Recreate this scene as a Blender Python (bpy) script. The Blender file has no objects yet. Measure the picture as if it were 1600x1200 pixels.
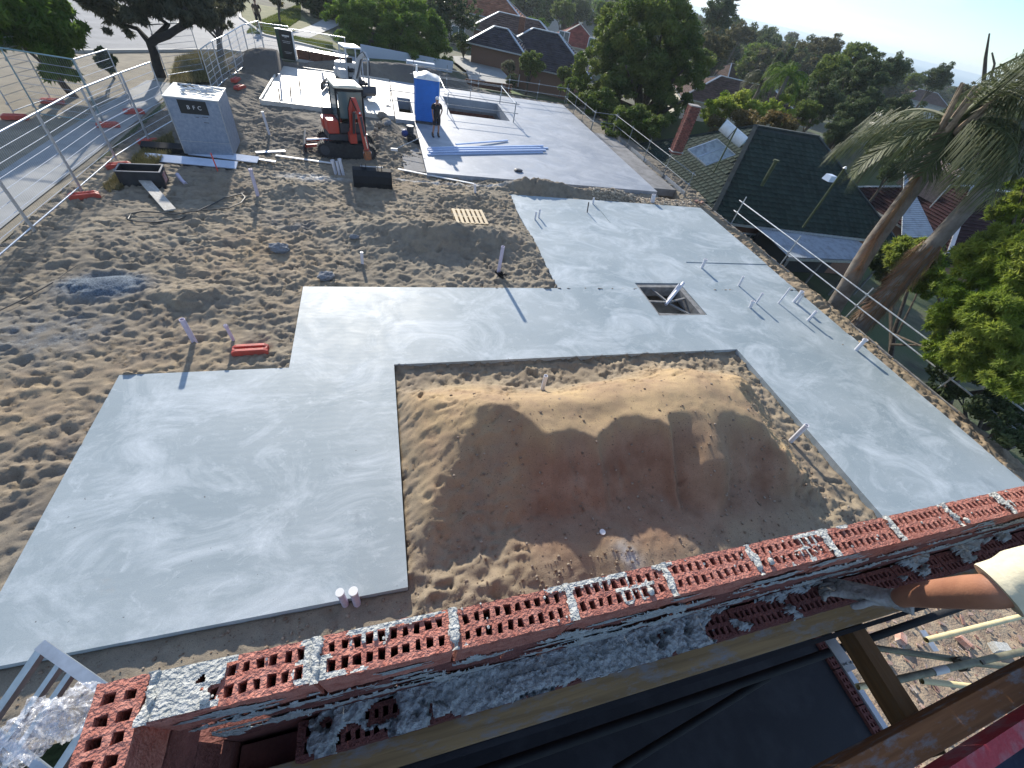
import bpy, math, random
import numpy as np
from mathutils import Vector, Matrix, Euler
from math import radians, sin, cos, pi, hypot, atan2, sqrt, tan

S = bpy.context.scene
C = S.collection
# ------------------------------------------------------------------ camera, sky, sun, exposure
F, PIT, ROL, YAW, HC = 630.9, radians(45.608), radians(13.568), radians(23.348), 7.0
FW = Vector((sin(YAW)*cos(PIT), cos(YAW)*cos(PIT), -sin(PIT)))
_r0 = Vector((cos(YAW), -sin(YAW), 0)); _u0 = _r0.cross(FW)
RT = cos(ROL)*_r0 + sin(ROL)*_u0; UP = -sin(ROL)*_r0 + cos(ROL)*_u0
cam_d = bpy.data.cameras.new('camera'); cam = bpy.data.objects.new('camera', cam_d); C.objects.link(cam)
cam_d.sensor_width = 36; cam_d.lens = F/1600*36; cam_d.clip_start = 0.05; cam_d.clip_end = 30000
cam.matrix_world = Matrix(((RT.x, UP.x, -FW.x, 0), (RT.y, UP.y, -FW.y, 0), (RT.z, UP.z, -FW.z, HC), (0, 0, 0, 1)))
S.camera = cam
def G(px, py, z=0.0):
    """world point at height z seen at photograph pixel (px, py)"""
    d = (px-800)*RT - (py-600)*UP + F*FW
    t = (z-HC)/d.z
    return Vector((t*d.x, t*d.y, z))

SUN_EL, SUN_AZ = radians(21.5), radians(-6)      # azimuth measured from +y towards +x
W = bpy.data.worlds.new('World'); S.world = W; W.use_nodes = True
wn, wl = W.node_tree.nodes, W.node_tree.links; wn.clear()
sky = wn.new('ShaderNodeTexSky'); sky.sky_type = 'NISHITA'; sky.sun_disc = False
sky.sun_elevation = SUN_EL; sky.sun_rotation = SUN_AZ; sky.altitude = 30; sky.air_density = 1.0; sky.dust_density = .25; sky.ozone_density = 2.5
bg = wn.new('ShaderNodeBackground'); bg.inputs['Strength'].default_value = 0.118
wo = wn.new('ShaderNodeOutputWorld')
tc = wn.new('ShaderNodeTexCoord'); mp = wn.new('ShaderNodeMapping'); mp.inputs['Scale'].default_value = (1.3, 1.3, 7.5); mp.inputs['Location'].default_value = (3.3, 1.2, .4)
nz = wn.new('ShaderNodeTexNoise'); nz.inputs['Scale'].default_value = 1.6; nz.inputs['Detail'].default_value = 8; nz.inputs['Roughness'].default_value = .55; nz.inputs['Distortion'].default_value = .6
rp = wn.new('ShaderNodeValToRGB'); rp.color_ramp.elements[0].position = .46; rp.color_ramp.elements[1].position = .62
rp.color_ramp.elements[0].color = (0, 0, 0, 1); rp.color_ramp.elements[1].color = (.75, .75, .75, 1)
mx = wn.new('ShaderNodeMixRGB'); mx.inputs['Color2'].default_value = (4.5, 5.1, 5.7, 1)
hz = wn.new('ShaderNodeMapRange'); sx = wn.new('ShaderNodeSeparateXYZ')
wl.new(tc.outputs['Generated'], mp.inputs['Vector']); wl.new(mp.outputs[0], nz.inputs['Vector']); wl.new(nz.outputs['Fac'], rp.inputs[0])
wl.new(rp.outputs[0], mx.inputs['Fac']); cm = wn.new('ShaderNodeMixRGB'); cm.blend_type = 'MULTIPLY'; cm.inputs[0].default_value = 1; cm.inputs[2].default_value = (.78, .95, 1.18, 1); wl.new(sky.outputs[0], cm.inputs[1]); wl.new(cm.outputs[0], mx.inputs['Color1']); wl.new(mx.outputs[0], bg.inputs['Color']); wl.new(bg.outputs[0], wo.inputs[0])
sd = bpy.data.lights.new('sun', 'SUN'); sun = bpy.data.objects.new('sun', sd); C.objects.link(sun)
sd.energy = 4.7; sd.angle = radians(.9); sd.color = (1.0, .92, .80)
sun.rotation_euler = Vector((sin(SUN_AZ)*cos(SUN_EL), cos(SUN_AZ)*cos(SUN_EL), sin(SUN_EL))).to_track_quat('Z', 'Y').to_euler()
S.view_settings.view_transform = 'Standard'; S.view_settings.look = 'None'; S.view_settings.gamma = 1; S.view_settings.use_curve_mapping = False
S.view_settings.exposure = 0.72
random.seed(7); RNG = np.random.default_rng(11)

# ------------------------------------------------------------------ materials
MATS = {}
def mat(name, col, rough=.8, metal=0, var=0, vscale=8, col2=None, bump=0, bscale=60, spec=.5, trans=0, tint=0, detail=4, info=0, lo=.35, hi=.65, coord='Object'):
    if name in MATS: return MATS[name]
    m = bpy.data.materials.new(name); m.use_nodes = True; n, l = m.node_tree.nodes, m.node_tree.links
    b = n['Principled BSDF']; b.inputs['Roughness'].default_value = rough; b.inputs['Metallic'].default_value = metal
    b.inputs['Specular IOR Level'].default_value = spec
    b.inputs['Base Color'].default_value = (*col, 1)
    t = n.new('ShaderNodeTexCoord'); last = None
    def out_color(x): l.new(x, b.inputs['Base Color'])
    if col2 is not None or var:
        ns = n.new('ShaderNodeTexNoise'); ns.inputs['Scale'].default_value = vscale; ns.inputs['Detail'].default_value = detail; ns.inputs['Roughness'].default_value = .6
        l.new(t.outputs[coord], ns.inputs['Vector'])
        r = n.new('ShaderNodeValToRGB'); r.color_ramp.elements[0].position = lo; r.color_ramp.elements[1].position = hi
        c2 = col2 if col2 is not None else tuple(min(1, c*(1+var)) for c in col)
        c1 = col if col2 is not None else tuple(c*(1-var) for c in col)
        r.color_ramp.elements[0].color = (*c1, 1); r.color_ramp.elements[1].color = (*c2, 1)
        l.new(ns.outputs['Fac'], r.inputs[0]); last = r.outputs[0]; out_color(last)
    if tint or info:
        if tint:
            a = n.new('ShaderNodeAttribute'); a.attribute_name = 'tint'; src = a.outputs['Fac']; k = tint
        else:
            a = n.new('ShaderNodeObjectInfo'); src = a.outputs['Random']; k = info
        mr = n.new('ShaderNodeMapRange'); mr.inputs['To Min'].default_value = 1-k; mr.inputs['To Max'].default_value = 1+k; l.new(src, mr.inputs['Value'])
        hs = n.new('ShaderNodeHueSaturation'); l.new(mr.outputs[0], hs.inputs['Value'])
        if tint:
            m2 = n.new('ShaderNodeMapRange'); m2.inputs['To Min'].default_value = .515; m2.inputs['To Max'].default_value = .475; l.new(src, m2.inputs['Value']); l.new(m2.outputs[0], hs.inputs['Hue'])
        if last is not None: l.new(last, hs.inputs['Color'])
        else: hs.inputs['Color'].default_value = (*col, 1)
        last = hs.outputs[0]; out_color(last)
    if bump:
        bn = n.new('ShaderNodeTexNoise'); bn.inputs['Scale'].default_value = bscale; bn.inputs['Detail'].default_value = 5
        l.new(t.outputs[coord], bn.inputs['Vector'])
        bp = n.new('ShaderNodeBump'); bp.inputs['Strength'].default_value = bump; bp.inputs['Distance'].default_value = .02
        l.new(bn.outputs['Fac'], bp.inputs['Height']); l.new(bp.outputs[0], b.inputs['Normal'])
    if trans:
        tr = n.new('ShaderNodeBsdfTranslucent'); ms = n.new('ShaderNodeMixShader'); ms.inputs[0].default_value = trans
        if last is not None: l.new(last, tr.inputs['Color'])
        else: tr.inputs['Color'].default_value = (*col, 1)
        l.new(b.outputs[0], ms.inputs[1]); l.new(tr.outputs[0], ms.inputs[2]); l.new(ms.outputs[0], n['Material Output'].inputs[0])
    MATS[name] = m
    return m

# ------------------------------------------------------------------ mesh helpers
class MB:
    def __init__(s): s.v = []; s.f = []
    def add(s, vs, fs):
        o = len(s.v); s.v += [tuple(v) for v in vs]; s.f += [tuple(o+i for i in f) for f in fs]; return s
    def box(s, c, d, R=None, taper=None):
        x, y, z = d[0]/2, d[1]/2, d[2]/2
        vs = [Vector((sx*x, sy*y, sz*z)) for sz in (-1, 1) for sy in (-1, 1) for sx in (-1, 1)]
        if taper:
            for i in range(4, 8): vs[i].x *= taper[0]; vs[i].y *= taper[1]
        if R is not None: vs = [R @ v for v in vs]
        c = Vector(c)
        return s.add([v+c for v in vs], [(0, 2, 3, 1), (4, 5, 7, 6), (0, 1, 5, 4), (2, 6, 7, 3), (0, 4, 6, 2), (1, 3, 7, 5)])
    def span(s, a, b):  # box between two corners
        a, b = Vector(a), Vector(b)
        return s.box((a+b)/2, (abs(b.x-a.x), abs(b.y-a.y), abs(b.z-a.z)))
    def beam(s, p, q, w, h, roll=0):
        p, q = Vector(p), Vector(q); d = q-p; L = d.length
        R = d.to_track_quat('X', 'Z').to_matrix() @ Matrix.Rotation(roll, 3, 'X')
        return s.box((p+q)/2, (L, w, h), R)
    def cyl(s, p, q, r, r2=None, n=10, caps=True):
        p, q = Vector(p), Vector(q); r2 = r if r2 is None else r2
        R = (q-p).to_track_quat('Z', 'X').to_matrix()
        vs = []
        for c, rr in ((p, r), (q, r2)):
            for i in range(n):
                a = 2*pi*i/n; vs.append(c + R @ Vector((rr*cos(a), rr*sin(a), 0)))
        fs = [(i, (i+1) % n, n+(i+1) % n, n+i) for i in range(n)]
        if caps: fs += [tuple(range(n))[::-1], tuple(range(n, 2*n))]
        return s.add(vs, fs)
    def pipe(s, p, q, r, t=.012, n=14):   # open hollow pipe
        p, q = Vector(p), Vector(q); R = (q-p).to_track_quat('Z', 'X').to_matrix(); vs = []
        for c, rr in ((p, r), (q, r), (q, r-t), (p+(q-p)*.3, r-t)):
            for i in range(n):
                a = 2*pi*i/n; vs.append(c + R @ Vector((rr*cos(a), rr*sin(a), 0)))
        fs = [(k*n+i, k*n+(i+1) % n, (k+1)*n+(i+1) % n, (k+1)*n+i) for k in range(3) for i in range(n)]
        return s.add(vs, fs)
    def tube(s, pts, r, n=8, closed=False, rs=None):
        pts = [Vector(p) for p in pts]; vs = []; m = len(pts); prev = None
        for k, p in enumerate(pts):
            d = pts[min(k+1, m-1)] - pts[max(k-1, 0)]
            if d.length < 1e-9: d = Vector((0, 0, 1))
            d.normalize()
            if prev is None:
                a = d.orthogonal().normalized()
            else:
                a = (prev - d*prev.dot(d)); a = a.normalized() if a.length > 1e-6 else d.orthogonal().normalized()
            prev = a; b = d.cross(a); rr = rs[k] if rs else r
            for i in range(n):
                t = 2*pi*i/n; vs.append(p + a*rr*cos(t) + b*rr*sin(t))
        fs = [(k*n+i, k*n+(i+1) % n, (k+1)*n+(i+1) % n, (k+1)*n+i) for k in range(m-1) for i in range(n)]
        fs += [tuple(range(n))[::-1], tuple(range((m-1)*n, m*n))]
        return s.add(vs, fs)
    def prism(s, poly, axis, a, b):   # poly list of 2D; axis extrusion 'x','y','z' from a to b
        def P(u, v, w): return {'x': (w, u, v), 'y': (u, w, v), 'z': (u, v, w)}[axis]
        n = len(poly); vs = [P(u, v, a) for u, v in poly] + [P(u, v, b) for u, v in poly]
        return s.add(vs, [tuple(range(n))[::-1], tuple(range(n, 2*n))] + [(i, (i+1) % n, n+(i+1) % n, n+i) for i in range(n)])
    def sphere(s, c, r, sc=(1, 1, 1), nu=10, nv=7, R=None):
        vs = []; c = Vector(c)
        for j in range(nv+1):
            t = pi*j/nv
            for i in range(nu):
                a = 2*pi*i/nu; v = Vector((r*sc[0]*sin(t)*cos(a), r*sc[1]*sin(t)*sin(a), r*sc[2]*cos(t)))
                if R is not None: v = R @ v
                vs.append(c+v)
        return s.add(vs, [(j*nu+i, j*nu+(i+1) % nu, (j+1)*nu+(i+1) % nu, (j+1)*nu+i) for j in range(nv) for i in range(nu)])
    def build(s, name, m, parent=None, smooth=False, bevel=0):
        me = bpy.data.meshes.new(name); me.from_pydata(s.v, [], s.f); me.validate(); me.update()
        return obj(name, me, m, parent, smooth, bevel)
def obj(name, me, m, parent=None, smooth=False, bevel=0):
    o = bpy.data.objects.new(name, me); C.objects.link(o)
    if not me.materials:
        for mm in (m if isinstance(m, (list, tuple)) else [m]): me.materials.append(mm)
    if parent is not None: o.parent = parent
    if smooth:
        me.polygons.foreach_set('use_smooth', [True]*len(me.polygons))
        if hasattr(me, 'set_sharp_from_angle'): me.set_sharp_from_angle(angle=radians(40))
    if bevel:
        b = o.modifiers.new('bevel', 'BEVEL'); b.width = bevel; b.segments = 2; b.limit_method = 'ANGLE'
    return o
def tag(o, label, cat, group=None, kind=None):
    o['label'] = label
    if cat: o['category'] = cat
    if group: o['group'] = group
    if kind: o['kind'] = kind
    return o
def struct(o, label=None):
    o['kind'] = 'structure'
    if label: o['label'] = label
    return o
def thing(name, label, cat, loc=(0, 0, 0), rz=0, group=None):
    o = bpy.data.objects.new(name, None); C.objects.link(o); o.location = loc; o.rotation_euler = (0, 0, rz); o.empty_display_size = .1
    return tag(o, label, cat, group)
KIDS = {}
def kids(o):
    return [c for c in C.objects if c.parent == o]
def dup(root, loc, rz=0, label=None, group=None, scale=None):
    r = root.copy(); C.objects.link(r); r.location = loc; r.rotation_euler = (0, 0, rz)
    if scale: r.scale = scale if not isinstance(scale, (int, float)) else (scale,)*3
    if label: r['label'] = label
    if group: r['group'] = group
    if root.name not in KIDS: KIDS[root.name] = [(c, kids(c)) for c in kids(root)]
    for ch, gs in KIDS[root.name]:
        c = ch.copy(); C.objects.link(c); c.parent = r
        for g in gs:
            d = g.copy(); C.objects.link(d); d.parent = c
    return r
def npmesh(name, V, Fq, tint=None, attr=None):
    V = np.asarray(V, np.float32); Fq = np.asarray(Fq, np.int32); k = Fq.shape[1]
    me = bpy.data.meshes.new(name); me.vertices.add(len(V)); me.vertices.foreach_set('co', V.ravel())
    me.loops.add(Fq.size); me.loops.foreach_set('vertex_index', Fq.ravel())
    me.polygons.add(len(Fq)); me.polygons.foreach_set('loop_start', np.arange(0, Fq.size, k, dtype=np.int32))
    me.polygons.foreach_set('loop_total', np.full(len(Fq), k, np.int32))
    me.update(calc_edges=True)
    if tint is not None:
        a = me.attributes.new('tint', 'FLOAT', 'FACE'); a.data.foreach_set('value', np.asarray(tint, np.float32))
    if attr:
        for nme, arr in attr.items():
            a = me.attributes.new(nme, 'FLOAT', 'POINT'); a.data.foreach_set('value', np.asarray(arr, np.float32))
    return me
def vnoise(X, Y, freq, seed, oct=4, gain=.5):
    """fractal value noise on numpy arrays, about -1..1"""
    r = np.random.default_rng(seed); T = r.random((256, 256)); out = np.zeros_like(X, dtype=float); a = 1.; tot = 0
    for o in range(oct):
        x = X*freq + 17.3*o; y = Y*freq + 9.1*o
        xi = np.floor(x).astype(int); yi = np.floor(y).astype(int); fx = x-xi; fy = y-yi
        fx = fx*fx*(3-2*fx); fy = fy*fy*(3-2*fy)
        g = lambda i, j: T[i & 255, j & 255]
        v = (g(xi, yi)*(1-fx)+g(xi+1, yi)*fx)*(1-fy) + (g(xi, yi+1)*(1-fx)+g(xi+1, yi+1)*fx)*fy
        out += a*(2*v-1); tot += a; a *= gain; freq *= 2.03
    return out/tot
def gridmesh(name, xs, ys, Z, m, attr=None, smooth=True, mask=None, parent=None):
    nx, ny = len(xs), len(ys); X, Y = np.meshgrid(xs, ys, indexing='ij')
    V = np.stack([X.ravel(), Y.ravel(), Z.ravel()], 1)
    i = np.arange(nx-1)[:, None]*ny + np.arange(ny-1)[None, :]
    Fq = np.stack([i, i+ny, i+ny+1, i+1], -1).reshape(-1, 4)
    if mask is not None: Fq = Fq[mask.ravel()]
    me = npmesh(name, V, Fq, attr=attr)
    if smooth: me.polygons.foreach_set('use_smooth', np.ones(len(Fq), bool))
    return obj(name, me, m, parent)
# ------------------------------------------------------------------ ground materials
def sand_material():
    m = bpy.data.materials.new('sand'); m.use_nodes = True; n, l = m.node_tree.nodes, m.node_tree.links; b = n['Principled BSDF']
    b.inputs['Roughness'].default_value = .95; b.inputs['Specular IOR Level'].default_value = .15
    t = n.new('ShaderNodeTexCoord')
    def noise(sc, det=5, ro=.6):
        q = n.new('ShaderNodeTexNoise'); q.inputs['Scale'].default_value = sc; q.inputs['Detail'].default_value = det; q.inputs['Roughness'].default_value = ro; l.new(t.outputs['Object'], q.inputs['Vector']); return q.outputs['Fac']
    def mix(fac, a, c, mode='MIX'):
        q = n.new('ShaderNodeMixRGB'); q.blend_type = mode
        for i, x in (('Fac', fac), ('Color1', a), ('Color2', c)):
            if isinstance(x, (float, int)): q.inputs[i].default_value = x
            elif isinstance(x, tuple): q.inputs[i].default_value = (*x, 1)
            else: l.new(x, q.inputs[i])
        return q.outputs[0]
    def ramp(x, a, c):
        q = n.new('ShaderNodeMapRange'); q.inputs['From Min'].default_value = a; q.inputs['From Max'].default_value = c; l.new(x, q.inputs['Value']); return q.outputs[0]
    def attr(nm):
        q = n.new('ShaderNodeAttribute'); q.attribute_name = nm; return q.outputs['Fac']
    base = mix(ramp(noise(.5), .35, .65), (.235, .21, .165), (.34, .30, .23))
    base = mix(ramp(noise(3.5), .45, .75), base, (.165, .15, .125))
    orange = mix(ramp(noise(1.2), .35, .7), (.46, .335, .19), (.33, .23, .15))
    c = mix(attr('tone'), base, orange)
    c = mix(attr('face_brown'), c, mix(ramp(noise(1.6), .35, .65), (.26, .155, .10), (.37, .245, .165)))  # reddish brown mixed in over the front face of the pile
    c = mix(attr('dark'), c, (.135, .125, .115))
    c = mix(attr('blue'), c, mix(ramp(noise(30), .4, .6), (.085, .11, .135), (.22, .26, .30)))
    c = mix(attr('pale'), c, (.60, .59, .56))
    c = mix(ramp(noise(38, 3), .62, .70), c, (.11, .09, .07))     # twigs and clods
    c = mix(ramp(noise(90, 2), .3, .7), c, mix(1.0, c, (.72, .72, .72), 'MULTIPLY'))
    l.new(c, b.inputs['Base Color'])
    bp = n.new('ShaderNodeBump'); bp.inputs['Strength'].default_value = .5; bp.inputs['Distance'].default_value = .02
    l.new(noise(45, 6, .7), bp.inputs['Height']); l.new(bp.outputs[0], b.inputs['Normal'])
    return m
def concrete_material(name, c1, c2, c3, swirl=.5, rough=.55):
    m = bpy.data.materials.new(name); m.use_nodes = True; n, l = m.node_tree.nodes, m.node_tree.links; b = n['Principled BSDF']
    b.inputs['Roughness'].default_value = rough
    t = n.new('ShaderNodeTexCoord')
    def noise(sc, det=6, ro=.6, dis=0, src=None, vec=None):
        q = n.new('ShaderNodeTexNoise'); q.inputs['Scale'].default_value = sc; q.inputs['Detail'].default_value = det; q.inputs['Roughness'].default_value = ro; q.inputs['Distortion'].default_value = dis
        l.new(vec if vec is not None else t.outputs['Object'], q.inputs['Vector']); return q.outputs['Fac']
    mp_ = n.new('ShaderNodeMapping'); mp_.inputs['Rotation'].default_value = (0, 0, .5); mp_.inputs['Scale'].default_value = (1, 1.35, 1); l.new(t.outputs['Object'], mp_.inputs['Vector'])
    def ramp(x, a, c):
        q = n.new('ShaderNodeMapRange'); q.inputs['From Min'].default_value = a; q.inputs['From Max'].default_value = c; l.new(x, q.inputs['Value']); return q.outputs[0]
    def mix(fac, a, c):
        q = n.new('ShaderNodeMixRGB')
        for i, x in (('Fac', fac), ('Color1', a), ('Color2', c)):
            if isinstance(x, (float, int)): q.inputs[i].default_value = x
            elif isinstance(x, tuple): q.inputs[i].default_value = (*x, 1)
            else: l.new(x, q.inputs[i])
        return q.outputs[0]
    c = mix(ramp(noise(.35, 5), .38, .62), c1, c2)
    c = mix(ramp(noise(.6, 10, .72, .9, vec=mp_.outputs[0]), .47, .70), c, c3)
    c = mix(ramp(noise(2.2, 9, .75, 1.6, vec=mp_.outputs[0]), .56, .78), c, c3)
    st_ = n.new('ShaderNodeMath'); st_.operation = 'MULTIPLY'; st_.inputs[1].default_value = .55; l.new(ramp(noise(.9, 8, .7, .8), .60, .74), st_.inputs[0]); c = mix(st_.outputs[0], c, tuple(x*.74 for x in c1))
    st2 = n.new('ShaderNodeMath'); st2.operation = 'MULTIPLY'; st2.inputs[1].default_value = .5; l.new(ramp(noise(.55, 9, .75, .3), .64, .75), st2.inputs[0]); c = mix(st2.outputs[0], c, (.36, .33, .28))
    c = mix(ramp(noise(14, 2), .745, .76), c, (.09, .085, .08))
    g = n.new('ShaderNodeMath'); g.operation = 'MULTIPLY'; g.inputs[1].default_value = .35; l.new(ramp(noise(60, 3, .7), .35, .7), g.inputs[0])
    c = mix(g.outputs[0], c, tuple(x*.72 for x in c1))
    l.new(c, b.inputs['Base Color'])
    rr = n.new('ShaderNodeMapRange'); rr.inputs['To Min'].default_value = rough-.14; rr.inputs['To Max'].default_value = rough+.2; l.new(noise(1.4, 5, .6, 1.2), rr.inputs['Value']); l.new(rr.outputs[0], b.inputs['Roughness'])
    wv = n.new('ShaderNodeTexWave'); wv.wave_type = 'RINGS'; wv.inputs['Scale'].default_value = 2.2; wv.inputs['Distortion'].default_value = 7; wv.inputs['Detail'].default_value = 3; wv.inputs['Detail Scale'].default_value = .8
    l.new(t.outputs['Object'], wv.inputs['Vector'])
    ad = n.new('ShaderNodeMath'); ad.operation = 'ADD'; mm = n.new('ShaderNodeMath'); mm.operation = 'MULTIPLY'; mm.inputs[1].default_value = swirl; l.new(wv.outputs['Fac'], mm.inputs[0])
    l.new(mm.outputs[0], ad.inputs[0]); l.new(noise(25, 6), ad.inputs[1])
    bp = n.new('ShaderNodeBump'); bp.inputs['Strength'].default_value = .10; bp.inputs['Distance'].default_value = .008
    l.new(ad.outputs[0], bp.inputs['Height']); l.new(bp.outputs[0], b.inputs['Normal'])
    return m
M_SAND = sand_material()
M_SLAB = concrete_material('slab_concrete', (.27, .325, .345), (.35, .40, .415), (.55, .60, .62))
M_SLAB2 = concrete_material('cured_concrete', (.24, .27, .31), (.33, .355, .385), (.44, .46, .49), .3)
M_DECK = mat('shade_black_ply', (.010, .012, .017), .7, col2=(.035, .038, .045), vscale=1.6, lo=.5, hi=.75, detail=9, bump=.1)  # deep shade of the storey below put into a near-black base colour
M_PAD = mat('white_membrane', (.55, .52, .46), .55, var=.10, vscale=2, bump=.6, bscale=3)
M_LEDGE = mat('grey_ledge', (.19, .19, .19), .9, var=.25, vscale=2, bump=.3)

# ------------------------------------------------------------------ slabs: cells of a rectilinear plan raised to their own height
def cellslab(name, xs, ys, hfun, zbot, m, smooth=False):
    """hfun(x,y) -> top height or None; vertical faces between unequal neighbours"""
    mb = MB(); H = {}
    for i in range(len(xs)-1):
        for j in range(len(ys)-1): H[i, j] = hfun((xs[i]+xs[i+1])/2, (ys[j]+ys[j+1])/2)
    for (i, j), h in H.items():
        if h is None: continue
        x0, x1, y0, y1 = xs[i], xs[i+1], ys[j], ys[j+1]
        mb.add([(x0, y0, h), (x1, y0, h), (x1, y1, h), (x0, y1, h)], [(0, 1, 2, 3)])
        for (di, dj, a, b_) in ((-1, 0, (x0, y1), (x0, y0)), (1, 0, (x1, y0), (x1, y1)), (0, -1, (x0, y0), (x1, y0)), (0, 1, (x1, y1), (x0, y1))):
            k = H.get((i+di, j+dj)); k = zbot if k is None else k
            if k < h: mb.add([(a[0], a[1], k), (b_[0], b_[1], k), (b_[0], b_[1], h), (a[0], a[1], h)], [(0, 1, 2, 3)])
    return mb.build(name, m)
SLAB = [(-5.33, 2.13, 0, 7.2), (-2.25, 7.15, 15.4, 10.34), (5.25, 10.34, 15.4, 17.5), (10.13, 1.2, 15.4, 7.15)]
HOLE = (8.27, 8.85, 10.15, 10.7)
def in_slab(x, y, g=0):
    if HOLE[0] < x < HOLE[2] and HOLE[1] < y < HOLE[3]: return False
    return any(a-g < x < c+g and b-g < y < d+g for a, b, c, d in SLAB)
def slab_h(x, y):
    if not in_slab(x, y): return None
    if 11.3 < x < 15.4 and 7.6 < y < 12.2: return -.02
    if 5.25 < x < 9.3 and 15.2 < y < 17.5: return -.02
    return 0.
o = cellslab('concrete_slab', sorted({-5.33, -2.25, 0, 5.25, 8.27, 9.3, 10.13, 10.15, 11.3, 15.4}), sorted({1.2, 2.13, 7.15, 7.2, 7.6, 8.85, 10.34, 10.7, 12.2, 15.2, 17.5}), slab_h, -.42, M_SLAB)
struct(o, 'freshly poured pale grey concrete floor slab stepped round the sand courtyard')
VOID = (4.2, 28.7, 8.0, 32.6); VOID2 = (1.0, 27.6, 3.0, 30.6)
def slab2_h(x, y):
    if VOID[0] < x < VOID[2] and VOID[1] < y < VOID[3]: return None
    if 1.15 < x < 1.95 and 27.8 < y < 30.9: return None
    if 1.9 < x < 13.75 and 19.15 < y < 35: return 0.
    if .9 < x < 1.9 and 26.4 < y < 35: return 0.
    return None
o = cellslab('concrete_slab', sorted({.9, 1.15, 1.9, 1.95, 4.2, 8.0, 13.75}), sorted({19.15, 26.4, 27.8, 28.7, 30.9, 32.6, 35}), slab2_h, -.6, M_SLAB2)
struct(o, 'pale concrete slab with open stair void behind the front slab')
mb = MB(); mb.span((.95, 19.5, -.45), (1.88, 25.4, -.12)); struct(mb.build('concrete_footing', M_LEDGE), 'narrow concrete footing strip left of the rear slab')
mb = MB(); mb.span((13.8, 20.0, -.5), (15.45, 29.1, -.14)); struct(mb.build('concrete_ledge', M_LEDGE), 'lower grey ledge along the right edge of the rear slab')
# plastic covered pad with raised timber edge
xs = np.linspace(-5.7, .85, 90); ys = np.linspace(26.9, 34.9, 100); X, Y = np.meshgrid(xs, ys, indexing='ij')
Z = -.02 + .03*vnoise(X, Y*2.2, .9, 5, 4)
o = gridmesh('membrane_pad', xs, ys, Z, M_PAD); struct(o, 'white plastic membrane laid over a pad ready for concrete')
mb = MB(); mb.span((-5.78, 26.8, -.25), (-5.7, 35, .08)); mb.span((-5.7, 26.8, -.25), (.85, 26.88, .03)); mb.span((-5.7, 34.92, -.25), (.85, 35, .05))
tag(mb.build('edge_form', M_PAD), 'white wrapped timber edging round the membrane pad', 'formwork')
# stair void pit
M_PIT = mat('pit_block', (.16, .165, .17), .9, var=.2, vscale=3); M_PBR = mat('pit_brick', (.14, .055, .04), .9, var=.3, vscale=6)
mb = MB(); x0, y0, x1, y1 = VOID
mb.span((x0-.2, y0-.2, -3), (x0-.002, y1+.2, -.004)); mb.span((x1+.002, y0-.2, -3), (x1+.2, y1+.2, -.004)); mb.span((x0, y1+.002, -3), (x1, y1+.2, -.004)); mb.span((x0, y0-.2, -3), (x1, y0-.002, -.004)); mb.span((x0, y0, -3.1), (x1, y1, -3))
pit = mb.build('stair_pit', M_PIT); struct(pit, 'deep stair void in the rear slab lined with block')
mb = MB()
for c in range(22):
    z = -.75-c*.095
    for k in range(16):
        x = x0+.02+k*.24+(c % 2)*.12
        if x+.22 < x1: mb.span((x, y1-.05, z-.082), (x+.225, y1-.004, z))
t = mb.build('brickwork', M_PBR, pit); t['kind'] = 'stuff'
# ------------------------------------------------------------------ sand heightfield
GR = .042
xs = np.arange(-9.4, 16.9, GR); ys = np.arange(1.2, 36.6, GR); X, Y = np.meshgrid(xs, ys, indexing='ij')
court = (X > 0) & (X < 10.13) & (Y < 7.15)
front = (Y < 2.13) & ~court
Z = np.where(court, -.16, np.where(front, -.15, -.07))
Z = Z + np.where(Y > 17.5, -.12, 0) * np.clip((Y-17.5)/1.2, 0, 1)
Z = np.where((X > 15.4) & (Y < 19), -.22-.10*np.clip(X-15.8, 0, 2), Z)
Z += .05*vnoise(X, Y, .35, 3, 3) + .02*vnoise(X, Y, 2.2, 4, 3)
def bumpf(cx, cy, sx_, sy_, a, h, p=1.):
    global Z
    c, s = cos(a), sin(a); u = ((X-cx)*c+(Y-cy)*s)/sx_; v = (-(X-cx)*s+(Y-cy)*c)/sy_
    Z = Z + h*np.exp(-(u*u+v*v)**p)
bumpf(2.2, 13.2, 1.9, .75, .06, .52); bumpf(.3, 13.6, 1.7, .7, -.1, .34); bumpf(4.0, 13.3, .9, .9, 0, .25)
bumpf(-3.0, 16.3, .9, .5, .2, .28); bumpf(-4.7, 9.9, .9, .45, .1, .30); bumpf(-1.0, 14.9, 1.4, .5, 0, .16); bumpf(3.4, 16.8, 1.6, .6, .1, .18)
bumpf(4.9, 12.6, .35, 1.6, 0, .12); bumpf(7.2, 18.4, 1.5, .42, .02, .50, 1.6); bumpf(10.2, 18.25, 1.6, .35, .02, .36, 1.6); bumpf(5.6, 18.2, 1.0, .4, 0, .22)
bumpf(-5.9, 33.6, 2.4, 1.3, -.15, 1.15, 1.2); bumpf(2.8, 36.6, 3.8, 1.0, .05, .95, 1.3); bumpf(-2.3, 36.2, 2.6, .8, 0, .5); bumpf(-6.9, 29.8, 1.2, 1.6, 0, .45); bumpf(-7.2, 25.6, 1.0, 2.2, 0, .30)
bumpf(-4.4, 24.6, 1.5, .7, .1, .30); bumpf(-2.9, 22.9, 1.6, .6, .4, .22); bumpf(.2, 22.6, .9, 1.2, .2, .45); bumpf(.4, 24.9, .5, .9, 0, .55); bumpf(-.2, 20.6, .7, .5, 0, .1)
bumpf(-7.2, 12.2, 1.5, 1.2, 0, .10); bumpf(-8.0, 8.2, 1.4, 1.0, 0, .12); bumpf(-8.3, 5.6, 1.5, .8, .3, .16)
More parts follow.
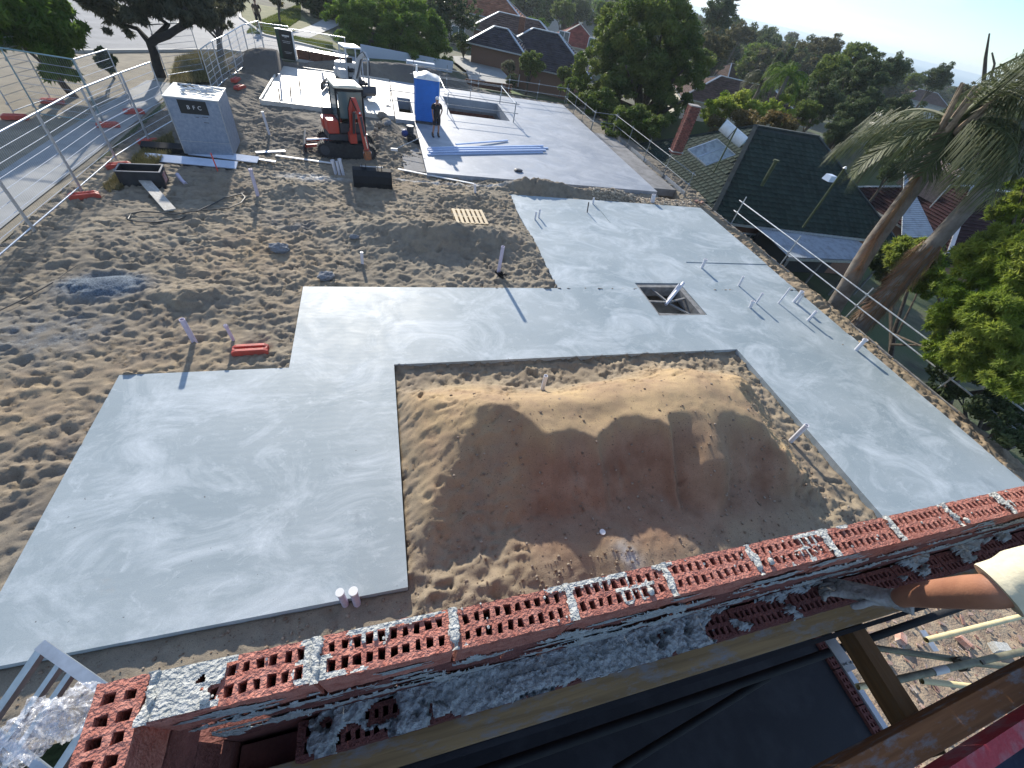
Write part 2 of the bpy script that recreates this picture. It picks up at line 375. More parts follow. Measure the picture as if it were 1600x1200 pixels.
bumpf(-6.65, 10.35, .75, .5, .3, .22); bumpf(-6.75, 10.75, .38, .16, .2, -.16)
bumpf(16.2, 14.5, .3, 1.2, 0, .18); bumpf(16.1, 10.2, .35, 2.2, 0, .2); bumpf(15.9, 5.6, .3, 2.0, 0, .16)
# the big orange pile in the courtyard
def smin(a, b, k=.18):
    h = np.clip(.5+.5*(b-a)/k, 0, 1); return b*(1-h)+a*h-k*h*(1-h)
yc = np.interp(X, [0, 1.2, 1.6, 2.2, 2.5, 2.8, 3.3, 3.6, 3.83, 4.1, 4.3, 4.9, 5.25, 5.4, 5.55, 5.8, 6.3, 6.95, 7.4, 8.2, 10], [4.6, 4.9, 4.99, 4.8, 4.5, 4.12, 4.32, 4.26, 4.02, 4.3, 4.4, 4.36, 4.2, 3.85, 4.2, 4.3, 4.25, 4.3, 4.1, 3.6, 3.2]) + .15*vnoise(X, Y*.35, 1.6, 77, 5)
top = .93 + .07*vnoise(X, Y, .8, 8, 4) + .10*np.exp(-((X-6.8)/.9)**2) - .16*np.exp(-((X-3.9)/.7)**2-((Y-4.4)/.8)**2)
wr = np.exp(-((X-(6.6-.30*(4.2-Y))-.15*vnoise(X, Y, 1.4, 78, 3))/.62)**2); wl = 1/(1+np.exp((X-2.35)/.12))
dy = np.clip(yc-Y, -1, 9)
steep = top - tan(radians(41))*dy*(1+.16*vnoise(X*1.3, Y*.5, 1.3, 9, 4)) + .06*vnoise(X*1.6, Y*.5, 2.4, 10, 3)
lobe = top - tan(radians(14))*np.minimum(dy, 1.05) - tan(radians(42))*np.clip(dy-1.05, 0, 9); flank = top - tan(radians(25))*dy
P = smin(top, steep*(1-wr)*(1-wl)+lobe*wr*(1-wl)+flank*wl, .05)
P = smin(P, .93 - .80*(Y-5.05+.3*vnoise(X, Y, .6, 12, 2)-.25*np.exp(-((X-7)/1)**2)), .3)
P = smin(P, 1.0 - .60*(1.55+.3*vnoise(X, Y, .6, 13, 2)-X), .25); P = smin(P, 1.0 - .62*(X-7.65+.35*vnoise(X, Y, .7, 14, 2)+.3*(4.3-Y)*0), .16)
apron = -.14 + .17*np.exp(-((Y-2.2)/.6)**2)*np.exp(-((X-4.9)/3.6)**4)*(1+.5*vnoise(X, Y, .9, 15, 3)); CB = -.16
P = -smin(-P, -(apron-.0), .10) - CB; P = np.where(court, np.maximum(P*np.clip((np.minimum(np.minimum(X, 10.13-X), 7.15-Y))/.5, 0, 1)**.5, 0), 0)
Z = Z + P
tone = np.clip(P*1.2+.35*court + .2*front, 0, 1) * np.clip(1.0 + .35*vnoise(X, Y, .8, 21, 3), .35, 1)
tone = np.where(court | front, tone, .12+.38*np.clip(vnoise(X, Y, .3, 22, 3)*1.5, 0, 1))
tone = np.where((X > 15.4) & (Y < 19), .45, tone); tone = np.where(Y > 20, tone*.4, tone)
smoothmask = np.clip(P*2.2-.25, 0, 1)*np.clip((5.6-Y)*2, 0, 1)*np.where((X < 2.4), .45, 1)*np.clip((8.4-X)*1.5, 0, 1)  # few footprints on the slope
smoothmask = np.where(front, .75, smoothmask); smoothmask = np.maximum(smoothmask, np.where(court & (X > 2.1) & (X < 8.4), np.clip((3.3-Y)*1.5, 0, .78), 0))
smoothmask = np.maximum(smoothmask, np.clip((.6-np.hypot((X+6.6)/1.2, (Y-10.4)/.8))*3, 0, 1))
# footprints
Fz = np.zeros_like(Z); rg = np.random.default_rng(5)
n = 12500
cx = rg.uniform(xs[0], xs[-1], n); cy = rg.uniform(ys[0], 24, n)
for k in range(n):
    i = int((cx[k]-xs[0])/GR); j = int((cy[k]-ys[0])/GR)
    if in_slab(cx[k], cy[k], -.3): continue
    sz_ = .045+.13*rg.random()**1.6*(1-.12*(cy[k] < 9)); a = rg.normal(.2, .9); dpt = rg.uniform(.012, .06)*(.5+sz_*4); el_ = rg.uniform(.4, .85)
    i0, i1, j0, j1 = max(i-8, 0), min(i+9, len(xs)), max(j-8, 0), min(j+9, len(ys))
    dx = X[i0:i1, j0:j1]-cx[k]; dy = Y[i0:i1, j0:j1]-cy[k]
    u = (dx*cos(a)+dy*sin(a))/sz_; v = (-dx*sin(a)+dy*cos(a))/(sz_*el_); q = u*u+v*v+.5*u*v*v
    Fz[i0:i1, j0:j1] += dpt*(-np.exp(-np.abs(q)*1.2)*1.1 + .5*np.exp(-(np.sqrt(np.abs(q))-1.5)**2*3.5))
wi = np.arange(len(xs))[:, None]+(4.5*vnoise(X, Y, 2.8, 111, 3)+1.5*vnoise(X, Y, 9, 113, 2)); wj = np.arange(len(ys))[None, :]+(4.5*vnoise(X, Y, 2.8, 112, 3)+1.5*vnoise(X, Y, 9, 114, 2))
Fz = Fz[np.clip(wi.round().astype(int), 0, len(xs)-1), np.clip(wj.round().astype(int), 0, len(ys)-1)]
WX = X+.12*vnoise(X, Y, 1.7, 101, 2); WY = Y+.12*vnoise(X, Y, 1.7, 102, 2)
Fz = .95*np.clip(Fz, -.13, .10)+.12*(.3-np.abs(vnoise(WX, WY*1.4, 2.0, 103, 4)))*np.clip(1+1.2*vnoise(X, Y, .4, 104, 2), .3, 1.6)
Z = Z + Fz*(1-smoothmask) + .012*vnoise(X, Y, 6, 31, 3)
# track marks near the machine
trk = np.exp(-((Y-18.9+.15*np.sin(X*.7))/.9)**2)*(X < 1)*(X > -6.5)*(Y > 18)
Z += trk*.02*np.sin(Y*26+X*2)
S_ = np.zeros_like(X, bool)
for a, b, c, d in SLAB: S_ |= (X > a+.03) & (X < c-.03) & (Y > b+.03) & (Y < d-.03)
S_ |= (X > .95) & (X < 13.7) & (Y > 19.2) & (Y < 34.9) & ((X > 1.95) | (Y > 26.45))
S_ |= (X > 13.7) & (X < 15.4) & (Y > 20.1) & (Y < 29)
S_ |= (X > -5.65) & (X < .9) & (Y > 26.95) & (Y < 34.85)
hol = (X > HOLE[0]-.1) & (X < HOLE[2]+.1) & (Y > HOLE[1]-.1) & (Y < HOLE[3]+.1)
Z = np.where(S_, np.minimum(Z, -.35), Z); Z = np.where(hol, -.62, Z)
pitm = (X > 13.75) & (X < 15.5) & (Y > 18.75) & (Y < 20.1); Z = np.where(pitm, -1.2, Z)
v1 = (X > VOID[0]-.15) & (X < VOID[2]+.15) & (Y > VOID[1]-.15) & (Y < VOID[3]+.15); v2 = (X > 1.0) & (X < 2.0) & (Y > 27.6) & (Y < 31)
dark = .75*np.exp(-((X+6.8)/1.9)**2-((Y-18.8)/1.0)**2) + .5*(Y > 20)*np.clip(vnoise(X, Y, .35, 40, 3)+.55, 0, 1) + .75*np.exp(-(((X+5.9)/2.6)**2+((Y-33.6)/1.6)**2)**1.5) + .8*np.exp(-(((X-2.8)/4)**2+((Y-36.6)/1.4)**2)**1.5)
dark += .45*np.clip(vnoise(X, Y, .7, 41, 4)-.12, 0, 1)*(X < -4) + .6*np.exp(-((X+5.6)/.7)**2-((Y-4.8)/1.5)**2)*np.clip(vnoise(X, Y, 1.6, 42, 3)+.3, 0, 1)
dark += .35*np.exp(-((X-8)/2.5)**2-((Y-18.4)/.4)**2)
blue = 1.3*np.exp(-(((X+6.65)/.9)**2+((Y-10.35)/.55)**2)**2) + .65*np.exp(-((X+7.1)/1.3)**2-((Y-8.6)/.9)**2)*np.clip(vnoise(X, Y, 5, 44, 3)+.55, 0, 1) + .6*np.exp(-((X+2.9)/.9)**2-((Y-14.0)/.6)**2)*np.clip(vnoise(X, Y, 4, 45, 3)+.5, 0, 1)
blue += .8*np.exp(-((X+5.1)/.5)**2-((Y-4.6)/.8)**2)*np.clip(vnoise(X, Y, 3, 46, 3)+.2, 0, 1)
pale = 1.2*np.exp(-(((X+2.6)/1.1)**2+((Y-17.9)/.33)**2)**1.2)*np.clip(vnoise(X, Y, 5, 47, 3)+.7, 0, 1) + .9*((X > .5) & (X < 5.6))*np.exp(-((Y-(18.55-.06*(X-.5)))/.12)**2)*np.clip(vnoise(X, Y, 4, 48, 3)+.65, 0, 1)
pale += 1.1*np.exp(-((X-3.86)/.22)**2-((Y-1.95)/.25)**2)*np.clip(vnoise(X, Y, 6, 49, 3)+.5, 0, 1)
face_brown = np.where(court, np.clip((yc-.12-Y)*3, 0, 1)*np.clip((X-1.9)*1.2+.5*vnoise(X, Y, 1, 55, 3), 0, 1)*np.clip((8.7-X)*1.2, 0, 1)*(1-.6*wr*np.clip((Y-2.4)*.8, 0, 1))*np.clip((Y-1.7)*1.2+.6*vnoise(X, Y, 1.1, 56, 3), .15, 1), 0)  # browner below the crest line, weaker along the gentle lobe
mask = ~(v1 | v2)[:-1, :-1]
o = gridmesh('sand_ground', xs, ys, Z, M_SAND, attr={'tone': tone.ravel(), 'face_brown': face_brown.ravel(), 'dark': np.clip(dark, 0, 1).ravel(), 'blue': np.clip(blue, 0, 1).ravel(), 'pale': np.clip(pale, 0, 1).ravel()}, mask=mask)
struct(o, 'churned sand of the building site covered in footprints with a big orange pile')
SX, SY, SZ = xs, ys, Z
def sz(x, y):
    i = int(round((x-SX[0])/GR)); j = int(round((y-SY[0])/GR))
    return float(SZ[min(max(i, 0), len(SX)-1), min(max(j, 0), len(SY)-1)])
def GS(px, py):
    """point of the sand seen at a pixel"""
    z = -.1
    for _ in range(12): p = G(px, py, z); z = sz(p.x, p.y)
    return Vector((p.x, p.y, z))
# formwork in the square hole
M_FORM = mat('dusty_form_ply', (.19, .19, .185), .85, var=.3, vscale=5); M_GALV = mat('galvanised', (.46, .48, .50), .42, .75, var=.15, vscale=10)
hp = thing('hole_formwork', 'timber form box with crossed spreaders set into the square hole of the front slab', 'formwork', (9.2, 9.78, 0))
for nm, a, b_ in (('board', (-.92, .70, -.4), (.93, .91, -.03)), ('board', (.74, -.91, -.4), (.94, .69, -.03)), ('board', (-.92, -.92, -.4), (.74, -.84, -.02)), ('board', (-.92, -.82, -.4), (-.86, .68, -.02))):
    q = MB(); q.span(a, b_); q.build(nm, M_FORM, hp)
for p, q in (((-.3, .7, -.12), (-.05, -.1, -.12)), ((-.86, 0, -.12), (-.05, -.1, -.1)), ((-.05, -.1, -.09), (.74, .15, -.11)), ((-.05, -.1, -.14), (.5, -.84, -.12)), ((-.7, -.6, -.2), (.6, -.72, -.2))):
    q_ = MB(); q_.beam(p, q, .07, .05); q_.build('spreader', M_FORM, hp)
# ------------------------------------------------------------------ the brick wall under construction, in front of the camera
def D(px, py, dd): return G(px, py, HC-dd)
def brick_material(name, c1, c2, b=.9):
    return mat(name, c1, .92, col2=c2, vscale=28, bump=b, bscale=130, info=.12, lo=.3, hi=.7, detail=6)
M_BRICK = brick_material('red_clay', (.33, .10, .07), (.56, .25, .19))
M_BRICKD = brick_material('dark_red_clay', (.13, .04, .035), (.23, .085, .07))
M_MORT = mat('wet_mortar', (.27, .30, .31), .85, col2=(.44, .47, .47), vscale=30, bump=1.0, bscale=90, detail=8)
M_MORTW = mat('dry_mortar', (.42, .43, .40), .9, col2=(.60, .60, .56), vscale=40, bump=1.0, bscale=110, detail=8)
BL, BW, BH = .305, .09, .162
def holed_brick(seed, L=BL, Wd=BW, Hh=BH, nx=10, ny=2, dep=.12):
    r = random.Random(seed)
    xs_ = [-L/2]; m = .014; pit_ = (L-2*m)/nx
    hw = pit_*.54
    for i in range(nx):
        c = -L/2+m+pit_*(i+.5); xs_ += [c-hw/2, c+hw/2]
    xs_.append(L/2)
    ys_ = [-Wd/2]; pw = (Wd-.016)/ny; hh = pw*.60
    for j in range(ny):
        c = -Wd/2+.008+pw*(j+.5); ys_ += [c-hh/2, c+hh/2]
    ys_.append(Wd/2)
    mb = MB(); V = {}
    def v(i, j, z=0., k=0):
        key = (i, j, k)
        if key not in V:
            e = .0028 if 0 < i < len(xs_)-1 and 0 < j < len(ys_)-1 else .0016
            V[key] = len(mb.v); mb.v.append((xs_[i]+r.uniform(-e, e), ys_[j]+r.uniform(-e, e), z+(r.uniform(-.0015, .001) if k == 0 else 0)))
        return V[key]
    for i in range(len(xs_)-1):
        for j in range(len(ys_)-1):
            q = (v(i, j), v(i+1, j), v(i+1, j+1), v(i, j+1))
            if i % 2 == 1 and j % 2 == 1:
                lo = [v(i+a, j+b, -dep, (i, j)) for a, b in ((0, 0), (1, 0), (1, 1), (0, 1))]
                for k in range(4): mb.f.append((q[(k+1) % 4], q[k], lo[k], lo[(k+1) % 4]))
                mb.f.append(tuple(lo))
            else: mb.f.append(q)
    n, k = len(xs_)-1, len(ys_)-1
    rim = [(i, 0) for i in range(n)] + [(n, j) for j in range(k)] + [(i, k) for i in range(n, 0, -1)] + [(0, j) for j in range(k, 0, -1)]
    for a in range(len(rim)):
        p, q = rim[a], rim[(a+1) % len(rim)]
        mb.f.append((v(*q), v(*p), v(*p, -Hh, 'b'), v(*q, -Hh, 'b')))
    mb.f.append(tuple(v(*p, -Hh, 'b') for p in reversed(rim)))
    me = bpy.data.meshes.new('brick'); me.from_pydata(mb.v, [], mb.f); me.update(); return me
BM = [holed_brick(s) for s in range(5)]
BMD = [holed_brick(s+20) for s in range(3)]
BEND = holed_brick(40, nx=8)
def put(me, m, loc, rz=0, parent=None, name='brick', sc=None):
    o = bpy.data.objects.new(name, me); C.objects.link(o); o.location = loc; o.rotation_euler = (random.uniform(-.006, .006), random.uniform(-.006, .006), rz)
    if not me.materials: me.materials.append(m)
    if sc: o.scale = sc
    o.parent = parent; return o
ZT = 5.84; YO = .236
wall = thing('brick_wall', 'red hollow brick wall being laid, two leaves thick, with mortar squeezed out along it', 'wall', (0, 0, 0))
for k in range(-1, 14):
    put(BM[k % 5], M_BRICK, (.104-.158+.315*k, YO+random.uniform(-.003, .003), ZT+random.uniform(-.003, .002)), 0, wall)
for k in range(0, 5):   # corner return running back towards the scaffold
    put(BEND, M_BRICK, (-.583, .281-.1525-.315*k, ZT-.002), pi/2, wall)
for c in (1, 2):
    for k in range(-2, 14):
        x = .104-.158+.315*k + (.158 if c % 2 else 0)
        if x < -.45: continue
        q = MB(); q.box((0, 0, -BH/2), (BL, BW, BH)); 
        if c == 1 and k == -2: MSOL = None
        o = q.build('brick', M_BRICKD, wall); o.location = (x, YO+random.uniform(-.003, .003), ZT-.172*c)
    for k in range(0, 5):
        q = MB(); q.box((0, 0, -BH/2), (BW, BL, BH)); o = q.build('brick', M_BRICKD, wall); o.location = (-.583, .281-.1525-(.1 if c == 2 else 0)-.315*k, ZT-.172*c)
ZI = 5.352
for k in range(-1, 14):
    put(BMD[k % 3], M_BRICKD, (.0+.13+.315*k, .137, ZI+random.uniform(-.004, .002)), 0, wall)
# bodies of the two leaves below the loose courses
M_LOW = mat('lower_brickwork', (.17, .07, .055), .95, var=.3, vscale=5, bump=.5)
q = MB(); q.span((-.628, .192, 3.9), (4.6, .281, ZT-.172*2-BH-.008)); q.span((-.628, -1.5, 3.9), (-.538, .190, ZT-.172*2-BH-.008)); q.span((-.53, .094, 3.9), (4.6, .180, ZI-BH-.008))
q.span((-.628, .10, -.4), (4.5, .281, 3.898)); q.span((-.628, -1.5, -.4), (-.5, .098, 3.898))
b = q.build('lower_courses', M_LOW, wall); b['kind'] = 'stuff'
def mortar(name, x0, x1, y0, y1, z, thr, amp, freq, seed, m, res=.004, aniso=1, vertical=False, env=None, parent=wall, base=.0015, clipt=.05):
    xs_ = np.arange(x0, x1, res); ys_ = np.arange(y0, y1, res); X_, Y_ = np.meshgrid(xs_, ys_, indexing='ij')
    t_ = vnoise(X_*1.0+40, Y_*aniso+40, freq, seed, 5, .55) - thr
    if env is not None: t_ = t_ + env(X_, Y_)
    h_ = np.clip(t_, 0, clipt)*amp + base + .25*amp*np.clip(t_, 0, .15)*vnoise(X_, Y_, freq*7, seed+1, 3)
    ok = t_ > 0; okf = ok[:-1, :-1] & ok[1:, :-1] & ok[:-1, 1:] & ok[1:, 1:]
    if not okf.any(): return None
    h_ = np.where(ok, h_, 0)
    if vertical: V = np.stack([X_.ravel(), (z-h_).ravel(), Y_.ravel()], 1)
    else: V = np.stack([X_.ravel(), Y_.ravel(), (z+h_).ravel()], 1)
    ny_ = len(ys_); i = np.arange(len(xs_)-1)[:, None]*ny_+np.arange(ny_-1)[None, :]
    Fq = np.stack([i, i+ny_, i+ny_+1, i+1], -1).reshape(-1, 4)[okf.ravel()]
    if vertical: Fq = Fq[:, ::-1]
    us, inv = np.unique(Fq.ravel(), return_inverse=True)
    me = npmesh(name, V[us], inv.reshape(Fq.shape)); me.polygons.foreach_set('use_smooth', np.ones(len(Fq), bool))
    o = obj(name, me, m, parent); o['kind'] = 'stuff'; return o
# thin smears on the top bricks
def holeenv(X_, Y_, x0=.104-.158-.315-BL/2, soft=1.):
    u = ((X_-x0) % .315); m_ = .014; pit_ = (BL-2*m_)/10
    inx = np.abs(((u-m_) % pit_)-pit_/2) < pit_*.30; inx &= (u > m_) & (u < BL-m_)
    pw = (BW-.016)/2; v_ = (Y_-(YO-BW/2+.008)); iny = (np.abs((v_ % pw)-pw/2) < pw*.33) & (v_ > 0) & (v_ < 2*pw)
    return np.where(inx & iny, -.55*soft, 0)
mortar('mortar_smear', -.53, 2.6, .193, .280, ZT, .24, .05, 9, 51, M_MORTW, .003, env=lambda a, b: holeenv(a, b)*np.where(a < -.4, .35, 1)+.22*np.exp(-((b-.274)/.012)**2)-.05+.9*np.exp(-((a+.46)/.085)**6)+.1*np.exp(-((a-.26)/.14)**2)-.12*np.clip(a-1, 0, 1))
for k in range(-1, 9):   # perpend joints standing a little proud
    xj = .104+.315*(k-1)
    mortar('joint_mortar', xj-.016, xj+.016, .188, .284, ZT-.002, -.25, .03, 30, 60+k, M_MORTW, .003, env=lambda a, b: .35-((a-xj)/.012)**2*.5, clipt=.4)
# squeezed mortar on the inner face
for i, (zz, h0) in enumerate(((ZT-.167, .075), (ZT-.339, .09))):
    mortar('squeezed_mortar', -.5, 4.2, zz-.085, zz+.06, YO-BW/2, .10, .13, 7, 70+i, M_MORT, .0045, .8 if i else .6, vertical=True, env=lambda a, b: .65*np.exp(-((b-zz)/.026)**2)-.25-.05*np.clip(a-.9, 0, 2))
mortar('face_smear', -.5, 4.2, ZT-.5, ZT-.01, YO-BW/2, .20, .03, 5, 75, M_MORT, .006, 3.5, vertical=True)
# the heavy bed of mortar thrown on the inner leaf
mortar('mortar_bed', -.30, 3.4, .085, .192, ZI, -.06, .30, 11, 81, M_MORT, .004, clipt=.16,
       env=lambda a, b: .62*np.exp(-((a-.42)/.40)**4)+.16*np.exp(-((a+.12)/.1)**2)+.30*np.exp(-((b-.188)/.02)**2)-.12-.22*np.clip((.118-b)/.03, 0, 1)-.12*np.clip(a-.9, 0, .8))
mortar('mortar_bed', .05, .8, .075, .15, ZI+.012, .10, .22, 16, 83, M_MORT, .004, clipt=.2, env=lambda a, b: .35*np.exp(-((a-.42)/.30)**4)-.9*np.clip((.10-b)/.03, 0, 1))
# loose mortar lumps and pebbles
for (px, py, r_) in ((768, 0, 0),):
    pass
q = MB(); r_ = random.Random(3)
for i in range(45):
    x = r_.uniform(-.5, 2.4); y = r_.uniform(.196, .278); s_ = r_.uniform(.0015, .0045); q.sphere((x, y, ZT+s_*.5), s_, (1, 1.2, .7), 5, 3)
for x, y in ((.66, .215), (2.03, .205), (-.42, .21), (1.1, .22)): q.sphere((x, y, ZT+.007), .010, (1, 1.2, .8), 8, 5)
o = q.build('mortar_crumb', M_MORTW, wall, True); o['kind'] = 'stuff'

# ------------------------------------------------------------------ timbers, steel and the dark deck below
def wood(name, c1, c2, c3):
    m = bpy.data.materials.new(name); m.use_nodes = True; n, l = m.node_tree.nodes, m.node_tree.links; b_ = n['Principled BSDF']; b_.inputs['Roughness'].default_value = .75
    t = n.new('ShaderNodeTexCoord'); mp_ = n.new('ShaderNodeMapping'); mp_.inputs['Scale'].default_value = (1.2, 26, 26); l.new(t.outputs['Object'], mp_.inputs[0])
    a = n.new('ShaderNodeTexNoise'); a.inputs['Scale'].default_value = 2; a.inputs['Detail'].default_value = 6; a.inputs['Distortion'].default_value = .5; l.new(mp_.outputs[0], a.inputs[0])
    r = n.new('ShaderNodeValToRGB'); r.color_ramp.elements[0].position = .3; r.color_ramp.elements[1].position = .7; r.color_ramp.elements[0].color = (*c1, 1); r.color_ramp.elements[1].color = (*c2, 1); l.new(a.outputs[0], r.inputs[0])
    mp2 = n.new('ShaderNodeMapping'); mp2.inputs['Scale'].default_value = (3, 9, 9); l.new(t.outputs['Object'], mp2.inputs[0])
    c = n.new('ShaderNodeTexNoise'); c.inputs['Scale'].default_value = 2.2; c.inputs['Detail'].default_value = 8; c.inputs['Roughness'].default_value = .7; l.new(mp2.outputs[0], c.inputs[0])
    r2 = n.new('ShaderNodeMapRange'); r2.inputs['From Min'].default_value = .50; r2.inputs['From Max'].default_value = .66; l.new(c.outputs[0], r2.inputs[0])
    mx_ = n.new('ShaderNodeMixRGB'); l.new(r2.outputs[0], mx_.inputs[0]); l.new(r.outputs[0], mx_.inputs[1]); mx_.inputs[2].default_value = (*c3, 1); l.new(mx_.outputs[0], b_.inputs['Base Color'])
    bp = n.new('ShaderNodeBump'); bp.inputs['Strength'].default_value = .4; bp.inputs['Distance'].default_value = .004; l.new(a.outputs[0], bp.inputs['Height']); l.new(bp.outputs[0], b_.inputs['Normal'])
    return m
M_TIM = wood('yellow_formwork_timber', (.20, .135, .06), (.34, .235, .105), (.24, .245, .24))
M_TIM2 = wood('brown_joist_timber', (.13, .07, .028), (.23, .125, .05), (.17, .11, .06))
M_TIM3 = wood('orange_stained_timber', (.20, .085, .03), (.34, .155, .06), (.27, .275, .28))
M_RED = mat('red_painted_steel', (.42, .035, .05), .6, col2=(.33, .20, .21), vscale=9, lo=.5, hi=.75, bump=.3)
M_NAVY = mat('navy_tarpaulin', (.012, .02, .045), .8, var=.3, vscale=5, bump=.4, bscale=15)
q = MB(); q.box((0, 0, 0), (5.2, .088, .10)); tb = q.build('timber_beam', M_TIM, None, bevel=.003); tb.location = (2.0, .0615, 5.195)
tag(tb, 'long yellowish formwork timber with grey mortar smears running along the inside of the brick wall', 'timber')
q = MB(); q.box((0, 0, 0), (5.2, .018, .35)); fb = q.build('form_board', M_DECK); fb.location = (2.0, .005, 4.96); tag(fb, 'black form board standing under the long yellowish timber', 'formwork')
jx0, jx1 = D(1290, 982, 1.93).x, D(1333, 962, 1.93).x
q = MB(); q.box((0, 0, 0), (.62, .085, .10)); jb = q.build('timber_joist', M_TIM2, None, bevel=.003)
pa, pb = D(1331, 967, 1.93), D(1431, 1123, 1.93); jb.location = ((pa+pb)/2)+Vector((0, 0, -.05)); jb.rotation_euler = (0, 0, atan2(pb.y-pa.y, pb.x-pa.x))
tag(jb, 'short brown joist bridging the gap between the two long timbers', 'timber')
pa, pb, pc = D(1300, 1200, 1.75), D(1600, 1040, 1.75), D(1600, 1100, 1.75); dr = (pb-pa).normalized(); nn = Vector((dr.y, -dr.x, 0)); wd = (pc-pb).dot(nn)
q = MB(); q.box((0, 0, 0), (5.4, wd, .12)); tb2 = q.build('timber_beam', M_TIM3, None, bevel=.003); cc = (pa+pb)/2+nn*wd/2; tb2.location = (cc.x, cc.y, 5.25-.06); tb2.rotation_euler = (0, 0, atan2(dr.y, dr.x))
tag(tb2, 'orange and grey stained timber crossing the bottom right corner beside the red steel', 'timber')
pa, pb, pc = D(1480, 1200, 1.6), D(1600, 1122, 1.6), D(1600, 1166, 1.6); dr = (pb-pa).normalized(); nn = Vector((dr.y, -dr.x, 0)); wd = (pc-pb).dot(nn)
q = MB(); q.box((0, 0, 0), (5, wd, .012)); q.box((0, wd/2-.004, -.05), (5, .008, .09)); q.box((0, -wd/2+.004, -.05), (5, .008, .09)); rb = q.build('steel_channel', M_RED); cc = (pa+pb)/2+nn*wd/2; rb.location = (cc.x, cc.y, 5.4); rb.rotation_euler = (0, 0, atan2(dr.y, dr.x))
tag(rb, 'scuffed red painted steel channel in the bottom right corner', 'steel channel')
xs_ = np.linspace(.3, 4.5, 90); ys_ = np.linspace(-.5, 0, 14); X_, Y_ = np.meshgrid(xs_, ys_, indexing='ij'); Yw = Y_*1.8 - .50 + (X_-1.6)*dr.y*.9
tv = gridmesh('tarpaulin', xs_, ys_, 5.28+.04*vnoise(X_, Y_, 4, 91, 3), M_NAVY); 
co = np.stack([X_.ravel(), Yw.ravel(), (5.28+.04*vnoise(X_, Y_, 4, 91, 3)).ravel()], 1); tv.data.vertices.foreach_set('co', co.astype(np.float32).ravel())
tag(tv, 'dark navy sheeting draped below the red steel channel', 'tarpaulin')
# dark storey deck
q = MB(); q.span((-.5, -3.2, 2.22), (4.325, .09, 2.36)); struct(q.build('deck', M_DECK), 'floor of the storey below, coloured black for its deep shade')
# inner brick wall top seen far below, with its steel strip
iw = thing('brick_wall', 'brick wall of the storey below seen from above beside the dark deck', 'wall', (0, 0, 0))
SB = holed_brick(77, nx=5, ny=2)
for k in range(13):
    put(SB, M_BRICKD, (4.375, -.10-.315*k, 2.40), pi/2, iw)
q = MB(); q.span((4.33, -4, 0), (4.42, .08, 2.2)); o = q.build('lower_courses', M_LOW, iw); o['kind'] = 'stuff'
q = MB(); q.span((4.435, -4.2, 1.9), (4.50, .06, 2.42)); tag(q.build('steel_strip', mat('pale_steel', (.5, .52, .55), .5, .3)), 'pale steel strip standing along the lower brick wall', 'steel strip')
# bracket plate by the joist
br = thing('steel_bracket', 'bluish steel plate with bolt holes fixed to the short joist', 'bracket', (0, 0, 0))
q = MB(); pa, pb = D(1290, 990, 2.15), D(1330, 1048, 2.15); q.beam(pa, pb, .07, .008); q.build('plate', M_GALV, br)
for px, py in ((1296, 995), (1303, 996), (1322, 1037), (1329, 1035)):
    q = MB(); c_ = D(px, py, 2.14); q.cyl(c_, c_+Vector((0, 0, .012)), .006, n=6); q.build('bolt', M_GALV, br)
# rubble covered ground below the opening
M_RUB = mat('rubble_sand', (.40, .32, .22), .95, col2=(.24, .17, .12), vscale=5, bump=1, bscale=30, detail=8)
xs_ = np.arange(4.6, 12.5, .05); ys_ = np.arange(-4, 1.25, .05); X_, Y_ = np.meshgrid(xs_, ys_, indexing='ij')
o = gridmesh('rubble_ground', xs_, ys_, -.12+.05*vnoise(X_, Y_, 1.5, 95, 5)+.03*vnoise(X_, Y_, 6, 96, 3), M_RUB); struct(o, 'sandy ground with broken bricks seen down through the timbers')
M_FRAG = mat('brick_fragment', (.36, .15, .10), .9, col2=(.48, .42, .36), vscale=2.5, bump=.5, info=.3)
def rock_mesh(seed, m=None, sc=(1, 1, .7)):
    r = random.Random(seed); q = MB(); q.sphere((0, 0, 0), 1, sc, 7, 5); q.v = [tuple(c*r.uniform(.72, 1.15) for c in v) for v in q.v]
    me = bpy.data.meshes.new('rock'); me.from_pydata(q.v, [], q.f); me.update(); return me
RM = [rock_mesh(s) for s in range(4)]
q = MB(); r = random.Random(9)
for i in range(1100):
    x, y = r.uniform(4.9, 12), r.uniform(-3, 1.0); s_ = r.choice((.015, .02, .03, .03, .05)); a = r.uniform(0, 3)
    q.box((x, y, -.10+s_*.3), (s_*r.uniform(.6, 2.8), s_, s_*.5), Euler((r.uniform(-.4, .4), r.uniform(-.4, .4), a)).to_matrix())
o = q.build('rubble', M_FRAG); tag(o, 'scatter of small brick chips and twigs over the ground below the timbers', 'rubble', kind='stuff')
for i, (px, py, s_, lb) in enumerate(((1408, 997, .13, 'broken red brick lying on the rubble near the black scaffold tube'), (1507, 1003, .12, 'pinkish brick piece on the rubble under the upper cream tube'), (1563, 1012, .16, 'pale stone block half buried in the rubble at the right edge'))):
    p = G(px, py, -.05); q = MB(); q.box((0, 0, 0), (s_*1.7, s_, s_*.8), taper=(.85, .9)); o = q.build('brick_piece', M_FRAG if i < 2 else M_MORTW); o.location = p; o.rotation_euler = (.1, .15, i*1.1+.6); tag(o, lb, 'brick')
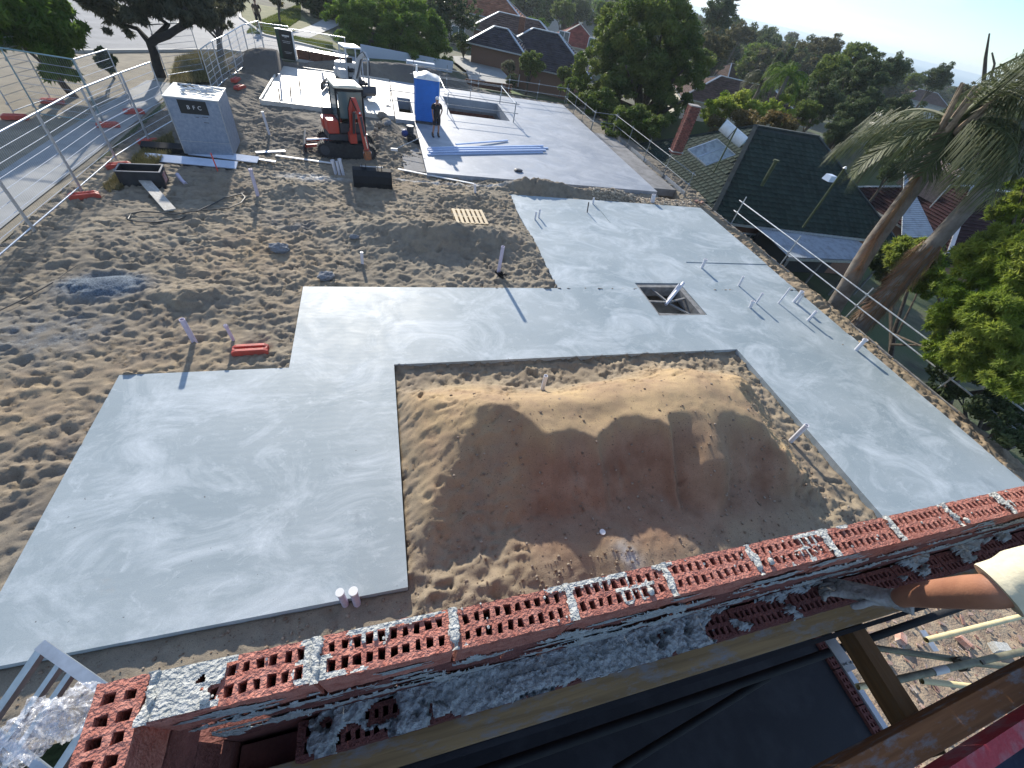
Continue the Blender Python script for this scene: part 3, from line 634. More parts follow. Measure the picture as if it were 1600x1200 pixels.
# scaffold tubes below
M_TUBO = mat('olive_scaffold_tube', (.20, .19, .13), .55, .4, var=.3, vscale=8); M_CREAM = mat('cream_tube', (.62, .53, .30), .5, var=.12, vscale=9); M_BLK = mat('black_steel', (.010, .011, .013), .85, .0, var=.2, vscale=10)
M_COUP = mat('rusty_coupler', (.16, .14, .11), .6, .6, var=.4, vscale=20)
for lb, a, b_, dd, m, r in (('long black scaffold tube crossing under the timbers', (640, 1245), (1520, 942), 3.4, M_BLK, .030), ('second black tube branching below the long black tube', (960, 1205), (1200, 1058), 3.55, M_BLK, .026), ('cream tube reaching out from the right over the rubble', (1447, 1000), (1640, 952), 3.7, M_CREAM, .024),
        ('olive scaffold tube sloping down to the coupler', (1350, 1010), (1520, 1034), 3.45, M_TUBO, .024), ('olive scaffold tube with a white sticker rising to the right edge', (1380, 1067), (1660, 1004), 3.3, M_TUBO, .026),
        ('lower cream tube beside the orange stained timber', (1440, 1064), (1560, 1077), 3.75, M_CREAM, .024), ('short cream tube end poking out left of the joist', (1340, 1073), (1385, 1066), 3.75, M_CREAM, .024), ('dark olive tube passing under the coupler at the right edge', (1520, 1036), (1660, 1050), 3.5, M_TUBO, .026)):
    q = MB(); q.pipe(D(*a, dd), D(*b_, dd), r, .004); o = q.build('scaffold_tube', m, None, True); tag(o, lb, 'scaffold tube')
    if 'sticker' in lb:
        q = MB(); pa, pb = D(1457, 1050, dd-.002), D(1478, 1045, dd-.002); q.cyl(pa, pb, r+.002, n=14, caps=False); q.build('sticker', mat('white_sticker', (.6, .6, .58), .6), o, True)
cp = thing('scaffold_coupler', 'rusty scaffold coupler clamping the crossing olive tubes', 'coupler', D(1508, 1036, 3.36))
q = MB(); q.cyl((-.05, 0, 0), (.05, 0, 0), .042, n=12); q.build('clamp', M_COUP, cp); q = MB(); q.cyl((0, -.05, -.05), (.01, .05, -.04), .04, n=12); q.build('clamp', M_COUP, cp)
q = MB(); q.cyl((.03, 0, .02), (.06, -.02, .09), .008, n=6); q.box((.06, -.02, .09), (.03, .03, .015)); q.build('bolt', M_COUP, cp)
lc = MB(); lc.beam(D(1440, 985, 5.6), D(1462, 1018, 5.6), .10, .03); tag(lc.build('metal_bracket', M_GALV), 'grey metal bracket lying on the rubble at the end of the cream tube', 'bracket')

# ------------------------------------------------------------------ the bricklayer's arm reaching in from the right
M_SKIN = mat('sunburnt_skin', (.36, .17, .10), .5, col2=(.28, .125, .075), vscale=9, bump=.08, bscale=160)
M_GLOVE = mat('dusty_glove', (.22, .21, .19), .9, col2=(.36, .36, .35), vscale=14, bump=.9, bscale=45)
M_SHIRT = mat('beige_work_shirt', (.55, .50, .36), .9, var=.08, vscale=30, bump=.5, bscale=12)
person = thing('person', 'bricklayer reaching in from the right with grey work glove and beige short sleeve', 'person', (0, 0, 0))
def skin(name, pts, rads, m, parent, edges=None, sub=2):
    me = bpy.data.meshes.new(name); me.from_pydata([tuple(p) for p in pts], edges or [(i, i+1) for i in range(len(pts)-1)], []); me.update()
    o = bpy.data.objects.new(name, me); C.objects.link(o); o.parent = parent
    md = o.modifiers.new('skin', 'SKIN'); md.use_smooth_shade = True
    if not me.skin_vertices: me.attributes
    sv = me.skin_vertices[0].data if me.skin_vertices else None
    if sv is not None:
        for i, r in enumerate(rads):
            sv[i].radius = r if isinstance(r, tuple) else (r, r); sv[i].use_root = (i == 0)
    s_ = o.modifiers.new('sub', 'SUBSURF'); s_.levels = sub; s_.render_levels = sub
    me.materials.append(m); return o
def chain(pts, rads, m, name, parent, n=14, flat=1., sub=4):
    """smooth tapered limb through points (Catmull-Rom)"""
    P_ = [Vector(p) for p in pts]; out = []; ro = []
    for i in range(len(P_)-1):
        p0, p1, p2, p3 = P_[max(i-1, 0)], P_[i], P_[i+1], P_[min(i+2, len(P_)-1)]
        for k in range(sub):
            t = k/sub; out.append(.5*((2*p1)+(-p0+p2)*t+(2*p0-5*p1+4*p2-p3)*t*t+(-p0+3*p1-3*p2+p3)*t**3)); ro.append(rads[i]*(1-t)+rads[i+1]*t)
    out.append(P_[-1]); ro.append(rads[-1]); q = MB(); q.tube(out, 0, n, rs=ro)
    return q.build(name, m, parent, True)
wr, kn = D(1392, 934, 1.43), D(1308, 918, 1.555)
el = D(1558, 922, 1.02); sh = D(1760, 860, .80); sh2 = sh+Vector((.62, .10, .0))
hand_dir = (kn-wr).normalized(); side = Vector((0, 0, 1)).cross(hand_dir).normalized(); hup = hand_dir.cross(side)
chain([wr-hand_dir*.03, wr.lerp(el, .18), wr.lerp(el, .5)+Vector((0, 0, .004)), wr.lerp(el, .8), el, el.lerp(sh, .3)], [.031, .034, .044, .048, .047, .045], M_SKIN, 'forearm', person, 20)
# glove: palm plus five fingers curling over the bricks
vs = [wr-hand_dir*.045, wr+hand_dir*.01, wr.lerp(kn, .45), wr.lerp(kn, .9)]; ed = [(0, 1), (1, 2), (2, 3)]; rd = [(.044, .034), (.034, .026), (.045, .026), (.042, .022)]
for j, (off, ln, rr) in enumerate(((-.033, .072, .0125), (-.011, .080, .0135), (.011, .076, .013), (.033, .062, .0115))):
    b0 = kn+side*off; a1 = b0+hand_dir*ln*.45-hup*.006; a2 = a1+hand_dir*ln*.32-hup*.022; a3 = a2+hand_dir*ln*.10-hup*.028
    i0 = len(vs); vs += [b0, a1, a2, a3]; rd += [rr*1.1, rr, rr*.95, rr*.75]; ed += [(3, i0), (i0, i0+1), (i0+1, i0+2), (i0+2, i0+3)]
t0 = wr.lerp(kn, .35)+side*.036; t1 = t0+hand_dir*.034+side*.020-hup*.012; t2 = t1+hand_dir*.030+side*.004-hup*.014
i0 = len(vs); vs += [t0, t1, t2]; rd += [.016, .0145, .011]; ed += [(2, i0), (i0, i0+1), (i0+1, i0+2)]
skin('glove', vs, rd, M_GLOVE, person, ed)
q = MB(); cw = wr-hand_dir*.045; pts = [cw+hand_dir*.04, cw, cw-hand_dir*.012]; q.tube(pts, 0, 18, rs=[.036, .043, .046]); q.build('glove_cuff', M_GLOVE, person, True)
# sleeve, shoulder, torso, head outside the frame
sv0 = el.lerp(sh, .02)
chain([sv0, el.lerp(sh, .2), el.lerp(sh, .6), sh, sh2+Vector((.1, -.05, .04))], [.070, .074, .085, .10, .12], M_SHIRT, 'sleeve', person, 22, sub=10); slv = [o_ for o_ in kids(person) if o_.name.startswith('sleeve')][0]; dtx = bpy.data.textures.new('folds', 'CLOUDS'); dtx.noise_scale = .07; dmx = slv.modifiers.new('folds', 'DISPLACE'); dmx.texture = dtx; dmx.strength = .022; dmx.texture_coords = 'LOCAL'
q = MB(); d_ = (sh-el).normalized(); q.tube([sv0-d_*.004, sv0+d_*.018], 0, 22, rs=[.0725, .074]); q.build('sleeve_hem', M_SHIRT, person, True)
hip = sh2+Vector((.25, -.3, -.62)); chain([sh2+Vector((.16, -.04, .12)), sh2+Vector((.16, -.08, -.05)), sh2+Vector((.2, -.2, -.35)), hip], [.09, .19, .18, .17], M_SHIRT, 'shirt', person, 22)
hd = sh2+Vector((.16, -.0, .34)); chain([sh2+Vector((.16, -.04, .10)), hd+Vector((.03, -.04, -.08))], [.06, .058], M_SKIN, 'neck', person, 14)
q = MB(); q.sphere(hd, .105, (.85, .95, 1.15), 18, 14); q.sphere(hd+Vector((-.03, .10, -.01)), .02, (.8, 1.2, 1.2), 8, 6); q.build('head', M_SKIN, person, True)
q = MB(); q.sphere(hd+Vector((0, 0, .04)), .115, (.9, 1, .85), 18, 12); q.cyl(hd+Vector((0, 0, .03)), hd+Vector((0, 0, .036)), .19, n=24); q.build('hat', M_SHIRT, person, True)
# ------------------------------------------------------------------ ladder and plastic bags at bottom left
M_ALU = mat('aluminium', (.42, .46, .50), .38, .9, var=.12, vscale=20)
ld = thing('ladder', 'aluminium ladder end poking up at the bottom left corner', 'ladder', (0, 0, 0))
DL = 1.9; E1, E2 = D(70, 1010, DL), D(172, 1082, DL); ax = D(-40, 1100, DL)-E1; ax.z = -.12
for f_ in (0, .28, .46, 1):
    p = E1.lerp(E2, f_); q = MB(); q.beam(p+Vector((0, 0, -.01*(f_ in (.28, .46)))), p+ax*2.2, .028 if f_ in (0, 1) else .02, .022); q.build('rail', M_ALU, ld)
q = MB(); q.beam(E1+Vector((0, 0, .02)), E2+Vector((0, 0, .015)), .032, .018); q.build('end_cap', M_ALU, ld)
for k in (1.3, 1.95): q = MB(); q.beam(E1+ax*k, E2+ax*k, .022, .022); q.build('rung', M_ALU, ld)
M_BAG = bpy.data.materials.new('clear_plastic'); M_BAG.use_nodes = True; n_, l_ = M_BAG.node_tree.nodes, M_BAG.node_tree.links
b_ = n_['Principled BSDF']; b_.inputs['Base Color'].default_value = (.75, .77, .82, 1); b_.inputs['Roughness'].default_value = .18; b_.inputs['Specular IOR Level'].default_value = .9
tr = n_.new('ShaderNodeBsdfTransparent'); ms = n_.new('ShaderNodeMixShader'); nt = n_.new('ShaderNodeTexNoise'); nt.inputs['Scale'].default_value = 11; nt.inputs['Detail'].default_value = 4; mr_ = n_.new('ShaderNodeMapRange'); mr_.inputs['From Min'].default_value = .35; mr_.inputs['From Max'].default_value = .65; mr_.inputs['To Min'].default_value = .04; mr_.inputs['To Max'].default_value = .5
l_.new(nt.outputs[0], mr_.inputs[0]); l_.new(mr_.outputs[0], ms.inputs[0]); l_.new(tr.outputs[0], ms.inputs[1]); l_.new(b_.outputs[0], ms.inputs[2]); l_.new(ms.outputs[0], n_['Material Output'].inputs[0])
def crumple(name, c, r, sc, seed, lb):
    u = np.linspace(0, 2*pi, 72, endpoint=False); w = np.linspace(.02, pi-.02, 44); U, Wv = np.meshgrid(u, w, indexing='ij')
    rr = r*(1+.34*vnoise(np.cos(U)*np.sin(Wv)*2+5, np.sin(U)*np.sin(Wv)*2+Wv+5, 1.6, seed, 3)+.36*np.abs(vnoise(np.cos(U)*2+9, Wv*1.4+np.sin(U)*2+9, 2.2, seed+1, 2))-.1*np.abs(np.sin(U*9+3*vnoise(U, Wv, 1, seed, 2)))*np.sin(Wv))
    V = np.stack([(rr*np.cos(U)*np.sin(Wv)*sc[0]).ravel(), (rr*np.sin(U)*np.sin(Wv)*sc[1]).ravel(), (rr*np.cos(Wv)*sc[2]).ravel()], 1)
    i = np.arange(72)[:, None]*44+np.arange(43)[None, :]; j = ((np.arange(72)+1) % 72)[:, None]*44+np.arange(43)[None, :]
    me = npmesh(name, V, np.stack([i, j, j+1, i+1], -1).reshape(-1, 4)); o = obj(name, me, M_BAG); o.location = c; tag(o, lb, 'plastic bag'); return o
crumple('plastic_bag', D(118, 1112, 1.5), .062, (1, .85, .6), 5, 'bunched clear plastic bag against the corner of the brick wall')
crumple('plastic_bag', D(52, 1140, 1.5), .062, (.85, 1, .6), 15, 'crumpled clear plastic wrap lying over the aluminium ladder')
# ================================================================== things on the site
M_PVC = mat('white_pvc', (.62, .62, .66), .4, var=.08, vscale=9); M_PVCM = mat('mauve_pvc', (.50, .46, .56), .45, var=.1, vscale=9); M_DKCAP = mat('dark_cap', (.03, .035, .045), .5)
M_RUST = mat('dark_rod', (.06, .05, .05), .7, .3); M_WHITE = mat('white_plastic', (.75, .75, .73), .5)
def pipe_thing(top, base, r, lb, m=M_PVC, z=None, cap=None, lean=0, name='drain_pipe', group=None, open_=True):
    b = GS(*base) if z is None else G(*base, z)
    best = min(((G(top[0], top[1], b.z+h/100) - Vector((b.x, b.y, b.z+h/100))).length + 0*h, h/100) for h in range(4, 150))
    h = best[1]; t = G(top[0], top[1], b.z+h)
    if (t-Vector((b.x, b.y, b.z+h))).length > .25*h: t = Vector((b.x, b.y, b.z+h)) + (t-Vector((b.x, b.y, b.z+h))).normalized()*.25*h
    q = MB(); (q.pipe if open_ else q.cyl)(Vector((0, 0, -.1)), t-b, r, n=14); o = q.build(name, m, None, True); o.location = b
    tag(o, lb, 'pipe', group)
    d = (t-b).normalized()
    if cap == 'lid':
        q = MB(); q.cyl(t-b-d*.03, t-b+d*.02, r*1.18, n=16); q.build('cap', M_WHITE, o, True)
    if cap == 'dark':
        q = MB(); q.cyl(t-b-d*.05, t-b+d*.03, r*1.2, n=16); q.build('cap', M_DKCAP, o, True)
    if cap == 'collar':
        q = MB(); q.cyl(t-b-d*.06, t-b, r*1.3, n=16, caps=False); q.build('collar', m, o, True)
    return o
PIPES = [((284, 499), (304, 534), .055, 'thick mauve drain pipe leaning in the left sand above the red block', M_PVCM, None, None),
 ((352, 508), (366, 533), .035, 'thin mauve pipe with knocked top beside the thick leaning drain pipe', M_PVCM, None, 'collar'),
 ((391, 264), (403, 306), .055, 'tall mauve pipe standing by the looped hose', M_PVCM, None, 'collar'),
 ((410, 175), (421, 209), .05, 'tall white pipe with a flat top left of the red excavator', M_PVC, None, 'lid'),
 ((565, 394), (566, 411), .045, 'short white pipe stub in the sand in front of the long mound', M_PVC, None, None),
 ((786, 385), (778, 430), .055, 'mauve pipe with black sheeting round its foot near the slab corner', M_PVCM, None, None),
 ((853, 587), (848, 608), .05, 'short pale pipe stub behind the crest of the orange pile', M_PVC, None, None),
 ((1261, 664), (1235, 690), .055, 'open ended white pipe standing in the courtyard sand beside the right slab', M_PVC, None, None),
 ((531, 926), (540, 944), .05, 'left one of the two capped pipes at the foot of the near slab edge', M_PVCM, None, 'lid'),
 ((552, 924), (558, 943), .055, 'right one of the two capped pipes at the foot of the near slab edge', M_PVCM, None, 'lid'),
 ((113, 1003), (128, 1018), .06, 'pipe with a dark cap at the near left corner of the slab', M_PVC, None, 'dark'),
 ((742, 288), (743, 302), .05, 'white pipe stub in the sand strip before the rear slab', M_PVC, None, None),
 ((519, 250), (525, 272), .06, 'leftmost pipe of the white cluster beside the black bucket', M_PVC, None, 'collar'),
 ((530, 248), (537, 271), .06, 'rightmost pipe of the white cluster beside the black bucket', M_PVC, None, 'collar'),
 ((526, 252), (531, 273), .05, 'middle pipe of the white cluster beside the black bucket', M_PVC, None, None),
 ((838, 331), (836, 343), .035, 'dark topped thin pipe in the far left corner of the front slab', M_PVC, 0, None),
 ((844, 327), (842, 339), .035, 'white thin pipe just right of the dark topped one in the far left slab corner', M_PVC, 0, None),
 ((928, 309), (927, 318), .04, 'small white pipe by the far edge of the front slab', M_PVC, 0, None),
 ((920, 316), (918, 331), .025, 'thin dark pipe standing near the far edge of the front slab', M_RUST, 0, None),
 ((1022, 304), (1020, 315), .10, 'wide white pipe stub at the far edge of the front slab', M_PVC, 0, None),
 ((1103, 405), (1097, 418), .055, 'white pipe stub at the far left corner of the recessed wet area', M_PVC, 0, 'collar'),
 ((1162, 432), (1155, 446), .04, 'slim white pipe second from the far end of the recessed area', M_PVC, 0, None),
 ((1192, 458), (1182, 473), .035, 'slim white pipe with a short elbow beside it on the right slab', M_PVC, 0, 'collar'),
 ((1177, 470), (1173, 480), .055, 'short thick pipe stub beside the slim pipe on the right slab', M_PVC, 0, 'collar'),
 ((1235, 450), (1217, 473), .03, 'tall thin pipe with a thick upper collar near the right slab edge', M_PVC, 0, 'collar'),
 ((1254, 455), (1241, 471), .055, 'thick white pipe of the pair close to the right slab edge', M_PVC, 0, 'collar'),
 ((1256, 460), (1247, 474), .03, 'thin white pipe of the pair close to the right slab edge', M_PVC, 0, None),
 ((1276, 486), (1263, 500), .05, 'white pipe midway along the right slab edge throwing a long shadow', M_PVC, 0, None),
 ((1353, 530), (1338, 547), .06, 'stout white pipe at the right slab edge beyond the courtyard corner', M_PVC, 0, 'collar'),
 ((436, 115), (439, 141), .05, 'pale pipe pair standing at the left end of the membrane pad', M_PVC, 0, 'collar'),
 ((453, 133), (454, 150), .035, 'dark thin pipe in the middle of the membrane pad', M_RUST, 0, None),
 ((467, 124), (469, 140), .035, 'dark bent pipe on the right part of the membrane pad', M_RUST, 0, None),
 ((435, 138), (437, 156), .03, 'dark thin pipe near the front edge of the membrane pad', M_RUST, 0, None),
 ((503, 112), (506, 126), .07, 'pale pipe bundle standing behind the red excavator cab', M_PVC, 0, 'collar'),
]
for t_, b_, r_, lb, m_, z_, cp_ in PIPES: pipe_thing(t_, b_, r_, lb, m_, z_, cp_)
p = G(941, 832, -.1); q = MB(); q.cyl((0, 0, -.25), (0, 0, .03), .055, n=16); o = q.build('drain_pipe', M_WHITE, None, True); o.location = GS(941, 832); tag(o, 'round white cap of a buried pipe at the foot of the orange pile', 'pipe')
for i, (a, b_, lb) in enumerate((((1068, 442), (1040, 476), 'longer leaning white pipe rising out of the square formwork hole'), ((1062, 444), (1044, 468), 'shorter leaning pipe behind the longer one in the square hole'))):
    q = MB(); pa, pb = G(*b_, -.15), G(*a, .36+.0*i); q.pipe(pa, pb, .055-.01*i); tag(q.build('drain_pipe', M_PVC, None, True), lb, 'pipe')
# black sheeting round the pipe foot
q = MB(); r = random.Random(4); p = GS(782, 432)
for i in range(26):
    a = r.uniform(0, 6.28); d_ = r.uniform(.02, .22); q.beam((0, 0, 0), (d_*cos(a), d_*sin(a), r.uniform(.03, .16)), .06, .006, r.uniform(0, 3))
o = q.build('plastic_scrap', M_BLK); o.location = p; tag(o, 'crumpled black plastic scrap round the foot of the mauve pipe', 'scrap')
# rocks of set concrete
M_ROCK = mat('grey_lump', (.17, .185, .205), .9, col2=(.27, .285, .30), vscale=8, bump=1, bscale=25)
for i, (px, py, s_, lb) in enumerate(((438, 391, .26, 'larger blue grey concrete lump in the sand behind the left slab'), (510, 432, .24, 'blue grey concrete lump lying by the far edge of the left slab'), (812, 320, .22, 'grey rubble lump beside the far left corner of the front slab'), (554, 372, .16, 'small grey lump on the long sand mound'))):
    o = obj('concrete_lump', rock_mesh(30+i), M_ROCK, None, False); o.location = GS(px, py)+Vector((0, 0, s_*.25)); o.scale = (s_*1.2, s_*.8, s_*.7); o.rotation_euler = (.2, .1, i); tag(o, lb, 'rock')
    sb = o.modifiers.new('s', 'SUBSURF'); sb.levels = 2; sb.render_levels = 2; sb.subdivision_type = 'SIMPLE'
    dt = bpy.data.textures.new('rocktex', 'CLOUDS'); dt.noise_scale = .35; dm = o.modifiers.new('d', 'DISPLACE'); dm.texture = dt; dm.strength = .5; dm.mid_level = .5
for i, (px, py, s_) in enumerate(((598, 185, .35), (607, 176, .42), (593, 200, .3), (606, 196, .25), (588, 206, .2))):
    o = obj('concrete_lump', rock_mesh(50+i), M_ROCK if i % 2 else mat('brown_lump', (.22, .19, .15), .95, var=.3, vscale=6, bump=1)); o.location = GS(px, py)+Vector((0, 0, s_*.3)); o.scale = (s_, s_*.8, s_*.8); o.rotation_euler = (.3*i, .2, i*1.3)
    tag(o, ['grey boulder at the front of the spoil heap by the concrete footing', 'tallest brown boulder on the spoil heap by the footing', 'broken grey slab piece sloping off the spoil heap', 'dark clod at the right foot of the spoil heap', 'small pale lump at the left foot of the spoil heap'][i], 'rock')
# pebbles over the pile and the strip in front of the wall
q = MB(); r = random.Random(12)
for i in range(1500):
    if i < 900: x, y = r.uniform(.8, 9.6), r.gauss(3.3, 1.1)
    else: x, y = r.uniform(-4.8, 9.5), r.uniform(1.3, 2.1)
    if not (1.3 < y < 6.2) or in_slab(x, y, .05): continue
    s_ = r.choice((.008, .01, .012, .016, .028)); q.sphere((x, y, sz(x, y)+s_*.35), s_, (r.uniform(.8, 1.5), r.uniform(.8, 1.3), .7), 5, 3)
tag(q.build('gravel', mat('gravel', (.17, .12, .08), .95, col2=(.42, .36, .28), vscale=9, lo=.45, hi=.72)), 'pebbles and clods scattered over the orange pile', 'gravel', kind='stuff')
# rubble heap strip of stones between the slabs
q = MB()
for i in range(700):
    x = r.uniform(9.5, 15.6); y = 18.1+r.gauss(0, .28)+.02*(x-9); s_ = r.choice((.03, .045, .06, .08)); q.sphere((x, y, sz(min(x, 16), y)+s_*.2), s_, (1.2, .9, .6), 5, 3, Euler((0, 0, r.uniform(0, 3))).to_matrix())
tag(q.build('rubble', mat('brick_rubble', (.34, .27, .19), .95, col2=(.46, .40, .31), vscale=2)), 'strip of stone rubble between the two slabs', 'rubble', kind='stuff')
for i, (px, py) in enumerate(((1087, 316), (1093, 319), (1098, 315))):
    q = MB(); q.box((0, 0, 0), (.30, .11, .09)); o = q.build('brick', M_FRAG); o.location = GS(px, py)+Vector((0, 0, .06)); o.rotation_euler = (.1, .1*i, .5+.3*i); tag(o, ['leftmost loose red brick at the far right slab corner', 'middle loose red brick at the far right slab corner', 'rightmost loose red brick at the far right slab corner'][i], 'brick')
# pallet
M_PINE = wood('pallet_pine', (.50, .38, .22), (.68, .54, .34), (.55, .46, .32))
pc_ = (GS(708, 357)+GS(768, 360)+GS(700, 334)+GS(757, 337))/4; ang = atan2((GS(768, 360)-GS(708, 357)).y, (GS(768, 360)-GS(708, 357)).x)
pal = thing('pallet', 'new pale pine pallet lying on the sand mound', 'pallet', pc_+Vector((0, 0, .02)), ang)
for k in range(7): q = MB(); q.box((-.52+k*.173, 0, .13), (.105, 1.16, .02)); q.build('deck_board', M_PINE, pal)
for y in (-.53, 0, .53):
    q = MB(); q.box((0, y, .075), (1.165, .07, .09)); q.build('bearer', M_PINE, pal); q = MB(); q.box((0, y, .02), (1.165, .09, .018)); q.build('bottom_board', M_PINE, pal)
pal.rotation_euler.x = -.02; pal.location.z += .04
# plank, crate
M_OLDW = wood('weathered_plank', (.33, .31, .27), (.47, .44, .39), (.55, .54, .50))
pa, pb = GS(226, 288), GS(268, 332); q = MB(); q.box((0, 0, 0), ((pb-pa).length, .30, .045)); o = q.build('plank', M_OLDW); o.location = (pa+pb)/2+Vector((0, 0, .14)); o.rotation_euler = (0, .03, atan2((pb-pa).y, (pb-pa).x)); tag(o, 'weathered scaffold plank lying askew on the sand by the black crate', 'plank')
M_CRATE = mat('black_crate', (.02, .022, .028), .5, var=.3, vscale=5)
cr = thing('crate', 'black open crate on the sand by the fence', 'crate', GS(232, 290)+Vector((-.1, .15, 0)), .12)
L_, W_, H_ = 1.15, .62, .5
for nm, c_, d_ in (('side_panel', (0, -W_/2, H_/2), (L_, .025, H_)), ('side_panel', (0, W_/2, H_/2), (L_, .025, H_)), ('end_panel', (-L_/2, 0, H_/2), (.025, W_-.03, H_)), ('end_panel', (L_/2, 0, H_/2), (.025, W_-.03, H_)), ('floor_panel', (0, 0, .02), (L_-.03, W_-.03, .03))):
    q = MB(); q.box(c_, d_); q.build(nm, M_CRATE, cr)
q = MB()
for s_ in (-1, 1): q.box((0, s_*W_/2, H_+.012), (L_+.05, .05, .022)); q.box((s_*L_/2, 0, H_+.012), (.05, W_-.052, .022))
q.build('rim', mat('crate_rim', (.10, .11, .13), .45), cr); q = MB(); q.box((L_/2+.016, 0, .25), (.006, .34, .28)); q.build('label', mat('red_label', (.35, .10, .09), .6, col2=(.4, .3, .3), vscale=8), cr)
q = MB(); q.tube([(0, 0, 0), (.1, .02, .15), (.16, .03, .42)], .06, 10); o = q.build('offcut', M_PVCM, None, True); o.location = GS(290, 287); o.rotation_euler = (0, .8, 2.2); tag(o, 'pale plastic offcut lying on the sand between crate and stake', 'offcut')
# orange-red fence feet
M_FOOT = mat('orange_red_plastic', (.55, .075, .05), .55, col2=(.38, .07, .05), vscale=6, bump=.2)
def foot_mesh():
    q = MB(); q.prism([(-.36, 0), (-.36, .10), (-.28, .15), (.28, .15), (.36, .10), (.36, 0)], 'y', -.12, -.035); q.prism([(-.36, 0), (-.36, .10), (-.28, .15), (.28, .15), (.36, .10), (.36, 0)], 'y', .035, .12)
    q.box((-.3, 0, .06), (.1, .07, .12)); q.box((.3, 0, .06), (.1, .07, .12)); q.box((0, 0, .06), (.10, .07, .12)); q.box((0, 0, .025), (.5, .069, .05)); return q
fm = foot_mesh(); f0 = fm.build('plastic_block', M_FOOT, None, bevel=.012)
FEET = [((393, 551), .05, 'bright orange red fence foot lying alone above the left slab'), ((133, 308), .5, 'red fence foot under the near fence below the second post'), ((187, 261), .5, 'red fence foot at the near fence left of the black crate'), ((234, 224), .5, 'red fence foot at the near fence left of the steel cabinet'),
        ((25, 186), .3, 'dark red fence foot at the far left under the outer fence'), ((83, 161), .3, 'red fence foot below the green bush on the verge'), ((170, 198), .4, 'worn red fence foot on the path behind the second near panel'), ((210, 177), .4, 'worn red fence foot on the path left of the steel cabinet top'),
        ((369, 127), 1.4, 'upper orange fence foot right of the cabinet'), ((374, 134), 1.2, 'lower orange fence foot right of the cabinet')]
for i, ((px, py), rz, lb) in enumerate(FEET):
    o = f0 if i == 0 else f0.copy()
    if i: C.objects.link(o)
    g_ = G(px, py, 0); o.location = GS(px, py) if -9.3 < g_.x else g_; o.rotation_euler = (0, 0, rz + (0 if i == 0 else 0)); tag(o, lb, 'block', 'orange fence blocks')
f0.location.z += .02
# temporary fence panels
M_WIRE = mat('galvanised_wire', (.50, .53, .56), .45, .6); M_TUBE = mat('galvanised_tube', (.58, .61, .64), .38, .7, var=.12, vscale=14)
def panel(lb, a, b_, H=2.08, m=M_TUBE, first=None, vert=.075, mid=False, group='temporary fence panels'):
    a, b_ = Vector(a), Vector(b_); L = (b_-a).length; t = thing('temporary_fence', lb, 'fence', a, atan2(b_.y-a.y, b_.x-a.x), group); dz = b_.z-a.z
    P = lambda x, z: Vector((x, 0, z+dz*x/L))
    for x in (.03, L-.03): q = MB(); q.cyl(P(x, 0), P(x, H), .021, n=10); q.build('post', m, t, True)
    if mid: q = MB(); q.cyl(P(L/2, .1), P(L/2, H), .018, n=8); q.build('post', m, t, True)
    q = MB(); q.cyl(P(.03, H-.01), P(L-.03, H-.01), .023, n=10); q.build('top_rail', m, t, True); q = MB(); q.cyl(P(.03, .12), P(L-.03, .12), .019, n=10); q.build('bottom_rail', m, t, True)
    q = MB(); k = 1
    while k*.24 < H-.25:
        q.cyl(P(.03, .12+k*.24), P(L-.03, .12+k*.24), .0075, n=4, caps=False); k += 1
    x = vert
    while x < L-.04: q.cyl(P(x, .12), P(x, H), .0026, n=3, caps=False); x += vert
    q.build('wire_mesh', M_WIRE, t)
    for z in (.35, H-.35): q = MB(); q.box(P(.0, z), (.05, .06, .07)); q.build('clamp', M_GALV, t)
    return t
FB = [Vector((-9.05, 7.6, 0)), Vector((-9.0, 10.2, 0)), Vector((-8.95, 12.8, 0)), G(128, 298, 0), G(182, 250, 0), G(232, 217, 0), G(275, 195, 0)+Vector((-.1, .1, 0))]
lbs = ['near fence panel running out of the left edge of the frame', 'near fence panel second from the left edge', 'near fence panel left of the first red foot', 'near fence panel between the first and second red feet', 'near fence panel between the black crate and the path', 'near fence panel ending behind the steel cabinet']
for i in range(6): panel(lbs[i], FB[i], FB[i+1])
M_TEAL = mat('greenish_tube', (.22, .34, .36), .5, .4)
t1_, t2_, t3_, t4_, t5_ = G(165, 197, 0), G(62, 183, 0), G(210, 174, 0), G(22, 180, 0), G(82, 158, 0)
panel('outer fence panel with greenish rail in front of the green bush', t2_, t1_, m=M_TEAL); panel('outer fence panel between the two worn red blocks on the path', t1_, t3_); panel('outer fence panel between the two red blocks on the verge', t4_, t5_)
q1, q2 = G(262, 122, 0), G(320, 112, 0); panel('far fence panel in front of the dry grass verge', q1, q2)
f2 = [G(334, 148, 0), G(350, 131, 0), G(372, 116, 0), G(392, 98, 0), G(415, 88, 0)]
lb2 = ['tall fence panel standing edge on beside the cabinet corner', 'fence panel behind the orange feet right of the cabinet', 'fence panel in the run towards the dark sign', 'farthest fence panel of the run towards the dark sign']
for i in range(4): panel(lb2[i], f2[i], f2[i+1], H=1.78, mid=True)
panel('fence panel between the sign and the brick stacks', Vector(f2[4]), G(455, 101, 0)+Vector((0, 1.6, 0)), H=1.7); a_ = G(455, 101, 0)+Vector((0, 1.6, 0)); panel('fence panel behind the brick stacks', a_, a_+Vector((3.4, .1, 0)), H=1.6)
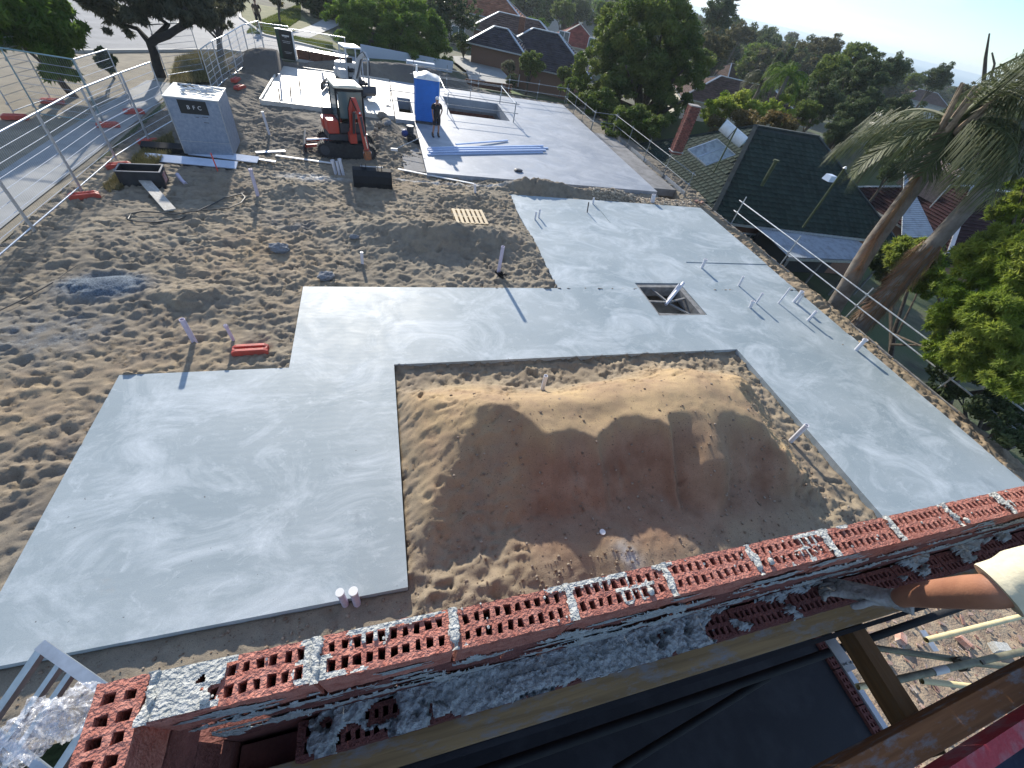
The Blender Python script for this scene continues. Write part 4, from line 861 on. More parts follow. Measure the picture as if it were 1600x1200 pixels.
# steel cabinet with B F C plate
cz = 1.83; A0, A1 = G(288, 238, 0), G(366, 243, 0); wcab = (A1-A0).length; back = G(243, 122, cz)-G(250, 158, cz); dep = hypot(back.x, back.y); dep = min(max(dep, .9), 1.7)
cab = thing('site_cabinet', 'tall galvanised steel site cabinet with black nameplate and tools on its lid', 'cabinet', (A0+A1)/2+Vector((0, 0, -.04)), atan2(A1.y-A0.y, A1.x-A0.x))
M_CAB = mat('zincalume', (.20, .25, .33), .5, .3, col2=(.29, .34, .42), vscale=9, bump=.12, bscale=60); M_LID = mat('cabinet_lid', (.70, .69, .62), .5, var=.08, vscale=4)
q = MB(); q.box((0, dep/2, cz/2), (wcab, dep, cz)); q.build('body', M_CAB, cab); q = MB(); q.box((0, dep/2, cz+.015), (wcab+.05, dep+.05, .03)); q.build('lid', M_LID, cab)
q = MB(); q.box((0, -.004, .45), (wcab*.96, .008, .012)); q.box((-wcab/2+.012, -.006, cz/2), (.022, .012, cz-.03)); q.box((wcab/2-.012, -.006, cz/2), (.022, .012, cz-.03)); q.build('seam', M_GALV, cab)
q = MB(); q.box((-.02, -.007, cz-.26), (.86, .012, .42)); npz = q.build('nameplate', mat('black_plate', (.008, .012, .016), .5), cab)
def text(s_, size, loc, rot, m, parent, name='lettering', depth=.002, sp=1.):
    cu = bpy.data.curves.new('t', 'FONT'); cu.body = s_; cu.size = size; cu.align_x = 'CENTER'; cu.align_y = 'CENTER'; cu.extrude = depth; cu.space_character = sp
    o = bpy.data.objects.new('t', cu); me = bpy.data.meshes.new_from_object(o); bpy.data.objects.remove(o)
    o = obj(name, me, m, parent); o.location = loc; o.rotation_euler = rot; return o
M_LET = mat('white_lettering', (.7, .7, .7), .6)
[text(ch, .17, (x_, -.016, cz-.27), (pi/2, 0, 0), M_LET, npz, name='letter') for ch, x_ in (('B', -.17), ('F', 0), ('C', .17))]
q = MB(); [q.box((x, -.004, z), (w, .006, .018)) for x, z, w in ((.0, cz-.56, .10), (.22, cz-.54, .12), (.32, cz-.54, .06), (.24, cz-.72, .16))]; q.build('marker_scrawl', M_DKCAP, cab)
tl = thing('scaffold_fittings', 'tangle of steel fittings and rods lying on the cabinet lid', 'fittings', cab.location+Vector((0, 0, cz+.03)), cab.rotation_euler.z); r = random.Random(8)
for k in range(34):
    x, y = r.uniform(-.45, .7)*wcab*.55+.05, dep*.5+r.uniform(-.25, .35)*dep; a = r.uniform(-.6, .6); L_ = r.uniform(.12, .45)
    q = MB(); q.cyl((x-L_/2*cos(a), y-L_/2*sin(a), r.uniform(.02, .09)), (x+L_/2*cos(a), y+L_/2*sin(a), r.uniform(.02, .12)), r.choice((.012, .02, .026)), n=7); q.build('rod', M_GALV if k % 3 else M_WHITE, tl)
for k in range(4): q = MB(); q.tube([(-.68+.01*k, dep*.93-.05*k, .02), (-.3, dep*(.88-.06*k), .03), (.0, dep*(.72-.07*k), .05)], .014, 6); q.build('rod', M_BLK if k % 2 else M_GALV, tl)
# insulation sheets and boards by the cabinet
M_SHEET = mat('pale_blue_sheet', (.50, .58, .70), .45, var=.08, vscale=2); M_SHW = mat('white_board', (.72, .72, .70), .6, var=.06, vscale=3)
for i, (a, b_, w_, z0, m_, lb) in enumerate((((226, 238), (330, 245), .34, .22, M_BLK, 'dark underside sheet standing behind the pale blue sheets'), ((228, 252), (372, 264), .42, .08, M_SHEET, 'front pale blue wall sheet lying by the cabinet foot'), ((300, 246), (405, 256), .38, .12, M_SHEET, 'rear pale blue sheet overlapping the front one'), ((400, 240), (446, 238), .16, .06, M_SHEET, 'short pale blue batten on the sand left of the excavator'), ((432, 247), (520, 258), .11, .07, M_SHW, 'long white batten pointing at the pipe cluster'), ((400, 250), (432, 257), .12, .10, M_SHEET, 'tapered blue offcut at the end of the long sheets'), ((622, 268), (785, 291), .10, .0, M_SHW, 'white plastic strip in the sand in front of the rear slab'))):
    pa, pb = GS(*a), GS(*b_); d_ = pb-pa; q = MB(); q.box((0, 0, 0), (hypot(d_.x, d_.y), w_, .03 if i else .16)); o = q.build('sheet', m_); o.location = (pa+pb)/2+Vector((0, 0, z0)); o.rotation_euler = (.25 if i < 3 else 0, 0, atan2(d_.y, d_.x)); tag(o, lb, 'sheet')
q = MB(); q.cyl((0, 0, -.1), (-.05, .02, .62), .022, n=7); o = q.build('marker_stake', mat('fluoro_stake', (.75, .10, .07), .6)); o.location = GS(341, 268); tag(o, 'fluorescent red marker stake leaning in front of the blue sheets', 'stake')
# hose loops
M_HOSE = mat('black_hose', (.05, .05, .048), .6)
hp_ = [(382, 305), (376, 307), (350, 310), (335, 322), (310, 333), (280, 340), (245, 348), (215, 350), (202, 346), (207, 337), (225, 334), (255, 336), (275, 338), (300, 334), (330, 331), (360, 328), (378, 320), (384, 312), (378, 305)]
q = MB(); q.tube([GS(*h)+Vector((0, 0, .07)) for h in hp_], .019, 7); tag(q.build('hose', M_HOSE, None, True), 'black hose lying in a long flat loop on the sand', 'hose')
q = MB(); q.tube([GS(*h)+Vector((0, 0, .05)) for h in ((2, 488), (40, 470), (85, 444))], .012, 7); q.tube([GS(*h)+Vector((0, 0, .04)) for h in ((92, 438), (108, 428), (122, 417))], .008, 6); tag(q.build('reinforcing_rod', M_HOSE, None, True), 'thin dark rod lying on the sand left of the grey mortar dump', 'rod')
# excavator bucket
bk = thing('excavator_bucket', 'wide black excavator bucket standing on the sand', 'bucket', GS(583, 290)+Vector((0, .1, 0)), .03); bw = 1.42
prof = [(-.30, .02), (-.34, .22), (-.28, .46), (-.08, .60), (.22, .62)]; inn = [(.20, .585), (-.06, .565), (-.25, .43), (-.305, .22), (-.265, .04)]
q = MB(); q.prism(prof+inn, 'x', -bw/2, bw/2); q.build('shell', M_BLK, bk, False)
for s_ in (-1, 1): q = MB(); q.prism(prof+[(.30, .05)], 'x', s_*bw/2-.012, s_*bw/2+.012); q.build('side_plate', M_BLK, bk)
for x in (-.36, -.22, .22, .36): q = MB(); q.prism([(-.12, .58), (-.05, .76), (.08, .78), (.16, .62)], 'x', x-.012, x+.012); q.build('ear', M_BLK, bk)
q = MB(); q.cyl((-.42, 0, .72), (.42, 0, .72), .022); q.build('pin', M_GALV, bk, True); q = MB(); q.box((0, .3, .05), (bw, .1, .02)); q.build('cutting_edge', M_GALV, bk)
# ---- red excavator
M_XRED = mat('excavator_red', (.48, .05, .03), .45, col2=(.40, .07, .05), vscale=5); M_RUB2 = mat('track_rubber', (.025, .025, .027), .85, var=.4, vscale=12, bump=.5); M_DGREY = mat('dark_grey_paint', (.04, .045, .055), .5, var=.2, vscale=6); M_CREAMP = mat('cream_roof', (.62, .56, .42), .55, var=.08, vscale=5)
M_GLASS = mat('tinted_glass', (.10, .15, .16), .08, spec=.8); M_CHROME = mat('chrome_rod', (.75, .75, .76), .2, 1.0)
def stadium(L, H, n=8):
    r = H/2; pts = []
    for k in range(n+1): a = -pi/2+pi*k/n; pts.append((L/2-r+r*cos(a), r+r*sin(a)))
    for k in range(n+1): a = pi/2+pi*k/n; pts.append((-L/2+r+r*cos(a), r+r*sin(a)))
    return pts
def machine(lb, loc, rz, hrot, red, roof, cab_glass, group=None, arm='down', sc=1.):
    t = thing('excavator', lb, 'excavator', loc, rz, group); t.scale = (sc,)*3
    for s_ in (-1, 1):
        q = MB(); q.prism(stadium(2.15, .50), 'y', s_*.66-.15, s_*.66+.15); tr_ = q.build('track', M_RUB2, t)
        q = MB(); pts = stadium(2.19, .54, 10)
        for k in range(len(pts)):
            a, b_ = Vector((pts[k][0], 0, pts[k][1]-.02)), Vector((pts[(k+1) % len(pts)][0], 0, pts[(k+1) % len(pts)][1]-.02)); d_ = b_-a
            m_ = max(1, int(d_.length/.11))
            for j in range(m_): c_ = a+d_*((j+.5)/m_); q.beam(c_-d_.normalized()*.02+Vector((0, s_*.66, 0)), c_+d_.normalized()*.02+Vector((0, s_*.66, 0)), .30, .03)
        q.build('cleats', M_RUB2, tr_)['kind'] = 'stuff'
        for x in (-.82, .82): q = MB(); q.cyl((x, s_*.66-.17, .25), (x, s_*.66+.17, .25), .17, n=14); q.build('sprocket', M_DGREY, t, True)
    q = MB(); q.box((0, 0, .34), (1.0, 1.0, .2)); q.cyl((0, 0, .44), (0, 0, .56), .42, n=20); q.build('chassis', M_DGREY, t)
    q = MB(); q.prism([(-1.55, .02), (-1.62, .12), (-1.60, .30), (-1.52, .44), (-1.49, .42), (-1.56, .28), (-1.57, .14), (-1.51, .02)], 'y', -.80, .80); q.build('blade', M_DGREY, t)
    for s_ in (-1, 1): q = MB(); q.beam((-1.53, s_*.35, .2), (-.5, s_*.28, .32), .07, .10); q.build('blade_arm', M_XRED if red is M_XRED else M_GALV, t)
    q = MB(); q.cyl((-1.5, 0, .3), (-.6, 0, .42), .035); q.build('blade_ram', M_CHROME, t, True)
    R = Matrix.Rotation(hrot, 4, 'Z')   # upper body faces local -y before the turn
    def up(nm, q, m, smooth=False, bevel=0): q.v = [tuple(R @ Vector(v)) for v in q.v]; return q.build(nm, m, t, smooth, bevel)
    q = MB(); n_ = 14; arc = [(.74*cos(pi*k/n_), .28+.72*sin(pi*k/n_)) for k in range(n_+1)]
    q.prism([(.74, -.55)]+arc+[(-.74, -.55)], 'z', .58, .78); up('deck', q, M_DGREY)
    q = MB(); q.prism([(.78, .05)]+[(.78*cos(pi*k/n_), .30+.76*sin(pi*k/n_)) for k in range(n_+1)]+[(-.78, .05)], 'z', .785, 1.12); up('counterweight', q, red, False, .03)
    q = MB(); q.prism([(.70, .25)]+[(.70*cos(pi*k/n_), .30+.66*sin(pi*k/n_)) for k in range(n_+1)]+[(-.70, .25)], 'z', 1.125, 1.45); up('engine_cover', q, red if red is not M_XRED else M_DGREY, False, .05)
    q = MB(); q.box((-.53, -.15, 1.02), (.42, .78, .46)); up('side_cover', q, red, False, .04)
    cx = .17
    for x in (-.30, .66):
        for y in (-.52, .42): q = MB(); q.beam((x, y, .80), (x, y*.96, 2.28), .06, .06); up('cab_post', q, M_BLK if cab_glass else M_GALV)
    if cab_glass:
        q = MB(); q.box((cx+.01, -.55, 1.75), (.84, .012, .85)); up('windscreen', q, M_GLASS)
        q = MB(); q.box((-.305, -.05, 1.65), (.012, .84, 1.1)); up('side_window', q, M_GLASS); q = MB(); q.box((.665, -.05, 1.65), (.012, .84, 1.1)); up('side_window', q, M_GLASS)
        q = MB(); q.box((cx, -.53, 1.15), (.9, .05, .05)); q.box((cx, -.53, 2.22), (.9, .05, .06)); up('cab_frame', q, M_BLK)
        q = MB(); q.box((cx, -.30, 2.36), (.62, .42, .02)); up('roof_hatch', q, mat('green_hatch_glass', (.28, .45, .42), .2))
        q = MB(); q.box((cx+.01, -.55, 1.0), (.92, .03, .3)); up('front_panel', q, M_DGREY)
    q = MB(); q.box((cx, -.04, 2.31), (1.06, 1.06, .075), taper=(.94, .94)); up('cab_roof', q, roof, False, .03)
    q = MB(); q.box((cx, .12, 1.12), (.46, .44, .14)); q.box((cx, .33, 1.42), (.44, .12, .56)); up('seat', q, M_BLK, False, .03)
    for x in (-.1, .44): q = MB(); q.cyl((x, -.2, .8), (x, -.25, 1.32), .02, n=6); q.sphere((x, -.25, 1.34), .04, nu=8, nv=5); up('lever', q, M_BLK)
    bx = .10
    q = MB(); q.box((bx, -.68, .72), (.26, .30, .34)); up('swing_post', q, red)
    if arm == 'down':
        B0, B1, B2 = Vector((bx, -.74, .88)), Vector((bx, -.95, 1.65)), Vector((bx+.04, -1.25, 2.12)); D1, D2 = Vector((bx+.10, -1.60, 1.72)), Vector((bx+.22, -1.72, .62))
    else:
        B0, B1, B2 = Vector((bx, -.74, .88)), Vector((bx+.2, -1.1, 1.9)), Vector((bx+.35, -1.6, 2.3)); D1, D2 = Vector((bx+.40, -1.9, 2.0)), Vector((bx+.45, -1.6, .75))
    for s_ in (-.075, .075):
        q = MB(); o_ = Vector((s_, 0, 0)); q.beam(B0+o_, B1+o_, .02, .24); q.beam(B1+o_*.99, B2+o_*.99, .02, .22); up('boom_plate', q, red)
    q = MB(); q.beam(B0, B1, .128, .2); q.beam(B1, B2, .127, .19); up('boom', q, red, False, .01)
    q = MB(); q.beam(B2, D1, .12, .16); q.beam(D1, D2, .12, .15); up('dipper', q, red, False, .01)
    q = MB(); q.cyl(B0+Vector((.02, -.12, .05)), B1+Vector((.01, -.22, .05)), .045); up('hydraulic_ram', q, M_DGREY, True); q = MB(); q.cyl(B1+Vector((0, -.1, .05)), D1+Vector((0, -.05, .1)), .03); up('ram_rod', q, M_CHROME, True)
    q = MB(); q.cyl(D1+Vector((0, -.13, 0)), D1.lerp(D2, .55)+Vector((0, -.13, 0)), .042); up('hydraulic_ram', q, M_DGREY, True); q = MB(); q.cyl(D1.lerp(D2, .5)+Vector((0, -.13, 0)), D2+Vector((0, -.13, .1)), .022); up('ram_rod', q, M_CHROME, True)
    q = MB(); q.tube([B0+Vector((-.09, 0, .2)), B1+Vector((-.10, .1, .1)), B2+Vector((-.1, .08, .05)), D1+Vector((-.1, 0, .15))], .018, 6); up('hose', q, M_BLK, True)
    if arm == 'down':
        q = MB(); q.box(D2+Vector((0, -.02, -.16)), (.22, .26, .30)); up('quick_hitch', q, mat('orange_hitch', (.42, .12, .03), .6, col2=(.15, .09, .06), vscale=12)); q = MB(); q.cyl(D2+Vector((-.16, 0, -.1)), D2+Vector((.16, 0, -.1)), .035); up('hitch_pin', q, M_CHROME, True)
    else:
        q = MB(); c_ = D2+Vector((0, .15, -.25)); q.prism([(c_.y-.25, c_.z+.25), (c_.y-.3, c_.z-.1), (c_.y-.1, c_.z-.3), (c_.y+.25, c_.z-.3), (c_.y+.2, c_.z-.22), (c_.y-.05, c_.z-.22), (c_.y-.2, c_.z-.05), (c_.y-.15, c_.z+.25)], 'x', c_.x-.4, c_.x+.4); up('bucket', q, M_DGREY)
    return t
xl = G(542, 232, 0); machine('red compact excavator with closed cab and cream roof parked on the sand', (xl.x+.0, xl.y+.1, -.14), .08, .22, M_XRED, M_CREAMP, True, sc=1.1)
M_XW = mat('grey_white_paint', (.50, .50, .48), .5, col2=(.36, .37, .38), vscale=6)
xl = G(545, 142, 0); machine('white canopied mini excavator parked behind the red one on the membrane pad', (-1.5, 30.6, .0), -.15, .55, M_XW, M_WHITE, False, arm='out', sc=.95)
# ---- portable toilet
M_BLUE = mat('toilet_blue', (.012, .14, .50), .5, var=.08, vscale=3); M_BLUE2 = mat('toilet_blue_light', (.02, .17, .55), .45)
tb_ = G(650, 192, 0); to = thing('portable_toilet', 'bright blue portable toilet with white domed roof on the rear slab', 'toilet', (tb_.x+.60, tb_.y+.56, 0), -.03); to.scale = (1.1, 1.1, 1)
q = MB(); q.box((0, 0, .06), (1.12, 1.12, .12)); q.build('base_skid', M_DGREY, to)
q = MB(); q.box((0, 0, 1.08), (1.06, 1.06, 1.92)); q.build('body', M_BLUE, to, False, .02)
for k in range(8): q = MB(); q.box((0, -.536, .25+k*.085), (.92, .012, .03)); q.build('rib', M_BLUE, to)
for s_ in (-1, 1):
    for s2 in (-1, 1): q = MB(); q.box((s_*.535, s2*.535, 1.08), (.06, .06, 1.9)); q.build('corner_post', M_BLUE2, to, False, .01)
q = MB(); q.box((.538, 0, 1.08), (.012, .72, 1.7)); dr_ = q.build('door', M_BLUE2, to, False, .004); q = MB(); q.box((.56, -.27, 1.05), (.03, .04, .16)); q.build('handle', M_DGREY, dr_)
q = MB(); N = 12
for i in range(N+1):
    for j in range(N+1): u, v = -1+2*i/N, -1+2*j/N; q.v.append((u*.60, v*.60, 2.05+.22*(1-u**4)*(1-v**4)*(.8+.2*cos(6*u))))
for i in range(N):
    for j in range(N): a = i*(N+1)+j; q.f.append((a, a+N+1, a+N+2, a+1))
q.build('roof', mat('translucent_white_roof', (.75, .75, .73), .5, var=.15, vscale=6, trans=.2), to, True); q = MB(); q.box((0, 0, 2.045), (1.2, 1.2, .03)); q.build('roof_rim', M_WHITE, to)
q = MB(); q.cyl((-.45, .42, .3), (-.45, .42, 2.42), .045); q.build('vent_pipe', M_WHITE, to, True)
# ---- standing worker
M_TEE = mat('black_tshirt', (.012, .012, .016), .9, bump=.4, bscale=14); M_SHORT = mat('black_shorts', (.015, .015, .02), .9, bump=.4, bscale=16); M_BOOT = mat('dark_boots', (.03, .028, .026), .8); M_CAP = mat('white_cap', (.7, .68, .64), .8); M_SK2 = mat('tanned_skin', (.36, .19, .12), .55)
def worker(loc, rz, lb, tee=M_TEE, shorts=M_SHORT, hat=M_CAP, H=1.78, legs=None):
    t = thing('person', lb, 'person', loc, rz); s_ = H/1.78; t.scale = (s_,)*3
    # body: continuous skinned figure, faces local -y, weight on its left leg, hand on hip
    V = [(0, 0, .96), (0, 0, 1.12), (0, .01, 1.30), (0, .01, 1.44), (0, -.005, 1.52), (0, -.015, 1.60),
         (-.10, 0, .90), (-.15, -.02, .50), (-.19, .02, .10), (-.20, -.10, .05), (.10, 0, .90), (.12, -.01, .50), (.13, .02, .10), (.14, -.11, .05),
         (-.19, .01, 1.42), (-.24, .03, 1.16), (-.22, -.04, .92), (-.21, -.07, .83), (.19, .01, 1.42), (.33, .06, 1.20), (.20, -.06, 1.04), (.14, -.09, .99)]
    E_ = [(0, 1), (1, 2), (2, 3), (3, 4), (4, 5), (0, 6), (6, 7), (7, 8), (8, 9), (0, 10), (10, 11), (11, 12), (12, 13), (3, 14), (14, 15), (15, 16), (16, 17), (3, 18), (18, 19), (19, 20), (20, 21)]
    rr = [(.15, .10), (.135, .095), (.16, .105), (.13, .08), (.058, .058), (.06, .065), .085, .058, .04, .035, .085, .058, .04, .035, .06, .042, .032, .035, .06, .042, .032, .035]
    skin('body', V, rr, M_SK2, t, E_)
    chain([(0, 0, .92), (0, 0, 1.02), (0, .005, 1.18), (0, .01, 1.34), (0, .01, 1.47)], [.165, .16, .165, .185, .09], tee, 'tshirt', t, 18)
    for s2 in (-1, 1):
        chain([(s2*.12, .01, 1.44), (s2*.21, .015, 1.38), (s2*.245 if s2 > 0 else -.235, .03, 1.26)], [.085, .078, .072], tee, 'sleeve', t, 12)
        chain([(s2*.075, 0, .98), (s2*.11, -.005, .78), (s2*(.125 if s2 < 0 else .115), -.01, .56)], [.12, .105, .092], shorts, 'shorts_leg', t, 14)
        x = -.19 if s2 < 0 else .13; chain([(x, .03, .22), (x, .025, .10), (x-.005, -.03, .055), (x-.01, -.13, .04)], [.05, .058, .055, .042], M_BOOT, 'boot', t, 10)
    q = MB(); q.sphere((0, -.015, 1.655), .100, (.82, .98, 1.2), 18, 14); q.sphere((0, -.115, 1.645), .016, (.8, 1, 1.3), 8, 6)
    for s2 in (-1, 1): q.sphere((s2*.083, 0, 1.65), .022, (.4, .9, 1.3), 8, 6)
    q.build('head', M_SK2, t, True)
    q = MB()
    for s2 in (-1, 1): q.sphere((s2*.033, -.107, 1.665), .010, nu=8, nv=6)
    q.box((0, -.108, 1.612), (.045, .006, .008)); q.build('face_features', mat('dark_features', (.05, .025, .02), .6), t)
    q = MB(); q.sphere((0, -.01, 1.70), .104, (.88, 1.0, .82), 18, 10); q.prism([(-.085, -.09), (-.07, -.17), (0, -.20), (.07, -.17), (.085, -.09)], 'z', 1.69, 1.70); q.build('cap', hat, t, True)
    # hands with fingers
    for hx, hy, hz, sx_ in ((-.21, -.07, .84, -1), (.14, -.09, .99, 1)):
        vs = [(hx, hy, hz+.02), (hx, hy-.01, hz-.035)]; ed = [(0, 1)]; rd = [(.03, .02), (.034, .017)]
        for j in range(4):
            o_ = (j-1.5)*.018; i0 = len(vs); vs += [(hx+o_*.3, hy-.02+o_, hz-.065), (hx+o_*.3-.004*sx_, hy-.03+o_, hz-.10+.006*abs(j-1.5))]; ed += [(1, i0), (i0, i0+1)]; rd += [.009, .008]
        i0 = len(vs); vs += [(hx+.004, hy-.05, hz-.01), (hx+.006, hy-.06, hz-.045)]; ed += [(0, i0), (i0, i0+1)]; rd += [.011, .009]
        skin('hand', vs, rd, M_SK2, t, ed, sub=1)
    return t
worker(G(683, 214, 0)+Vector((-.05, 0, 0)), .35, 'worker in black shirt, shorts and white cap standing by the blue toilet')
worker(G(407, 46, 0), .3, 'distant person in dark brown clothes beyond the far fence', mat('brown_jumper', (.06, .035, .02), .9), mat('dark_trousers', (.02, .015, .015), .9), mat('brown_hair', (.05, .03, .02), .9))
# ---- tools left of the worker
q = thing('tool_tub', 'dark tool tub with hoses on the narrow footing beside the rear slab', 'tub', G(642, 222, -.12)+Vector((0, .1, .0)))
w_ = MB(); w_.cyl((0, .3, 0), (0, .3, .62), .16, .18, 14); w_.build('bin', M_DGREY, q, True); w_ = MB(); w_.box((.1, -.1, .12), (.55, .5, .24)); w_.sphere((.05, -.05, .26), .22, (1, .8, .5), 10, 6); w_.build('bag', M_BLK, q)
w_ = MB(); w_.sphere((-.28, .05, .32), .17, (1, 1, 1), 12, 8); w_.build('drum', mat('navy_drum', (.01, .03, .16), .5), q, True)
q = MB(); pa, pb = GS(616, 235)+Vector((0, 0, .15)), G(657, 215, .5); q.cyl(pa, pb, .016, n=7); bo = q.build('broom', M_GALV, None, True); tag(bo, 'long handled broom propped across the tool tub', 'broom'); q = MB(); q.box(pa, (.3, .08, .1)); q.build('broom_head', M_WHITE, bo)
# ---- bundle of blue white lengths on the rear slab
M_LEN = mat('blue_white_upvc', (.42, .52, .72), .4, var=.06, vscale=2); r = random.Random(2)
for i in range(7):
    a, b_ = G(668+2*(i % 3), 233+1.6*i, .0), G(848-4*(i % 2)+(i % 3)*4, 229+1.7*i, 0); q = MB(); q.beam(a, b_, .085, .06); o = q.build('plastic_length', M_LEN); o.location.z = .035+.065*(i % 2)
    tag(o, ['rearmost', 'second from the back', 'third from the back', 'middle', 'fifth from the back', 'second from the front', 'front'][i]+' pale blue plastic length of the bundle on the rear slab', 'plastic length', 'plastic lengths on the rear slab')
q = MB(); a, b_ = G(712, 230, .0), G(793, 221, 0); q.beam(a+Vector((0, 0, .14)), b_+Vector((0, 0, .05)), .09, .06); tag(q.build('plastic_length', M_LEN), 'single plastic length lying askew behind the bundle on the rear slab', 'plastic length', 'plastic lengths on the rear slab')
q = MB(); q.sphere((0, 0, 0), .17, (1.4, 1, .4), 8, 5); o = q.build('rag', M_DGREY); o.location = G(810, 266, .05); tag(o, 'small dark scrap lying on the rear slab near its front edge', 'scrap')
# ---- guard rails
M_RAIL = mat('scaffold_galv', (.50, .53, .54), .42, .6, var=.2, vscale=9); M_DRAIL = mat('dull_rail', (.20, .22, .23), .55, .5, var=.2, vscale=9)
def guard(lb, a, b_, zs, z0, z1, step=2.2, m=M_RAIL, r=.024, toe=None, ext=.25, cat='guard rail'):
    a, b_ = Vector(a), Vector(b_); L = (b_-a).length; d_ = (b_-a)/L; t = thing('guard_rail', lb, cat, a, atan2(d_.y, d_.x), 'scaffold guard rails')
    n_ = max(1, round(L/step))
    for k in range(n_+1): q = MB(); q.cyl((L*k/n_, 0, z0), (L*k/n_, 0, z1), r, n=9); q.build('post', m, t, True)
    for z in zs:
        q = MB(); q.cyl((-ext, .04, z), (L+ext, .04, z), r, n=9); q.build('rail', m, t, True)
        for k in range(n_+1): q = MB(); q.box((L*k/n_, .02, z), (.07, .09, .07)); q.build('coupler', M_GALV, t)
    if toe:
        x = 0; k = 0
        while x < L-.3: w = min(2.3, L-x); q = MB(); q.box((x+w/2, -.03, toe+.12), (w-.06, .025, .24)); q.build('toe_board', M_FORM if k % 2 else M_GALV, t); x += 2.3; k += 1
    return t
guard('long galvanised double guard rail along the right boundary beside the palms', (17.0, 1.3, 0), (17.0, 16.7, 0), (.22, .72), -.9, 1.0, 3.7, M_RAIL, .026)
guard('guard rail with toe boards along the lower ledge of the rear slab', (15.55, 19.3, 0), (15.55, 29.2, 0), (.45, .98), -.5, 1.1, 2.3, M_DRAIL, .02, toe=-.2)
guard('guard rail closing the step in the rear slab edge', (13.95, 29.3, 0), (15.55, 29.3, 0), (.45, .98), -.2, 1.1, 1.6, M_DRAIL, .02)
guard('guard rail with toe boards along the far right edge of the rear slab', (13.95, 29.4, 0), (13.95, 34.9, 0), (.45, .98), -.1, 1.1, 1.9, M_DRAIL, .02, toe=0)
guard('guard rail along the far edge of the rear slab', (2.5, 35.15, 0), (13.9, 35.15, 0), (.5, 1.02), -.3, 1.3, 2.2, M_DRAIL, .02)
guard('guard rail along the near edge of the stair void', (4.0, 28.5, 0), (8.15, 28.5, 0), (.5, 1.0), 0, 1.1, 4.1, M_DRAIL, .02)
guard('guard rail along the far edge of the stair void', (4.0, 32.8, 0), (8.2, 32.8, 0), (.5, 1.0), 0, 1.15, 2, M_DRAIL, .02)
guard('guard rail on the left side of the stair void next to the toilet', (4.0, 28.6, 0), (4.0, 32.7, 0), (1.0,), 0, 1.1, 4, M_RAIL, .022, ext=.1)
guard('guard rail on the right side of the stair void', (8.2, 28.6, 0), (8.2, 32.7, 0), (1.0,), 0, 1.1, 4, M_RAIL, .022, ext=.1)
guard('short guard rail by the small opening left of the toilet', (.7, 27.7, 0), (2.3, 27.7, 0), (.55, 1.0), -.1, 1.1, 1.2, M_DRAIL, .02)
# concrete edge planks beside the long rail
for i in range(6):
    y0 = 4.2+i*2.45; q = MB(); q.box((0, 0, 0), (.07, 2.35, .30)); o = q.build('retaining_plank', M_FORM); o.location = (16.72, y0+1.2, -.42); tag(o, ['nearest concrete retaining plank under the long guard rail', 'second nearest retaining plank behind the right sand bank', 'retaining plank level with the near palm', 'retaining plank level with the far palm', 'retaining plank beside the carport roof', 'farthest retaining plank near the loose red bricks'][i], 'retaining plank')
q = MB(); q.span((16.62, -2, -3.2), (16.70, 19, -.45)); q.span((16.2, 18.9, -3.2), (16.28, 35, -.55)); o = q.build('retaining_wall', M_LEDGE); tag(o, 'low grey retaining wall at the right boundary of the site', 'retaining wall')
# ---- sign, brick stacks
sp_ = Vector((-5.55, 36.7, -.05)); sg = thing('sign_board', 'tall dark green and black sign board behind the spoil heap', 'sign', sp_, -.05); sg.scale = (.70, .70, .66)
M_GRN = mat('dark_green_board', (.012, .05, .035), .5); q = MB(); q.box((0, 0, 1.25), (1.35, .35, 2.3)); q.build('panel', M_GRN, sg); q = MB(); q.box((.14, -.182, 1.25), (1.05, .01, 2.2)); fp = q.build('black_face', mat('sign_black', (.008, .01, .014), .5), sg)
q = MB(); q.box((0, 0, 2.42), (1.4, .4, .04)); q.box((.715, 0, 1.25), (.06, .36, 2.3)); q.build('edge_trim', M_WHITE, sg)
q = MB()
for z, w in ((2.0, .62), (1.94, .58), (1.84, .22), (1.56, .7), (1.44, .58), (.72, .64), (.62, .5)): q.box((.14, -.190, z), (w, .004, .045 if z > 1.9 else .02))
q.build('lettering', M_LET, fp)
M_STK = mat('brown_bricks', (.15, .065, .04), .9, info=.15, var=.3, vscale=10); M_WRAP = mat('white_wrap', (.72, .71, .68), .4)
for i in range(4):
    p0 = Vector((-4.6+i*.80, 37.3-.12*i, -.08)); t = thing('brick_stack', ['leftmost', 'second from left', 'third from left', 'rightmost'][i]+' strapped pack of brown bricks under white wrap behind the heap', 'brick stack', p0, -.1, 'packs of bricks'); t.scale = (.8, .9, .72)
    nx_ = 4; 
    for c in range(9):
        for k in range(nx_):
            q = MB(); q.box((-.34+k*.228, 0, .12+c*.09), (.22, .86, .082)); q.build('brick', M_STK, t)
    q = MB(); q.box((0, 0, .94), (.95, .92, .03)); q.build('wrap', M_WRAP, t)
